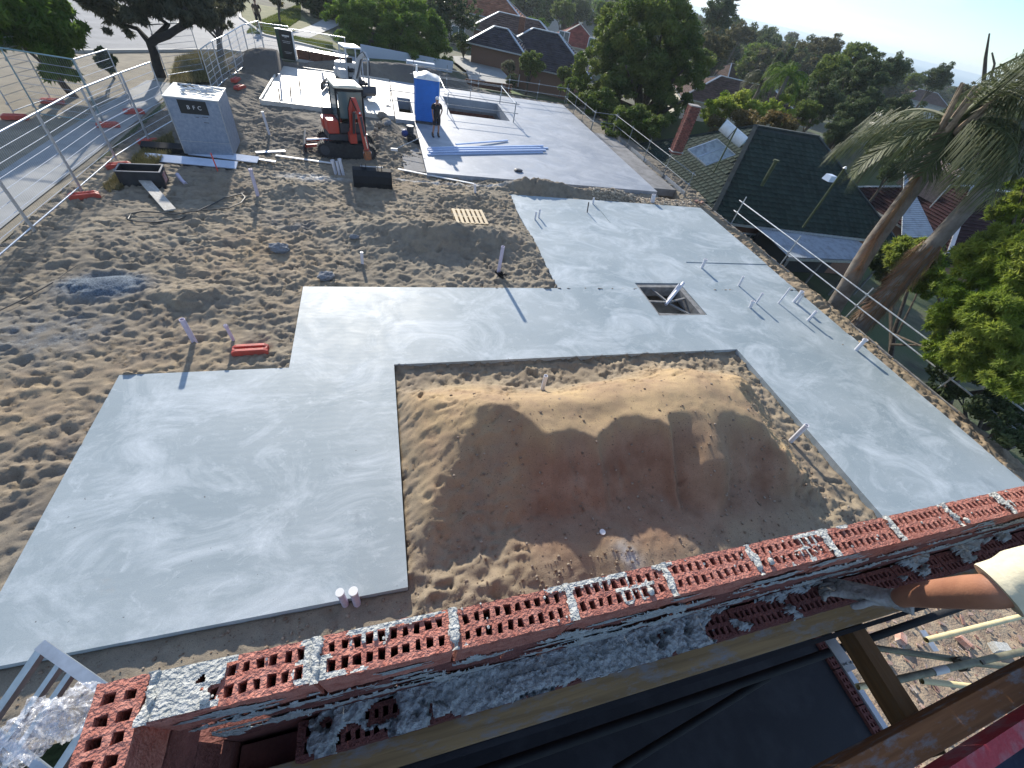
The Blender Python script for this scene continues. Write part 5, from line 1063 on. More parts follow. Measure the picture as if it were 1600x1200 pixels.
# ================================================================== surroundings: terrain, sea, roads
def sm(x, a, b): t = np.clip((x-a)/(b-a), 0, 1); return t*t*(3-2*t)
def T(x, y):
    x = np.asarray(x, float); y = np.asarray(y, float)
    back = -.05 - 1.7*sm(x, 2, 10)*sm(y, 36, 44) - .035*np.clip(y-46, 0, 150)*sm(x, -4, 8) - .012*np.clip(y-60, 0, 400)
    right = -3.0 - .045*np.clip(x-20, 0, 250) - .012*np.clip(y-25, 0, 120)
    z = np.where(x > 16.62, np.minimum(right, right), back)
    k = sm(x, 10, 18)*sm(y, 36.4, 40); z = np.where(y > 36.4, np.minimum(back, back*(1-k)+right*k), z)
    r_ = np.hypot(x, y); z = z - 12*sm(r_, 180, 700) + 2.5*vnoise(x, y, .006, 200, 3)*sm(r_, 120, 300)
    z = z*(1-sm(r_, 900, 1500)) - 42*sm(r_, 900, 1500)
    site = (x > -9.38) & (x < 16.62) & (y < 36.45)
    return np.where(site, -3.4, z)
def Tz(x, y): return float(T(np.array([x]), np.array([y]))[0])
def geo(a, b, s, g):   # growing steps
    out = [a]; 
    while out[-1] < b: out.append(out[-1]+s); s *= g
    return out
xr = np.array([-v for v in geo(9.4, 1200, .8, 1.08)][::-1] + [-9.36] + list(np.arange(-9, 16.5, 1.5)) + [16.61, 16.63] + geo(17, 4200, .8, 1.05))
yr = np.array([-v for v in geo(3, 900, 1.5, 1.15)][::-1] + list(np.arange(-1.5, 36, 1.5)) + [36.44, 36.46] + geo(37, 4200, .8, 1.05))
X, Y = np.meshgrid(xr, yr, indexing='ij')
def ground_material():
    m = bpy.data.materials.new('terrain'); m.use_nodes = True; n, l = m.node_tree.nodes, m.node_tree.links; b = n['Principled BSDF']; b.inputs['Roughness'].default_value = .95
    t = n.new('ShaderNodeTexCoord')
    def nz_(sc, d=6):
        q = n.new('ShaderNodeTexNoise'); q.inputs['Scale'].default_value = sc; q.inputs['Detail'].default_value = d; l.new(t.outputs['Object'], q.inputs[0]); return q.outputs[0]
    r = n.new('ShaderNodeValToRGB'); e = r.color_ramp.elements; e[0].position = .35; e[1].position = .68; e[0].color = (.05, .045, .03, 1); e[1].color = (.13, .115, .075, 1); e.new(.5).color = (.08, .08, .045, 1); l.new(nz_(.9, 9), r.inputs[0])
    r2 = n.new('ShaderNodeMapRange'); r2.inputs[1].default_value = .45; r2.inputs[2].default_value = .6; l.new(nz_(.15, 5), r2.inputs[0])
    mx_ = n.new('ShaderNodeMixRGB'); mx_.inputs[2].default_value = (.06, .085, .03, 1); l.new(r2.outputs[0], mx_.inputs[0]); l.new(r.outputs[0], mx_.inputs[1]); l.new(mx_.outputs[0], b.inputs['Base Color'])
    bp = n.new('ShaderNodeBump'); bp.inputs['Strength'].default_value = .6; bp.inputs['Distance'].default_value = .08; l.new(nz_(9), bp.inputs['Height']); l.new(bp.outputs[0], b.inputs['Normal'])
    return m
o = gridmesh('terrain', xr, yr, T(X, Y), ground_material()); struct(o, 'brown and green ground falling away from the site towards the sea')
q = MB(); q.add([(-9000, -9000, -34), (16000, -9000, -34), (16000, 16000, -34), (-9000, 16000, -34)], [(0, 1, 2, 3)])
struct(q.build('sea', mat('sea_water', (.09, .20, .27), .7)), 'pale blue sea on the horizon')
def sheet(name, px, z, m, lb, kind='structure'):
    q = MB(); pts = [G(a, b, z) if not isinstance(a, float) else Vector((a, b, z)) for a, b in px]; q.add(pts, [tuple(range(len(pts)))]); o = q.build(name, m); o['kind'] = kind; o['label'] = lb; return o
M_ASPH = mat('pale_asphalt', (.17, .18, .19), .85, col2=(.23, .24, .25), vscale=.8, bump=.2, bscale=80); M_PATH = mat('path_concrete', (.26, .27, .265), .85, col2=(.34, .345, .335), vscale=1.2, bump=.2)
M_KERB = mat('kerb_concrete', (.48, .46, .42), .85); M_DRY = mat('dry_grass_ground', (.14, .13, .05), .95, col2=(.24, .20, .10), vscale=2.5, bump=.8, bscale=12, detail=8); M_LAWN = mat('lawn_ground', (.10, .115, .035), .95, col2=(.17, .16, .06), vscale=1.5, bump=.8, bscale=20)
M_VERGE = mat('verge_sand', (.19, .165, .12), .95, col2=(.28, .24, .17), vscale=1.6, bump=.9, bscale=9, detail=8)
sheet('verge', [(-9.4, 5.), (-9.4, 36.4), (-11., 36.4), (-16., 31.), (-30., 20.), (-30., 5.)], -.035, M_VERGE, 'sandy verge outside the fence')
sheet('road', [(-9.2, 36.8), (-3., 36.9), (3., 38.), (-2., 41.), (-8., 43.5), (-10.5, 49.), (-15., 70.), (-20., 110.), (-60., 110.), (-80., 60.), (-60., 20.), (-30., 26.), (-14.7, 31.8)], -.012, M_ASPH, 'pale grey asphalt road beyond the trees')
sheet('footpath', [(-11.4, 5.), (-9.75, 5.), (-9.7, 14.), (-9.5, 22.5), (-9.6, 28.), (-10.9, 28.), (-11.2, 20.)], -.01, M_PATH, 'grey concrete footpath along the near fence')
q = MB()
for a, b in (((-14.7, 31.7), (-9.2, 36.7)), ((-9.2, 36.7), (-3, 36.8)), ((-30, 25.9), (-14.7, 31.7)), ((-8, 43.5), (-10.5, 49)), ((-10.5, 49), (-15, 70)), ((-2, 41), (-8, 43.5))): q.beam((a[0], a[1], .02), (b[0], b[1], .02), .22, .13)
struct(q.build('kerb', M_KERB), 'pale concrete kerb round the road edge')
sheet('lawn', [(-8., 43.7), (-10.3, 49.), (-12.5, 58.), (-7., 58.), (-4.2, 47.), (-1., 42.), (-2., 41.3)], -.004, M_LAWN, 'strip of mown lawn between the roads')
sheet('footpath', [(-7.1, 43.2), (-5.6, 42.5), (-3.5, 52.), (-2., 60.), (-4., 60.), (-5.2, 52.)], .004, M_PATH, 'pale path leading up past the lawn')
sheet('driveway', [(700, 88), (760, 86), (792, 118), (800, 140), (740, 143), (728, 110)], -1.62, M_PATH, 'curved concrete driveway behind the rear slab')
sheet('lawn', [(775, 138), (798, 140), (840, 158), (838, 168), (770, 160)], -1.5, mat('green_lawn', (.09, .14, .02), .95, var=.2, vscale=3, bump=.7), 'small bright green lawn behind the far guard rail')
q = MB(); q.beam((-1, 41.2, .35), (6.5, 44.5, -.3), .15, .8); o = q.build('garden_wall', mat('white_rendered_wall', (.45, .50, .56), .85)); tag(o, 'low white rendered wall behind the rear slab', 'wall')
q = MB(); q.beam((2.2, 37.8, .35), (4.2, 37.9, .35), .5, .9); tag(q.build('rendered_block', MATS['white_rendered_wall']), 'pale rendered block standing behind the toilet', 'wall')
q = MB()
for i in range(18):
    for j in range(12): q.box((i*.24+(j % 2)*.12, 0, j*.09+.04), (.23, .12, .08))
o = q.build('brick_fence', M_STK); o.location = (7.4, 42.5, -1.7); o.rotation_euler = (0, 0, .1); tag(o, 'dark brown brick wall beside the concrete driveway', 'wall', kind='stuff')
q = MB()
for i in range(52): q.box((i*.2, 0, .65), (.16, .03, 1.3)); q.box((5.1, .03, .9 if i % 2 else .3), (.1, .04, .08)) if i < 2 else None
o = q.build('paling_fence', mat('brown_palings', (.10, .07, .055), .9, var=.3, vscale=3)); o.location = (11.5, 40.2, -2.1); o.rotation_euler = (0, 0, -.12); tag(o, 'brown paling fence behind the far guard rail', 'fence', kind='stuff')
# dark ribbed boundary fence on the neighbour's side
nf = thing('boundary_fence', 'dark brown ribbed fence below the ledge guard rail', 'fence', (17.1, 15.5, -2.6)); M_RIB = mat('dark_brown_steel', (.065, .045, .042), .6, .2, var=.2, vscale=3)
for k in range(7):
    q = MB()
    for j in range(22): q.box((0, j*.105, 1.0), (.03 if j % 2 else .06, .06, 2.0))
    for j in range(22): q.box((.005, j*.105+.05, 1.0), (.02, .06, 1.98))
    o = q.build('fence_sheet', M_RIB, nf); o.location = (0, k*2.36, 0); o['kind'] = 'stuff'; q = MB(); q.box((0, k*2.36-.05, 1.02), (.07, .05, 2.1)); q.build('fence_post', M_RIB, nf)
# ================================================================== foliage
def A(px, py, d):
    """world point at horizontal distance d along the sight line of a pixel"""
    v = (px-800)*RT - (py-600)*UP + F*FW; h = hypot(v.x, v.y); return Vector((v.x*d/h, v.y*d/h, HC+v.z*d/h))
def leaf(name, c1, c2, t=.34, tr=.48): return mat(name, c1, .6, col2=c2, vscale=.55, tint=t, trans=tr, spec=.3, detail=3)
L_MID = leaf('leaf_mid', (0.067, 0.116, 0.022), (0.134, 0.177, 0.037)); L_DARK = leaf('leaf_dark', (0.046, 0.076, 0.032), (0.079, 0.110, 0.044)); L_LIME = leaf('leaf_lime', (0.146, 0.232, 0.024), (0.244, 0.300, 0.055), tr=.52)
L_GREY = leaf('leaf_grey', (.09, .105, .065), (.145, .15, .09)); L_OLIVE = leaf('leaf_olive', (.075, .08, .034), (.12, .11, .045)); L_FRESH = leaf('leaf_fresh', (.065, .135, .016), (.12, .195, .028), tr=.52); L_GUM = leaf('leaf_gum', (.06, .07, .045), (.10, .105, .065)); L_BROWN = leaf('leaf_brown', (.11, .085, .03), (.16, .13, .05))
M_BARK = mat('bark', (.08, .065, .05), .95, var=.35, vscale=6, bump=1, bscale=20); M_BARKD = mat('dark_bark', (.022, .02, .02), .95, var=.3, vscale=5, bump=1, bscale=14)
def crown_mesh(name, blobs, n, size, seed, m, elong=1.0, droop=0, shell=.55, wob=.35, sub=70, bot=.9):
    """leaf quads spread through clumps that sit in the given ellipsoid blobs (cx,cy,cz,rx,ry,rz)"""
    r = np.random.default_rng(seed); B = np.array(blobs, float); vol = (B[:, 3]*B[:, 4]*B[:, 5])**.67; pick = r.choice(len(B), sub, p=vol/vol.sum())
    d = r.normal(size=(sub, 3)); d /= np.linalg.norm(d, axis=1)[:, None]; d[:, 2] = np.where(d[:, 2] < -bot, -d[:, 2], d[:, 2]); rad = shell+(1-shell)*r.random(sub)**.5
    rad *= 1+wob*(r.random(sub)-.6)
    cc = B[pick, :3]+d*rad[:, None]*B[pick, 3:]; cr = (B[pick, 3:].mean(1)*r.uniform(.22, .42, sub))*(60/sub)**.33
    k = r.choice(sub, n, p=cr**2/np.sum(cr**2)); e = r.normal(size=(n, 3)); e /= np.linalg.norm(e, axis=1)[:, None]
    P_ = cc[k]+e*(cr[k]*(r.random(n)**.45))[:, None]*np.array([1.15, 1.15, .8])
    ax_ = r.normal(size=(n, 3)); ax_[:, 2] -= droop; ax_ /= np.linalg.norm(ax_, axis=1)[:, None]; o_ = np.cross(ax_, r.normal(size=(n, 3))+e*1.2); o_ /= np.linalg.norm(o_, axis=1)[:, None]+1e-9
    s_ = size*r.uniform(.6, 1.4, n)[:, None]; a, b = ax_*s_*elong, o_*s_*.5
    V = np.stack([P_-a*.5, P_+b*.55, P_+a*.6, P_-b*.55], 1).reshape(-1, 3); Fq = np.arange(4*n).reshape(n, 4)
    tint = np.clip(.5+.28*(r.random(sub)[k]-.5)*2+.25*(r.random(n)-.5)*2, 0, 1); me = npmesh(name, V, Fq, tint=tint); me.materials.append(m); return me
def limbs(q, base, blobs, r0, seed, n=7):
    r = random.Random(seed); base = Vector(base); top = sum((Vector(b[:3]) for b in blobs), Vector())/len(blobs); mid = base.lerp(top, .55)+Vector((r.uniform(-.2, .2), r.uniform(-.2, .2), 0))
    q.tube([base, base.lerp(mid, .5)+Vector((r.uniform(-.1, .1), r.uniform(-.1, .1), 0)), mid, top], 0, 9, rs=[r0*1.25, r0, r0*.8, r0*.45])
    for i in range(n):
        b = Vector(r.choice(blobs)[:3]); bb = r.choice(blobs); tgt = b+Vector((r.uniform(-.6, .6)*bb[3], r.uniform(-.6, .6)*bb[4], r.uniform(-.1, .6)*bb[5])); s_ = base.lerp(mid, r.uniform(.55, 1)); m_ = s_.lerp(tgt, .5)+Vector((0, 0, r.uniform(-.1, .3)))
        q.tube([s_, m_, tgt], 0, 6, rs=[r0*.5, r0*.33, r0*.12])
def tree(lb, cat, base, blobs, n, size, m, r0=.25, seed=1, group=None, name='tree', bark=None, **kw):
    base = Vector(base); t = thing(name, lb, cat, base, 0, group); bl = [(b[0]-base.x, b[1]-base.y, b[2]-base.z, *b[3:]) for b in blobs]
    q = MB(); limbs(q, (0, 0, -.2), bl, r0, seed); q.build('trunk', bark or M_BARK, t, True); me = crown_mesh('crown', bl, n, size, seed, m, **kw); obj('crown', me, m, t); return t
def blob(px, py, d, rpx, rpy=None, dep=1.):
    p = A(px, py, d); w = (p-Vector((0, 0, HC))).dot(FW); st = (p-Vector((0, 0, HC))).length/w; R_ = rpx*w/F/st**.6; R2 = (rpy or rpx)*w/F/st**.6; return (p.x, p.y, p.z, R_, R_*dep, R2)
# green bush tree, far left
tree('rounded bright green weeping tree at the far top left corner', 'tree', G(118, 150, 0), [blob(25, 40, 27, 80, 60), blob(85, 45, 27.5, 58, 56), blob(-40, 30, 27, 80, 60), blob(75, 95, 26.3, 42, 36), blob(95, 118, 25.8, 30, 22)], 52000, .15, L_FRESH, .13, 3, droop=.8, elong=2.0, sub=140, shell=.35, wob=.15)
# dark spreading tree with crooked trunk
bA = G(250, 118, 0); t = thing('tree', 'dark spreading tree with crooked black trunk behind the near fence', 'tree', bA)
q = MB(); P_ = [A(250, 119, 30.6), A(245, 100, 30.6), A(241, 84, 30.6), A(235, 68, 30.5), A(243, 61, 30.3), A(262, 55, 30), A(284, 40, 29.6), A(290, 10, 29.5)]; P_ = [p-bA for p in P_]; P_[0] = Vector((0, 0, -.1)); q.tube(P_, 0, 10, rs=[.26, .21, .19, .19, .17, .15, .13, .09])
q.tube([P_[4], A(262, 38, 31)-bA, A(230, 15, 31)-bA], 0, 7, rs=[.17, .12, .08]); q.tube([P_[5], A(300, 35, 30)-bA, A(335, 25, 30)-bA], 0, 7, rs=[.12, .09, .05]); q.tube([P_[3], A(215, 45, 31)-bA, A(180, 35, 31.5)-bA], 0, 7, rs=[.15, .1, .05]); q.build('trunk', M_BARKD, t, True)
bl = [blob(190, 8, 31, 66, 34), blob(255, -8, 31, 80, 42), blob(325, 8, 30.5, 46, 38), blob(185, 42, 31, 34, 18), blob(150, -20, 31, 56, 40), blob(345, 32, 30.2, 20, 16), blob(300, 20, 30, 50, 20)]; bl = [(b[0]-bA.x, b[1]-bA.y, b[2]-bA.z, *b[3:]) for b in bl]
obj('crown', crown_mesh('crown', bl, 42000, .105, 5, L_GUM, droop=1.0, elong=2.6, sub=230, shell=.35, wob=.3), L_GUM, t)
tree('slim pale trunked tree on the dry verge behind the cabinet', 'tree', G(345, 92, 0), [blob(330, 15, 37, 30, 30), blob(350, -15, 37, 36, 30), blob(305, 30, 36.5, 22, 22)], 9000, .16, L_GUM, .16, 6, droop=.8, elong=1.8, sub=60, bark=M_BARK)
tree('small shrub with twiggy stems between the outer fence panels', 'shrub', G(178, 118, 0), [blob(172, 100, 28.5, 16, 16), blob(165, 88, 28.7, 12, 14)], 3500, .12, L_DARK, .05, 7, droop=.5, sub=26, name='shrub')
tree('thin sapling standing on the strip of lawn', 'tree', G(438, 34, 0), [blob(432, 0, 52, 12, 10), blob(440, -12, 52, 14, 10)], 900, .2, L_OLIVE, .09, 8, sub=16)
# dry grass patches
def grass(lb, pts, n, h, m, seed, z=None):
    r = np.random.default_rng(seed); pts = np.array([(p.x, p.y) for p in pts]); c0 = pts.mean(0); k = r.integers(0, len(pts), n); k2 = (k+1) % len(pts); u, v = r.random((2, n)); sw = u+v > 1; u = np.where(sw, 1-u, u); v = np.where(sw, 1-v, v)
    P_ = c0+(pts[k]-c0)*u[:, None]+(pts[k2]-c0)*v[:, None]; zz = T(P_[:, 0], P_[:, 1]) if z is None else np.full(n, z); a = r.uniform(0, 6.28, n); hh = h*r.uniform(.4, 1.2, n); w_ = .012+.01*r.random(n); dx, dy = np.cos(a), np.sin(a); ln = r.uniform(.1, .7, n)*hh
    b0 = np.stack([P_[:, 0]-dy*w_, P_[:, 1]+dx*w_, zz-.02], 1); b1 = np.stack([P_[:, 0]+dy*w_, P_[:, 1]-dx*w_, zz-.02], 1); tp = np.stack([P_[:, 0]+dx*ln, P_[:, 1]+dy*ln, zz+hh], 1)
    V = np.stack([b0, b1, tp], 1).reshape(-1, 3); me = npmesh('grass', V, np.arange(3*n).reshape(n, 3), tint=r.random(n)); o = obj('grass', me, m); tag(o, lb, 'grass', kind='stuff'); return o
L_DRYG = leaf('dry_grass', (.17, .16, .06), (.28, .24, .12), tr=.2); L_GRN = leaf('green_grass', (.08, .12, .02), (.14, .17, .04))
sheet('dry_verge', [(280, 92), (310, 82), (365, 84), (375, 100), (330, 128), (270, 130), (262, 108)], -.006, M_DRY, 'dry yellow grass patch behind the cabinet')
grass('dry yellow grass growing behind the cabinet', [G(*p, 0) for p in ((275, 92), (310, 82), (370, 84), (378, 100), (330, 128), (265, 130))], 14000, .16, L_DRYG, 31, z=0)
grass('dry grass tufts at the foot of the near fence', [G(*p, 0) for p in ((160, 290), (230, 225), (268, 205), (275, 230), (200, 285), (170, 300))], 6000, .13, L_DRYG, 32, z=-.05)
grass('grass growing on the lawn strip between the roads', [G(*p, 0) for p in ((385, 52), (395, 38), (470, 5), (470, 30), (432, 55))], 16000, .12, L_GRN, 33, z=0)
grass('weedy grass along the far end fence', [G(*p, 0) for p in ((405, 92), (440, 100), (436, 108), (400, 112))], 3500, .16, L_DRYG, 34, z=0)
grass('green grass strip behind the sign board', [G(*p, 0) for p in ((455, 56), (520, 68), (520, 84), (452, 62))], 6000, .12, L_GRN, 35, z=0)
# clipped looking big tree/hedge behind the machines
tree('broad dense bright green tree behind the machines, widest in the top middle', 'tree', (2.5, 45, Tz(2.5, 45)), [blob(575, 55, 46, 62, 48), blob(640, 55, 46.5, 66, 48), blob(545, 30, 46, 42, 36), blob(680, 75, 46, 36, 30), blob(600, 20, 47, 50, 26), blob(560, 85, 44.5, 40, 22), blob(640, 92, 44.5, 52, 22)], 90000, .15, L_FRESH, .3, 11, sub=380, shell=.6, wob=.12, elong=1.3)
tree('tall dark conifer like tree rising behind the broad green tree', 'tree', (4, 56, Tz(4, 56)), [blob(640, 15, 56, 80, 40), blob(700, 40, 56, 46, 46), blob(560, -10, 57, 70, 30), blob(730, 5, 56, 26, 40)], 30000, .26, L_DARK, .4, 12, sub=160, shell=.5)
tree('dark tree over the path at the top middle left', 'tree', (-1.5, 60, Tz(-1.5, 60)), [blob(490, 0, 58, 40, 26), blob(520, 15, 58, 30, 26), blob(465, -14, 60, 36, 20)], 14000, .24, L_DARK, .35, 13, sub=80)
# the big tree in the middle distance
tree('largest broad crowned green tree right of the top middle', 'tree', (25, 40, Tz(25, 40)), [blob(1010, 70, 44, 88, 80), blob(985, 40, 46, 66, 50), blob(1040, 40, 46, 55, 50), blob(945, 110, 43, 56, 46), blob(1060, 120, 43, 52, 60), blob(985, 150, 42, 66, 48), blob(925, 145, 41, 38, 34), blob(1045, 180, 40, 40, 30)], 140000, .185, L_MID, .5, 14, sub=520, shell=.55, wob=.1)
tree('leafy hedge crowding the ledge guard rail below the largest tree', 'hedge', (20.5, 33, -3.3), [blob(985, 190, 35, 44, 24), blob(935, 165, 38, 34, 22), blob(1025, 195, 34, 30, 18), blob(960, 200, 33, 24, 14), blob(895, 145, 40, 24, 18)], 26000, .15, L_MID, .15, 15, sub=140, name='hedge')
# lush fern leaved tree at the right edge
tree('lush feathery lime green tree filling the right edge below the palms', 'tree', (21, 5.2, -3), [blob(1580, 410, 19, 84, 62), blob(1530, 470, 18, 62, 44), blob(1590, 500, 17, 80, 70), blob(1650, 420, 18, 90, 80), blob(1585, 330, 22, 44, 26), blob(1620, 300, 22, 50, 30), blob(1640, 600, 16, 60, 50), blob(1530, 560, 17, 60, 46), blob(1495, 505, 18.3, 46, 36), blob(1425, 400, 23.2, 48, 28), blob(1455, 440, 22.5, 40, 24), blob(1470, 545, 17.8, 34, 24), blob(1530, 400, 19.5, 40, 30), blob(1590, 590, 16, 50, 46)], 190000, .085, L_LIME, .2, 16, sub=900, elong=3.0, droop=.5, shell=.5, wob=.2)
tree('dark understorey shrubs beneath the feathery lime tree', 'shrub', (20.5, 7.5, -3), [blob(1440, 400, 24, 44, 24), blob(1400, 420, 25, 44, 24), blob(1500, 560, 19, 60, 30), blob(1380, 395, 25, 30, 26)], 16000, .15, L_DARK, .1, 17, sub=90, name='shrub')
# hedges and mid trees on the right
tree('lime and orange tinted shrubbery behind the green tiled roof', 'shrub', (33, 32, -4.5), [blob(1150, 165, 44, 40, 18), blob(1190, 175, 44, 42, 18), blob(1120, 175, 43, 26, 18), blob(1220, 168, 46, 26, 18)], 16000, .19, L_LIME, .15, 18, sub=90, name='shrub')
tree('brownish bush behind the solar heater', 'shrub', (31, 27, -4.5), [blob(1175, 192, 40, 40, 12), blob(1215, 190, 40, 30, 14), blob(1130, 200, 38, 30, 12)], 9000, .17, L_BROWN, .1, 19, sub=60, name='shrub')
def palm(lb, foot, top, r0, r1, nf, fl, seed, m, angs=None, ring=True, leafl=.55, dens=34, droopy=1., trunkmat=None):
    foot, top = Vector(foot), Vector(top); t = thing('palm_tree', lb, 'palm', foot); q = MB(); h = top-foot; pts = [foot.lerp(top, k/9)-foot+Vector((.05*sin(k), .04*cos(k*1.3), 0)) for k in range(10)]
    q.tube(pts, 0, 16, rs=[r0*(1+.25*(k == 0))*(1-k/9)+r1*(k/9) for k in range(10)]); q.build('trunk', trunkmat or M_PALM, t, True)
    r = random.Random(seed); c = h
    for i in range(nf):
        az, el = (angs[i][0], angs[i][1]) if angs and i < len(angs) else (r.uniform(0, 2*pi), r.uniform(-.1, 1.25)); L_ = (angs[i][2] if angs and i < len(angs) and len(angs[i]) > 2 else fl)*r.uniform(.9, 1.1)
        d = Vector((cos(az), sin(az), 0)); N = 16; P_ = []; p = Vector(c); e = el
        for k in range(N+1):
            P_.append(p.copy()); p = p+(d*cos(e)+Vector((0, 0, sin(e))))*(L_/N); e -= (.10+.012*k)*droopy*(1+.6*max(el, 0))*.62
        q = MB(); q.tube(P_, 0, 5, rs=[.055*(1-k/(N+1))+.008 for k in range(N+1)])
        vs = []; side = Vector((-d.y, d.x, 0)); M_ = dens
        for j in range(M_):
            f_ = .12+.88*j/M_; k = min(int(f_*N), N-1); b = P_[k].lerp(P_[k+1], f_*N-k); dr = (P_[k+1]-P_[k]).normalized(); ll = leafl*(sin(pi*min(f_*.92+.08, 1))**.6+.15)*r.uniform(.8, 1.15)
            for s_ in (-1, 1):
                o_ = (side*s_*r.uniform(.45, .8)+dr*.45+Vector((0, 0, r.uniform(-.5, .05)))).normalized(); m1 = b+o_*ll*.45; m2 = m1+(o_*.45+Vector((0, 0, -1.0))*r.uniform(.5, 1)).normalized()*ll*.6; w = dr*.016
                q.add([b-w, b+w, m1+w*1.1, m1-w*1.1], [(0, 1, 2, 3)]); q.add([m1-w*1.1, m1+w*1.1, m2], [(0, 1, 2)])
        o = q.build('frond', m, t)
        if 'tint' not in o.data.attributes: a_ = o.data.attributes.new('tint', 'FLOAT', 'FACE'); a_.data.foreach_set('value', [r.random() for _ in o.data.polygons])
    return t, c
M_PALM = mat('palm_trunk', (.13, .11, .09), .9, col2=(.21, .19, .165), vscale=3, bump=1, bscale=9); L_PALM = leaf('palm_leaf', (.055, .075, .028), (.10, .12, .05), tr=.3); L_DEADP = leaf('dead_palm_leaf', (.17, .095, .045), (.26, .17, .09), tr=.15)
fA = A(1312, 463, 20.3); tA = A(1492, 192, 20.3); fA0 = fA+(fA-tA).normalized()*2.4
vdir = lambda px, py, d0, o: (A(px, py, d0)-o)
def az_to(o, px, py, d): v = A(px, py, d)-o; return atan2(v.y, v.x), atan2(v.z, hypot(v.x, v.y)), v.length
fr = []
for px, py, d, up_, k_ in ((1318, 232, 21, .42, 1.05), (1345, 212, 23, .5, 1.0), (1335, 262, 19.5, .35, .95), (1400, 250, 22, .45, .9), (1590, 262, 19, .5, 1.1), (1570, 310, 18.5, .35, 1.0), (1610, 225, 21.5, .5, 1.1), (1440, 290, 19, .25, .7), (1520, 300, 22, .3, .8)):
    a, e, L_ = az_to(tA, px, py, d); fr.append((a, e+up_, L_*k_*1.1))
for a_, e_, L_ in ((-.9, 1.25, 5), (-.4, 1.1, 5.5), (-.1, 1.3, 5), (-1.2, 1.0, 5.2), (-1.9, 1.2, 5.5), (-2.2, 1.0, 5.2), (.2, 1.0, 5), (-.7, .9, 5.2)): fr.append((a_, e_, L_))
tP, cP = palm('thick trunked palm nearer the carport with fronds drooping over the view', fA0, tA, .34, .22, len(fr), 4, 5, L_PALM, fr, leafl=1.35, dens=80, droopy=.62)
q = MB(); r = random.Random(3)
for i in range(16): a = i*.9; d = Vector((cos(a)*.3, sin(a)*.3, 0)); q.tube([cP-Vector((0, 0, .5))+d*.6, cP+d*1.1+Vector((0, 0, .1)), cP+d*2.0+Vector((0, 0, .9))], 0, 6, rs=[.11, .08, .03])
q.build('leaf_bases', mat('leaf_base', (.24, .18, .12), .9, var=.35, vscale=7, bump=1), tP, True)
# leaning second palm with a ragged brown skirt
fB = A(1352, 500, 19.6); mB_ = A(1505, 330, 20.5); tB = A(1700, 130, 21); fB0 = fB+(fB-mB_).normalized()*2.3
tQ = thing('palm_tree', 'second palm trunk leaning right with a ragged brown skirt of dead fronds', 'palm', fB0); q = MB(); pts = [fB0, fB, fB.lerp(mB_, .5)+Vector((0, 0, .1)), mB_, mB_.lerp(tB, .5), tB]; q.tube([p-fB0 for p in pts], 0, 16, rs=[.36, .33, .28, .24, .2, .18]); q.build('trunk', M_PALM, tQ, True)
q = MB()
for i in range(900):
    f_ = r.uniform(.0, .75); b = fB.lerp(mB_, f_)-fB0; a = r.uniform(0, 6.28); d = Vector((cos(a), sin(a), 0)); s0 = b+d*.33; e_ = s0+d*r.uniform(.02, .35)+Vector((r.uniform(-.1, .1), r.uniform(-.1, .1), -r.uniform(.3, 1.1))); w = Vector((-d.y, d.x, 0))*.012; q.add([s0-w, s0+w, e_], [(0, 1, 2)])
o = q.build('dead_skirt', L_DEADP, tQ); a_ = o.data.attributes.new('tint', 'FLOAT', 'FACE'); a_.data.foreach_set('value', [r.random() for _ in o.data.polygons]); o['kind'] = 'stuff'
for i in range(9):
    q = MB(); az = i*.7; d = Vector((cos(az), sin(az), 0)); c0 = tB-fB0; P_ = []; p = c0.copy(); e = .7-.12*(i % 4)
    for k in range(12): P_.append(p.copy()); p = p+(d*cos(e)+Vector((0, 0, sin(e))))*.28; e -= .16
    q.tube(P_, 0, 5, rs=[.05-.0035*k for k in range(12)]); sd_ = Vector((-d.y, d.x, 0))
    for k in range(1, 11):
        for j in range(4):
            b = P_[k].lerp(P_[k+1] if k < 11 else P_[k], j/4)
            for s_ in (-1, 1): e2 = b+sd_*s_*.35+Vector((0, 0, -.55*r.uniform(.6, 1.2))); q.add([b, b+d*.03, e2], [(0, 1, 2)])
    o = q.build('frond', L_PALM, tQ); a_ = o.data.attributes.new('tint', 'FLOAT', 'FACE'); a_.data.foreach_set('value', [r.random() for _ in o.data.polygons])
# dead frond hanging down the first trunk
q = MB(); pp = [A(1455, 245, 19.9), A(1405, 320, 19.8), A(1370, 370, 19.7), A(1345, 420, 19.7)]; q.tube([p-fA0 for p in pp], 0, 7, rs=[.05, .07, .06, .03])
for i in range(500):
    f_ = r.uniform(0, 2.99); k = int(f_); b = pp[k].lerp(pp[k+1], f_-k)-fA0; e_ = b+Vector((r.uniform(-.3, .3), r.uniform(-.3, .3), -r.uniform(.2, .8))); q.add([b, b+Vector((.02, 0, 0)), e_], [(0, 1, 2)])
o = q.build('dead_frond', L_DEADP, tP); a_ = o.data.attributes.new('tint', 'FLOAT', 'FACE'); a_.data.foreach_set('value', [r.random() for _ in o.data.polygons])
# small palm in the middle distance
for px, py, d, s_, lb in ((1232, 118, 46, 2.6, 'bright green feathery palm beyond the green tiled roof'), (1190, 130, 50, 2.2, 'paler palm left of the bright feathery palm')):
    tp = A(px, py, d); palm(lb, (tp.x, tp.y, Tz(tp.x, tp.y)), tp, .2, .13, 22, s_, int(px), L_FRESH if px > 1200 else L_GREY, leafl=.6, dens=22)
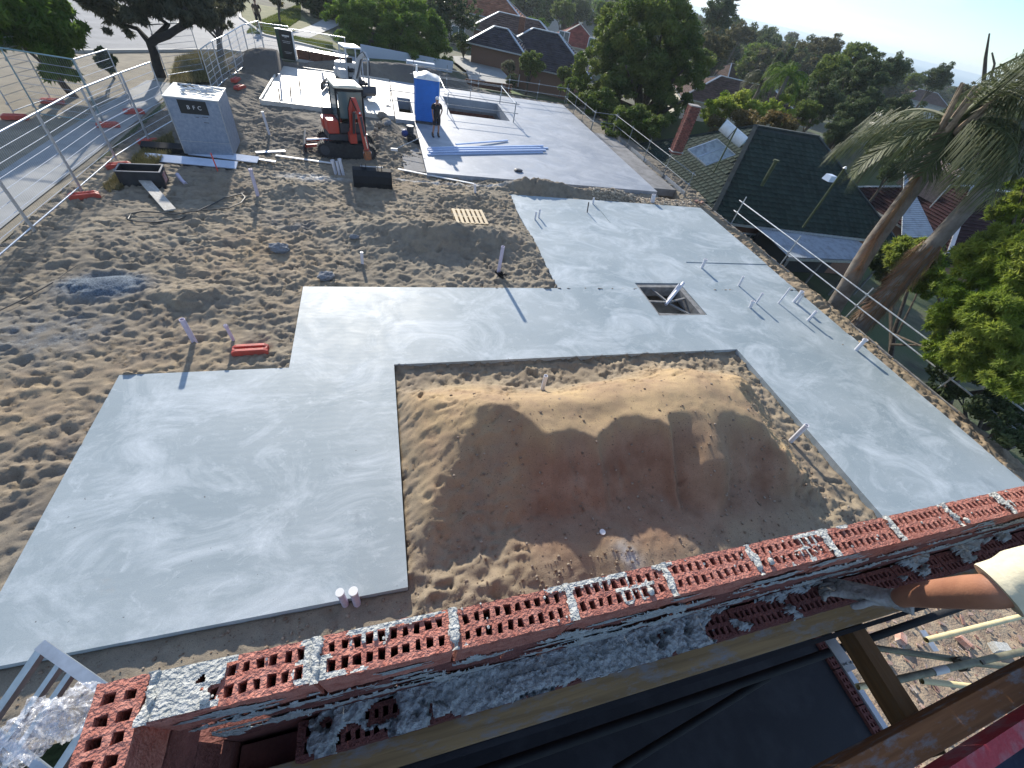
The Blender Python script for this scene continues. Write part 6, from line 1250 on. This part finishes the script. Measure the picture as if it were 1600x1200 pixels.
# ================================================================== houses
def tilemat(nm, c, v=.3): return mat(nm, c, .9, spec=.12, var=v, vscale=1.6, info=.22, bump=.4, bscale=30)
def house(lb, cx, cy, w, d, rot, zg, ze, zr, roofm, wallm, ins=None, over=.5, tiles=None, wins=(), chim=None, group=None, name='house', trim=None):
    t = thing(name, lb, 'house', (cx, cy, zg), rot, group); ins = d/2 if ins is None else ins; ze -= zg; zr -= zg
    q = MB(); q.box((0, 0, ze/2-.02), (w-2*over, d-2*over, ze-.06)); q.build('wall', wallm, t)
    c = [Vector((-w/2, -d/2, ze)), Vector((w/2, -d/2, ze)), Vector((w/2, d/2, ze)), Vector((-w/2, d/2, ze))]; R0, R1 = Vector((-w/2+ins, 0, zr)), Vector((w/2-ins, 0, zr))
    q = MB(); q.add(c+[R0, R1], [(0, 1, 5, 4), (1, 2, 5), (2, 3, 4, 5), (3, 0, 4), (3, 2, 1, 0)]); rf = q.build('roof', roofm, t)
    q = MB()
    for a, b in ((c[0], c[1]), (c[1], c[2]), (c[2], c[3]), (c[3], c[0])): dd = (b-a).normalized()*.06; q.beam(a-dd-Vector((0, 0, .08)), b+dd-Vector((0, 0, .08)), .12, .13)
    q.build('gutter', trim or M_GALV, rf)
    q = MB()
    for a, b in ((c[0], R0), (c[3], R0), (c[1], R1), (c[2], R1), (R0, R1)): q.beam(a+Vector((0, 0, .03)), b+Vector((0, 0, .05)), .24, .09)
    q.build('ridge_cap', roofm if tiles else (trim or M_GALV), rf)
    for (side, pos, ww, hh, zz) in wins:   # windows
        if side == 'f': ctr = Vector((pos, -d/2+over-.02, zz)); dx = Vector((1, 0, 0)); nrm = Vector((0, -1, 0))
        else: ctr = Vector((-w/2+over-.02, pos, zz)); dx = Vector((0, 1, 0)); nrm = Vector((-1, 0, 0))
        q = MB(); f_ = (dx*ww+Vector((0, 0, 1))*hh); q.box(ctr, (abs(dx.x)*ww+abs(nrm.x)*.08, abs(dx.y)*ww+abs(nrm.y)*.08, hh)); wf = q.build('window', M_WHITE, t)
        for s_ in (-1, 1): q = MB(); cc = ctr+dx*s_*ww*.235+nrm*.043; q.box(cc, (abs(dx.x)*ww*.42+abs(nrm.x)*.02, abs(dx.y)*ww*.42+abs(nrm.y)*.02, hh*.86)); q.build('pane', M_GLASS, wf)
    if chim: q = MB(); q.box((chim[0], chim[1], zr-.1), (.7, .7, 1.6)); q.build('chimney', M_STK, rf)
    return t, rf, c, R0, R1
M_BRW = mat('house_brick', (.22, .12, .08), .9, var=.2, vscale=20); M_CRM = mat('cream_render', (.5, .46, .38), .85, var=.08, vscale=3); M_WRN = mat('white_render', (.62, .62, .60), .85, var=.06, vscale=3)
M_TG = tilemat('mossy_green_tile', (.022, .035, .029)); M_TGR = mat('mossy_roof', (.02, .03, .03), .9, var=.3, vscale=2)
M_MOSS = mat('moss', (.05, .065, .03), .95, var=.3, vscale=4)
# green tiled neighbour: tiles laid one by one on the two faces that show
cx, cy, w, d, rot, ze, zr, ins = 23.27, 22.64, 12.62, 11.67, -.11, -.6, 2.73, 4.13
th, rf, c, R0, R1 = house('dark green mossy tiled house below the right edge of the site', cx, cy, w, d, rot, -3.2, ze, zr, M_TGR, M_BRW, ins, tiles=True, wins=(('f', 2, 1.6, 1.1, 1.4), ('f', -3, 1.4, 1.1, 1.4)))
TV = []
for s_ in range(3):
    q = MB(); n_ = 6; W_, L_ = .40, .37
    for j in range(2):
        for i in range(n_+1): x = -W_/2+W_*i/n_; q.v.append((x, -L_/2 if j == 0 else L_/2, (.034 if j == 0 else .004)+.014*cos(2*pi*(i/n_)*1.0+.3)+(0 if j else 0)))
    for i in range(n_): q.f.append((i, i+1, n_+2+i, n_+1+i))
    k0 = len(q.v)
    for i in range(n_+1): v = q.v[i]; q.v.append((v[0], v[1], v[2]-.032))
    for i in range(n_): q.f.append((i, k0+i, k0+i+1, i+1))
    me = bpy.data.meshes.new('roof_tile'); me.from_pydata(q.v, [], q.f); me.update(); me.materials.append(M_TG); TV.append(me)
def lay_tiles(parent, a, b, e, f, limit, seed):
    """a,b eave ends; e,f upper ends (e above a)"""
    r = random.Random(seed); u = (b-a).normalized(); nn_ = u.cross((e+f)/2-(a+b)/2).normalized(); nn_ = nn_ if nn_.z > 0 else -nn_; v = nn_.cross(u).normalized()
    H_ = ((e+f)/2-(a+b)/2).dot(v); rows = int(H_/.32); spots = []
    for k in range(rows):
        h_ = (k+.5)*.32; l0 = (e-a).dot(u)*h_/H_+.12; l1 = (b-a).length-((b-a).length-(f-a).dot(u))*h_/H_-.12; x = l0+(k % 2)*.18+.15
        while x < l1-.05: spots.append(a+u*x+v*h_+nn_*.02); x += .365
    Rm = Matrix((u, v, nn_)).transposed(); mw = parent.matrix_world if False else None
    loc = Vector((cx, cy, -3.2)); RR = Matrix.Rotation(rot, 3, 'Z'); spots.sort(key=lambda p: (RR @ p+loc-Vector((0, 0, 7))).length)
    E0 = Rm.to_euler(); rest = MB()
    for i, p in enumerate(spots):
        if i < limit:
            o = bpy.data.objects.new('roof_tile', TV[r.randrange(3)]); C.objects.link(o); o.parent = parent; o.location = p; e_ = E0.copy(); o.rotation_euler = (e_.x+r.uniform(-.015, .015), e_.y+r.uniform(-.02, .02), e_.z+r.uniform(-.012, .012))
        else:
            me = TV[i % 3]; Rr = Rm @ Matrix.Rotation(r.uniform(-.012, .012), 3, 'Z'); rest.add([Rr @ vv.co+p for vv in me.vertices], [tuple(pp.vertices) for pp in me.polygons])
    o = rest.build('roof_tiles', M_TG, parent); o['kind'] = 'stuff'
lay_tiles(rf, c[0], c[1], R0, R1, 210, 1); lay_tiles(rf, c[3], c[0], R0, R0, 90, 2)
bpy.context.view_layer.update()
def on_roof(px, py):   # point of the green roof seen at a pixel
    RR = Matrix.Rotation(rot, 3, 'Z'); O = Vector((cx, cy, -3.2)); best = None; dv = ((px-800)*RT-(py-600)*UP+F*FW); cam_ = Vector((0, 0, HC))
    for tri in ((c[0], c[1], R0), (c[3], c[0], R0)):
        p0, p1, p2 = [RR @ v+O for v in tri]; n_ = (p1-p0).cross(p2-p0).normalized(); t_ = (p0-cam_).dot(n_)/dv.dot(n_); P_ = cam_+dv*t_
        if t_ > 0 and P_.z <= zr+.1 and (best is None or t_ < best[0]): best = (t_, P_, n_ if n_.z > 0 else -n_)
    return best[1], best[2]
# chimney of stacked bricks
pb, _ = on_roof(1055, 232); ch = thing('chimney_stack', 'tall leaning looking red brick chimney on the green tiled roof', 'chimney', pb+Vector((.25, .2, -.3)), rot); M_CHB = mat('chimney_brick', (.15, .045, .035), .9, var=.55, vscale=5)
q = MB(); r = random.Random(1); q.box((0, 0, 1.65), (.66, .50, 3.3)); ch.scale = (.74, .74, .68); q.build('mortar_core', mat('chimney_mortar', (.30, .24, .21), .9), ch)
q = MB(); k = 0
for zc in range(38):
    z = .05+zc*.086
    for i in range(3):
        off = (zc % 2)*.11; q.box((-.24+i*.24-off+.05, -.255, z), (.225, .03, .072)); q.box((-.345, -.17+i*.18-off*.5, z), (.03, .17, .072)); q.box((.345, -.17+i*.18-off*.5, z), (.03, .17, .072)); q.box((-.24+i*.24-off+.05, .255, z), (.225, .03, .072))
o = q.build('brickwork', M_CHB, ch); o['kind'] = 'stuff'; q = MB(); q.box((0, 0, 3.33), (.74, .58, .06)); q.build('cap', mat('chimney_cap', (.30, .28, .26), .9), ch); q = MB(); q.box((0, 0, .2), (.9, .75, .05)); q.build('flashing', M_GALV, ch)
# solar heater
s0, n0 = on_roof(1073, 236); s1, _ = on_roof(1102, 261); s2, _ = on_roof(1157, 242); s3, _ = on_roof(1126, 217)
so = thing('solar_heater', 'solar water heater with silver tank and two faded panels on the green roof', 'solar heater', s0); M_SOL = mat('faded_collector', (.30, .35, .37), .25, col2=(.16, .19, .22), vscale=3, lo=.45, hi=.7); u_, v_ = s3-s0, s1-s0; nn_ = u_.cross(v_).normalized(); nn_ = nn_ if nn_.z > 0 else -nn_
for k in (0, 1):
    a = v_*(k*.51)+nn_*.10; b = v_*(k*.51+.48)+nn_*.10; q = MB(); q.add([a, b, b+u_*.86, a+u_*.86, a-nn_*.08, b-nn_*.08, b+u_*.86-nn_*.08, a+u_*.86-nn_*.08], [(0, 1, 2, 3), (4, 7, 6, 5), (0, 4, 5, 1), (1, 5, 6, 2), (2, 6, 7, 3), (3, 7, 4, 0)]); pn = q.build('collector', M_SOL, so)
    q = MB(); [q.beam(x, y, .05, .04) for x, y in ((a, b), (b, b+u_*.86), (a+u_*.86, b+u_*.86), (a, a+u_*.86))]; q.build('frame', M_ALU, pn)
q = MB(); a = u_*1.0+nn_*.62-v_*.30; b = u_*1.0+nn_*.62+v_*.80; q.cyl(a, b, .30, n=26); tk = q.build('tank', mat('tank_silver', (.68, .70, .70), .4, .0, var=.1, vscale=5), so, True)
q = MB(); dv_ = (b-a).normalized(); q.cyl(b, b+dv_*.03, .27, n=22); q.cyl(a-dv_*.03, a, .30, n=22); q.cyl(b+dv_*.03, b+dv_*.06, .12, n=12); q.build('end_cap', mat('tank_end', (.30, .42, .45), .4, .4), tk)
q = MB(); [q.cyl(a+(b-a)*f_-dv_*.02, a+(b-a)*f_+dv_*.02, .306, n=26, caps=False) for f_ in (.45,)]; q.build('strap', M_BLK, tk)
# roof vents, poles, skylight hatch
for i, (bx_, by_, tx, ty, r_, m_, lb) in enumerate(((1192, 287, 1211, 252, .09, M_MOSS, 'short mossy vent pipe on the green tiled roof'), (1257, 352, 1319, 263, .05, M_MOSS, 'tall mossy pole with white cap rising from the green roof edge'))):
    P0, _ = on_roof(bx_, by_); dd = hypot(P0.x, P0.y); P1 = A(tx, ty, dd); q = MB(); q.cyl((0, 0, -.1), Vector((0, 0, (P1-P0).z)), r_, n=10); o = q.build('vent_pipe', m_, None, True); o.location = P0; tag(o, lb, 'vent pipe'); q = MB(); q.cyl((0, 0, (P1-P0).z), (0, 0, (P1-P0).z+.08), r_*1.7, .03 if i else r_*1.5, n=10); q.build('cowl', M_WHITE if i else M_MOSS, o)
P0 = A(1128, 308, 24.0); q = MB(); pa, pb2 = A(1112, 275, 24.2), A(1152, 203, 24.2); q.cyl(A(1115, 270, 23.5), A(1151, 200, 23.5), .035, n=8); tag(q.build('antenna_pole', M_MOSS, None, True), 'thin mossy pole crossing in front of the solar tank', 'pole')
P0, nn0 = on_roof(1294, 282); q = MB(); q.box((0, 0, .12), (.42, .42, .24), taper=(.8, .8)); o = q.build('roof_vent', M_SHEET); o.location = P0; tag(o, 'small pale blue roof vent on the green tiled roof', 'vent')
# carport with corrugated sheet roof
cp = thing('carport', 'grey corrugated carport roof on posts beside the palm trunk', 'carport', (0, 0, 0)); M_CORR = mat('weathered_corrugated', (.30, .34, .38), .5, .3, col2=(.20, .22, .23), vscale=2.5, lo=.45, hi=.7)
k0, k1, k2, k3 = G(1178, 350, -.7), G(1318, 361, -.7), G(1384, 408, -.9), G(1228, 402, -.9)
k3 = G(1232, 402, -.85)
xs_n = 90; vs = []; fs = []
for j in range(2):
    for i in range(xs_n+1): f_ = i/xs_n; p = (k0.lerp(k1, f_) if j == 0 else k3.lerp(k2, f_)); vs.append((p.x, p.y, p.z+.02*cos(i*pi)))
fs = [(i, i+1, xs_n+2+i, xs_n+1+i) for i in range(xs_n)]; q = MB(); q.add(vs, fs); o = q.build('sheet_roof', M_CORR, cp); sd2 = o.modifiers.new('s', 'SOLIDIFY'); sd2.thickness = .01
q = MB(); q.beam(k3-Vector((0, 0, .1)), k2-Vector((0, 0, .1)), .1, .14); q.build('gutter', M_GALV, cp)
for f_ in (.02, .35, .7, .98):
    p = k3.lerp(k2, f_); q = MB(); q.cyl((p.x, p.y, -3.1), (p.x, p.y, -1.0), .06, n=8); q.build('post', M_FORM, cp)
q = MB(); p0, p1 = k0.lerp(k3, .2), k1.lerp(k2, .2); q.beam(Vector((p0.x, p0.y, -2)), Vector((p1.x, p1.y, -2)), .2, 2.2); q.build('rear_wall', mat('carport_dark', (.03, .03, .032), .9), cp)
# maroon roof and white gable on the right
p = A(1530, 300, 44); M_TM = tilemat('maroon_tile', (.035, .016, .019)); M_TBR = tilemat('brown_tile', (.10, .065, .055)); M_TSL = tilemat('slate_tile', (.05, .047, .06)); M_TRD = tilemat('red_tile', (.19, .055, .045)); M_TTC = tilemat('terracotta_tile', (.26, .115, .07))
def courses(rf, c, R0, R1, m, n=12):
    """raised tile courses on a roof, joined"""
    q = MB()
    for a, b, e, f in ((c[0], c[1], R0, R1), (c[1], c[2], R1, R1), (c[3], c[0], R0, R0)):
        for k in range(n):
            g0, g1 = a.lerp(e, (k+.03)/n), b.lerp(f, (k+.03)/n)
            if (g1-g0).length < .3: continue
            q.beam(g0+Vector((0, 0, .025)), g1+Vector((0, 0, .025)), .14, .05)
    o = q.build('tile_course', m, rf); o['kind'] = 'stuff'
p = A(1540, 300, 41); t_, rf_, c_, a_, b_ = house('maroon tiled house partly hidden by the second palm', 44.5, 21.5, 16, 11, -.11, -4.2, -1.6, 1.2, M_TM, M_BRW, 5.0); courses(rf_, c_, a_, b_, M_TM, 20)
w0, w1, w2 = A(1412, 268, 33), A(1462, 372, 30), A(1408, 372, 28); q = MB(); n_ = 34
for i in range(n_):
    f0, f1 = i/n_, (i+.85)/n_; a = w0.lerp(w1, f0); b = w0.lerp(w1, f1); e = w0.lerp(w2, f1); g_ = w0.lerp(w2, f0); q.add([a, b, e, g_], [(0, 1, 2, 3)])
o = q.build('corrugated_gable', M_CORR); o.modifiers.new('s', 'SOLIDIFY').thickness = .04; tag(o, 'pale triangular corrugated roof piece behind the palm trunks', 'roof')
q = MB(); pp = A(1460, 285, 40); q.beam(A(1425, 262, 40), A(1482, 292, 40), 3.5, 1.6); tag(q.build('outbuilding', mat('pinkish_brick', (.26, .17, .14), .9, var=.2, vscale=6)), 'pinkish brick outbuilding wall behind the palm trunks', 'outbuilding')
t = thing('tv_antenna', 'television antenna on a mast above the maroon roof', 'antenna', A(1482, 292, 36)); q = MB(); q.cyl((0, 0, -1.2), (0, 0, .9), .03); q.build('mast', M_GALV, t); q = MB(); a = A(1490, 258, 36)-t.location; b = A(1512, 268, 36)-t.location; q.beam(a, b, .06, .06); [q.beam(a.lerp(b, f_)-Vector((.3, -.3, 0)), a.lerp(b, f_)+Vector((.3, -.3, 0)), .03, .03) for f_ in (.1, .4, .7, 1)]; q.build('elements', M_GALV, t)
# houses in the middle distance behind the slab
def H(px, py, dist): p = A(px, py, dist); return p
p = A(852, 80, 62); t_, rf_, c_, a_, b_ = house('slate grey tiled house behind the driveway', p.x, p.y+1, 13, 9, -.35, Tz(p.x, p.y)-.5, p.z-1.3, p.z+1.7, M_TSL, M_BRW, 5, wins=(('f', -3, 2, 1.2, 1.3),), chim=(-3, 1)); courses(rf_, c_, a_, b_, M_TSL, 18)
p = A(792, 62, 60); t_, rf_, c_, a_, b_ = house('small grey roofed garage wing at the end of the driveway', p.x-.8, p.y, 6.5, 5.5, -.35, Tz(p.x, p.y)-.5, p.z-.6, p.z+.9, M_TSL, M_BRW, 2.5); courses(rf_, c_, a_, b_, M_TSL, 10)
p = A(903, 55, 92); t_, rf_, c_, a_, b_ = house('red roofed cream two storey house left of the largest tree', p.x, p.y, 9.5, 8.5, -.3, Tz(p.x, p.y)-2, p.z-1.2, p.z+1.6, M_TRD, M_CRM, 5, wins=(('f', -2.5, 1.8, 1.6, 6.0), ('f', 2.5, 1.8, 1.6, 6.0)), trim=M_CRM); courses(rf_, c_, a_, b_, M_TRD, 14)
p = A(770, 20, 84); t_, rf_, c_, a_, b_ = house('pale brick house with orange roof edge at the top middle', p.x-1, p.y, 13, 9, -.3, Tz(p.x, p.y)-1, p.z-.2, p.z+2.0, M_TTC, mat('pale_brick', (.42, .37, .31), .9, var=.1, vscale=5), 4, wins=(('f', -3.5, 2, 1.3, 3.0), ('l', 0, 1.8, 1.4, 3.0))); courses(rf_, c_, a_, b_, M_TTC, 12)
p = A(810, 40, 72); t_, rf_, c_, a_, b_ = house('brown ridged roof rising behind the slate house', p.x, p.y, 12, 7, -.3, Tz(p.x, p.y)-1, p.z-.9, p.z+.9, M_TBR, M_BRW, 3.3); courses(rf_, c_, a_, b_, M_TBR, 10)
p = A(1125, 140, 74); t_, rf_, c_, a_, b_ = house('brown roofed house just right of the largest tree', p.x+2, p.y-2, 17, 11, -.4, Tz(p.x, p.y)-1, p.z-.9, p.z+1.5, M_TBR, M_CRM, 5); courses(rf_, c_, a_, b_, M_TBR, 14)
FAR = [(1165, 92, 170, 'dark roofed house with cream wall in the dip beyond the brown roof', M_TSL, M_CRM), (1150, 110, 140, 'low pale roofed house below the dark roofed one', M_TBR, M_CRM), (1190, 105, 150, 'white shed roofed house beside the dark roofed one', M_WRN, M_WRN), (1225, 78, 230, 'blue white roofed house near the twin cypresses', M_SHEET, M_WRN), (1242, 98, 190, 'tan roofed house right of the twin cypresses', M_TTC, M_CRM),
       (822, 8, 150, 'white roofed house at the top of the picture right of the pale brick house', M_WRN, M_WRN), (868, 4, 170, 'small white house at the top edge left of the lime tree', M_WRN, M_WRN), (905, 12, 180, 'white walled house at the top edge behind the lime tree', M_TBR, M_WRN), (1425, 158, 210, 'pale roofed house showing through the drooping palm fronds', M_SHEET, M_WRN), (1445, 150, 190, 'pale roofed house behind the dense round tree on the right', M_TBR, M_WRN), (1280, 72, 330, 'distant pale house among the far trees', M_WRN, M_CRM), (1100, 60, 260, 'distant house glimpsed right of the largest tree', M_SHEET, M_WRN)]
for px, py, dd, lb, rm, wm in FAR: p = A(px, py, dd); house(lb, p.x, p.y, 13, 9, random.uniform(-.6, .3), min(Tz(p.x, p.y), p.z-3), p.z-1.2, p.z+1.2, rm, wm, 4, wins=(('f', -3, 2, 1.3, 1.6), ('l', 0, 1.8, 1.3, 1.6)))
# ================================================================== background trees: a few builds copied with obj.copy()
KINDS = []
for i, (m, n, sz_, nm, sq) in enumerate(((L_MID, 12000, .34, 'rounded mid green', .8), (L_DARK, 12000, .34, 'dark evergreen', 1.0), (L_OLIVE, 10000, .34, 'olive brown gum', .9), (L_GREY, 9000, .32, 'grey green gum', .85), (L_FRESH, 11000, .32, 'bright green', .8))):
    r = random.Random(50+i); bl = [(r.uniform(-2, 2), r.uniform(-2, 2), 4.8+r.uniform(-1.2, 1.8)*sq, r.uniform(2.0, 2.9), r.uniform(2.0, 2.9), r.uniform(1.8, 2.6)*sq) for _ in range(7)]
    q = MB(); limbs(q, (0, 0, -3), bl, .28, i); me_t = bpy.data.meshes.new('trunk'); me_t.from_pydata(q.v, [], q.f); me_t.update(); me_t.materials.append(M_BARK)
    KINDS.append((crown_mesh('crown', bl, n, sz_, 60+i, m, sub=120, shell=.45, wob=.25), me_t, nm))
proto = {}
def place_tree(k, x, y, s_, lb, group, zs=None, sz2=1.):
    z = Tz(x, y) if zs is None else zs
    if k not in proto:
        t = thing('tree', lb, 'tree', (x, y, z), 0, group); a = bpy.data.objects.new('crown', KINDS[k][0]); b = bpy.data.objects.new('trunk', KINDS[k][1])
        for o in (a, b): C.objects.link(o); o.parent = t
        proto[k] = (t, a, b)
    else:
        t0, a0, b0 = proto[k]; t = t0.copy(); C.objects.link(t); t.location = (x, y, z); t['label'] = lb
        if group: t['group'] = group
        for o in (a0, b0): c_ = o.copy(); C.objects.link(c_); c_.parent = t
    t.rotation_euler = (0, 0, random.uniform(0, 6.28)); t.scale = (s_, s_, s_*sz2); return t
def tree_px(k, px, py, dist, rpx, lb, group=None, sz2=1.):
    """place so that the crown centre shows at the pixel with about this radius"""
    p = A(px, py, dist); w = (p-Vector((0, 0, HC))).dot(FW); st = (p-Vector((0, 0, HC))).length/w; R_ = rpx*w/F/st**.6; s_ = R_/3.65; return place_tree(k, p.x, p.y, s_, lb, group, p.z-4.9*s_*sz2, sz2)
NT = [(1, 1345, 165, 62, 34, 'dark tree above the right end of the green roof ridge'), (1, 1402, 178, 66, 30, 'dark tree behind the left tips of the palm fronds'), (1, 1445, 215, 50, 34, 'dark tree seen through the drooping palm fronds'), (0, 1255, 178, 50, 26, 'green bush directly behind the green roof ridge'), (1, 1310, 215, 45, 28, 'dark bush at the right hip of the green roof'), (1, 1395, 270, 36, 26, 'dark bush between the green roof and the corrugated gable'), (0, 725, 70, 60, 16, 'green shrub by the garage wing left of the driveway top'), (3, 795, 105, 52, 13, 'grey green round bush at the driveway bend'), (0, 828, 104, 48, 25, 'bushy green tree in front of the slate house'), (1, 800, 128, 49, 11, 'low dark shrub at the edge of the driveway'), (0, 880, 118, 50, 15, 'leafy shrub between slate house and largest tree'),
      (4, 838, 40, 80, 18, 'bright green tree behind the slate house chimney'), (0, 880, 22, 110, 24, 'leafy tree right of the slate house ridge'), (1, 905, 20, 125, 20, 'dark tree above the red roofed house'), (4, 945, 14, 120, 17, 'yellow lime tree at the top edge'), (0, 800, 30, 85, 14, 'green tree before the pale brick house'), (1, 780, 5, 130, 22, 'dark tree at the top edge above the pale brick house'), (3, 755, 38, 78, 12, 'pale shrub at the corner of the pale brick house'),
      (1, 1120, 25, 95, 32, 'dark tree touching the right of the largest tree'), (2, 1115, 75, 80, 30, 'brown tinted gum below the dark tree beside the largest tree'), (2, 1155, 55, 120, 20, 'olive gum in the dip'), (1, 1187, 68, 150, 22, 'round dark yellow rimmed tree above the dark roofed house'), (0, 1100, 100, 70, 24, 'green tree behind the brown roofed house'),
      (2, 1290, 78, 130, 27, 'wide flat topped gum on the skyline right of the cypresses'), (3, 1262, 82, 160, 15, 'pale gum left of the flat topped gum'), (0, 1300, 120, 70, 40, 'big rounded green tree in the middle of the right hand trees'), (1, 1345, 130, 64, 40, 'darker rounded tree right of the big rounded one'), (0, 1330, 95, 95, 34, 'green tree on the ridge above the rounded ones'), (1, 1385, 115, 80, 30, 'deep green tree left of the palm fronds'), (1, 1280, 165, 56, 34, 'dark shadowy tree below the big rounded one'), (1, 1330, 190, 50, 34, 'very dark tree behind the right end of the green roof'), (1, 1380, 230, 42, 32, 'dark tree between green roof and palm trunk'), (0, 1240, 150, 60, 22, 'green shrub under the feathery palm'), (4, 1180, 150, 60, 16, 'lime shrub left of the feathery palm'),
      (1, 1465, 125, 110, 26, 'dense round dark tree on the skyline near the palm'), (0, 1425, 128, 150, 18, 'mid green tree left of the dense round skyline tree'), (2, 1510, 150, 75, 24, 'brown bush on the skyline under the palm crown'), (2, 1545, 200, 50, 34, 'olive thicket behind the palm leaf bases'), (1, 1580, 240, 40, 40, 'dark thicket right of the palm trunk'), (1, 1500, 240, 48, 26, 'dark bush above the maroon roof'), (4, 1210, 60, 170, 12, 'small green tree left of the blue white roof'), (3, 1235, 62, 240, 14, 'grey tree behind the blue white roof'), (0, 1150, 42, 190, 16, 'green tree on the skyline left of the dip'), (1, 1420, 190, 60, 22, 'dark shrub hidden behind the drooping fronds')]
for k, px, py, dd, rp, lb in NT: tree_px(k, px, py, dd, rp, lb)
# cypress pair, bare skyline pine
def cypress(lb, px, py, d, hp, rp, seed):
    p = A(px, py, d); w = (p-Vector((0, 0, HC))).dot(FW); h = hp*w/F*.62; R_ = rp*w/F*.75; b = Vector((p.x, p.y, p.z-h/2)); tree(lb, 'tree', b, [(b.x, b.y, b.z+h*f_, R_*(1.1-f_*.75), R_*(1.1-f_*.75), h*.16) for f_ in (.15, .32, .5, .68, .85)], 3800, .34, L_DARK, .2, seed, sub=70, shell=.2, elong=1.6)
cypress('taller leaning dark cypress of the pair beside the blue white roof', 1208, 108, 80, 85, 9, 71); cypress('shorter dark cypress of the pair beside the blue white roof', 1232, 88, 95, 36, 7, 72)
p = A(1138, 22, 130); t = thing('tree', 'sparse grey norfolk pine on the skyline', 'tree', (p.x, p.y, p.z-9)); q = MB(); q.tube([(0, 0, 0), (0, 0, 14.5)], 0, 7, rs=[.3, .04]); q.build('trunk', M_BARK, t); q = MB(); r = random.Random(4)
for k in range(13):
    z = 4+k*.8; L_ = 3.4*(1-k/15)
    for j in range(6):
        a = j*1.05+k*.3; q.tube([(0, 0, z), (L_*.5*cos(a), L_*.5*sin(a), z+.05), (L_*cos(a), L_*sin(a), z+.35)], .09, 4)
        for i in range(10): f_ = r.uniform(.3, 1); x, y = L_*f_*cos(a), L_*f_*sin(a); q.add([(x, y, z+.1), (x+.15, y+.1, z+.1), (x+r.uniform(-.4, .4), y+r.uniform(-.4, .4), z+r.uniform(.2, .7))], [(0, 1, 2)])
q.build('crown', mat('pine_needles', (.10, .11, .09), .9), t)
for i, (px, py, h) in enumerate(((1349, 92, 3.4), (1352, 96, 2.6))):
    pass
q = MB(); b0 = A(1537, 125, 46); q.tube([A(1537, 128, 46), A(1540, 90, 46), A(1546, 52, 46)], 0, 6, rs=[.12, .09, .04]); q.tube([A(1548, 122, 46), A(1554, 100, 46), A(1550, 82, 46)], 0, 6, rs=[.09, .06, .04]); tag(q.build('bare_trunk', M_BARK, None, True), 'pair of thin bare stems against the sky left of the palm crown', 'tree')
# scattered suburb trees and roofs out to the coast (each one a thing)
r = random.Random(99); lbk = ['rounded mid green tree in the far suburb', 'dark evergreen tree in the far suburb', 'olive brown gum tree in the far suburb', 'grey green gum tree in the far suburb', 'bright green tree in the far suburb']
cnt = 0
while cnt < 285:
    d = 125*(7.0**r.random()); a = radians(r.uniform(2, 74)); x, y = d*sin(a), d*cos(a)
    v = Vector((x, y, -2-HC)); w = v.dot(FW)
    if w <= 0: continue
    px = 800+F*v.dot(RT)/w; py = 600-F*v.dot(UP)/w
    if not (-60 < px < 1700 and -60 < py < 400): continue
    k = r.choices((0, 1, 2, 3, 4), (3, 4, 3, 3, 1))[0]; s_ = r.uniform(1.2, 2.1); s_ = min(s_*(1+.25*(d > 350)), (5.2-Tz(x, y))/8.6); place_tree(k, x, y, s_, lbk[k], 'trees of the far suburb '+['(rounded)', '(dark)', '(olive)', '(grey)', '(bright)'][k]); cnt += 1
hk = [('grey roofed house in the far suburb', M_TSL), ('red roofed house in the far suburb', M_TRD), ('white roofed house in the far suburb', M_WRN)]; hp0 = {}
for i in range(44):
    d = 190*(5.0**r.random()); a = radians(r.uniform(4, 72)); x, y = d*sin(a), d*cos(a); k = i % 3
    if k not in hp0: hp0[k] = house(hk[k][0], x, y, 14, 10, r.uniform(0, 3), Tz(x, y)-.5, Tz(x, y)+2.6, Tz(x, y)+5, hk[k][1], M_CRM, 4, group='houses of the far suburb '+('(grey)', '(red)', '(white)')[k])[0]; bpy.context.view_layer.update()
    else: dup(hp0[k], (x, y, Tz(x, y)-.5), r.uniform(0, 3))
# undergrowth and logs in the strip beyond the long guard rail
tree('low shadowed ground cover shrub beyond the long guard rail', 'shrub', (19.3, 3.2, -3), [blob(1560, 640, 17.5, 50, 20), blob(1480, 600, 18.2, 40, 16), blob(1590, 690, 16.5, 40, 20)], 6000, .11, L_DARK, .08, 41, sub=60, name='shrub')
for i, (a, b_, lb) in enumerate((((1540, 668), (1600, 640), 'upper mossy log beyond the guard rail at the right edge'), ((1555, 682), (1620, 652), 'middle mossy log beyond the guard rail at the right edge'), ((1572, 698), (1640, 672), 'lower dark log beyond the guard rail at the right edge'))):
    q = MB(); q.cyl(G(*a, -1.4), G(*b_, -1.4), .13, n=10); tag(q.build('log', M_BARK, None, True), lb, 'log')

# ================================================================== haze
q = MB(); q.span((-1500, -1100, -43.5), (4600, 4600, 26)); hzo = q.build('haze', None); hzo.data.materials.clear()
mh = bpy.data.materials.new('haze'); mh.use_nodes = True; nh, lh = mh.node_tree.nodes, mh.node_tree.links; nh.remove(nh['Principled BSDF']); pv = nh.new('ShaderNodeVolumePrincipled'); pv.inputs['Color'].default_value = (.80, .92, 1, 1); pv.inputs['Density'].default_value = .00028; pv.inputs['Anisotropy'].default_value = .3
lh.new(pv.outputs[0], nh['Material Output'].inputs['Volume']); hzo.data.materials.append(mh); hzo['kind'] = 'stuff'; hzo['label'] = 'thin pale haze in the air over the suburb'
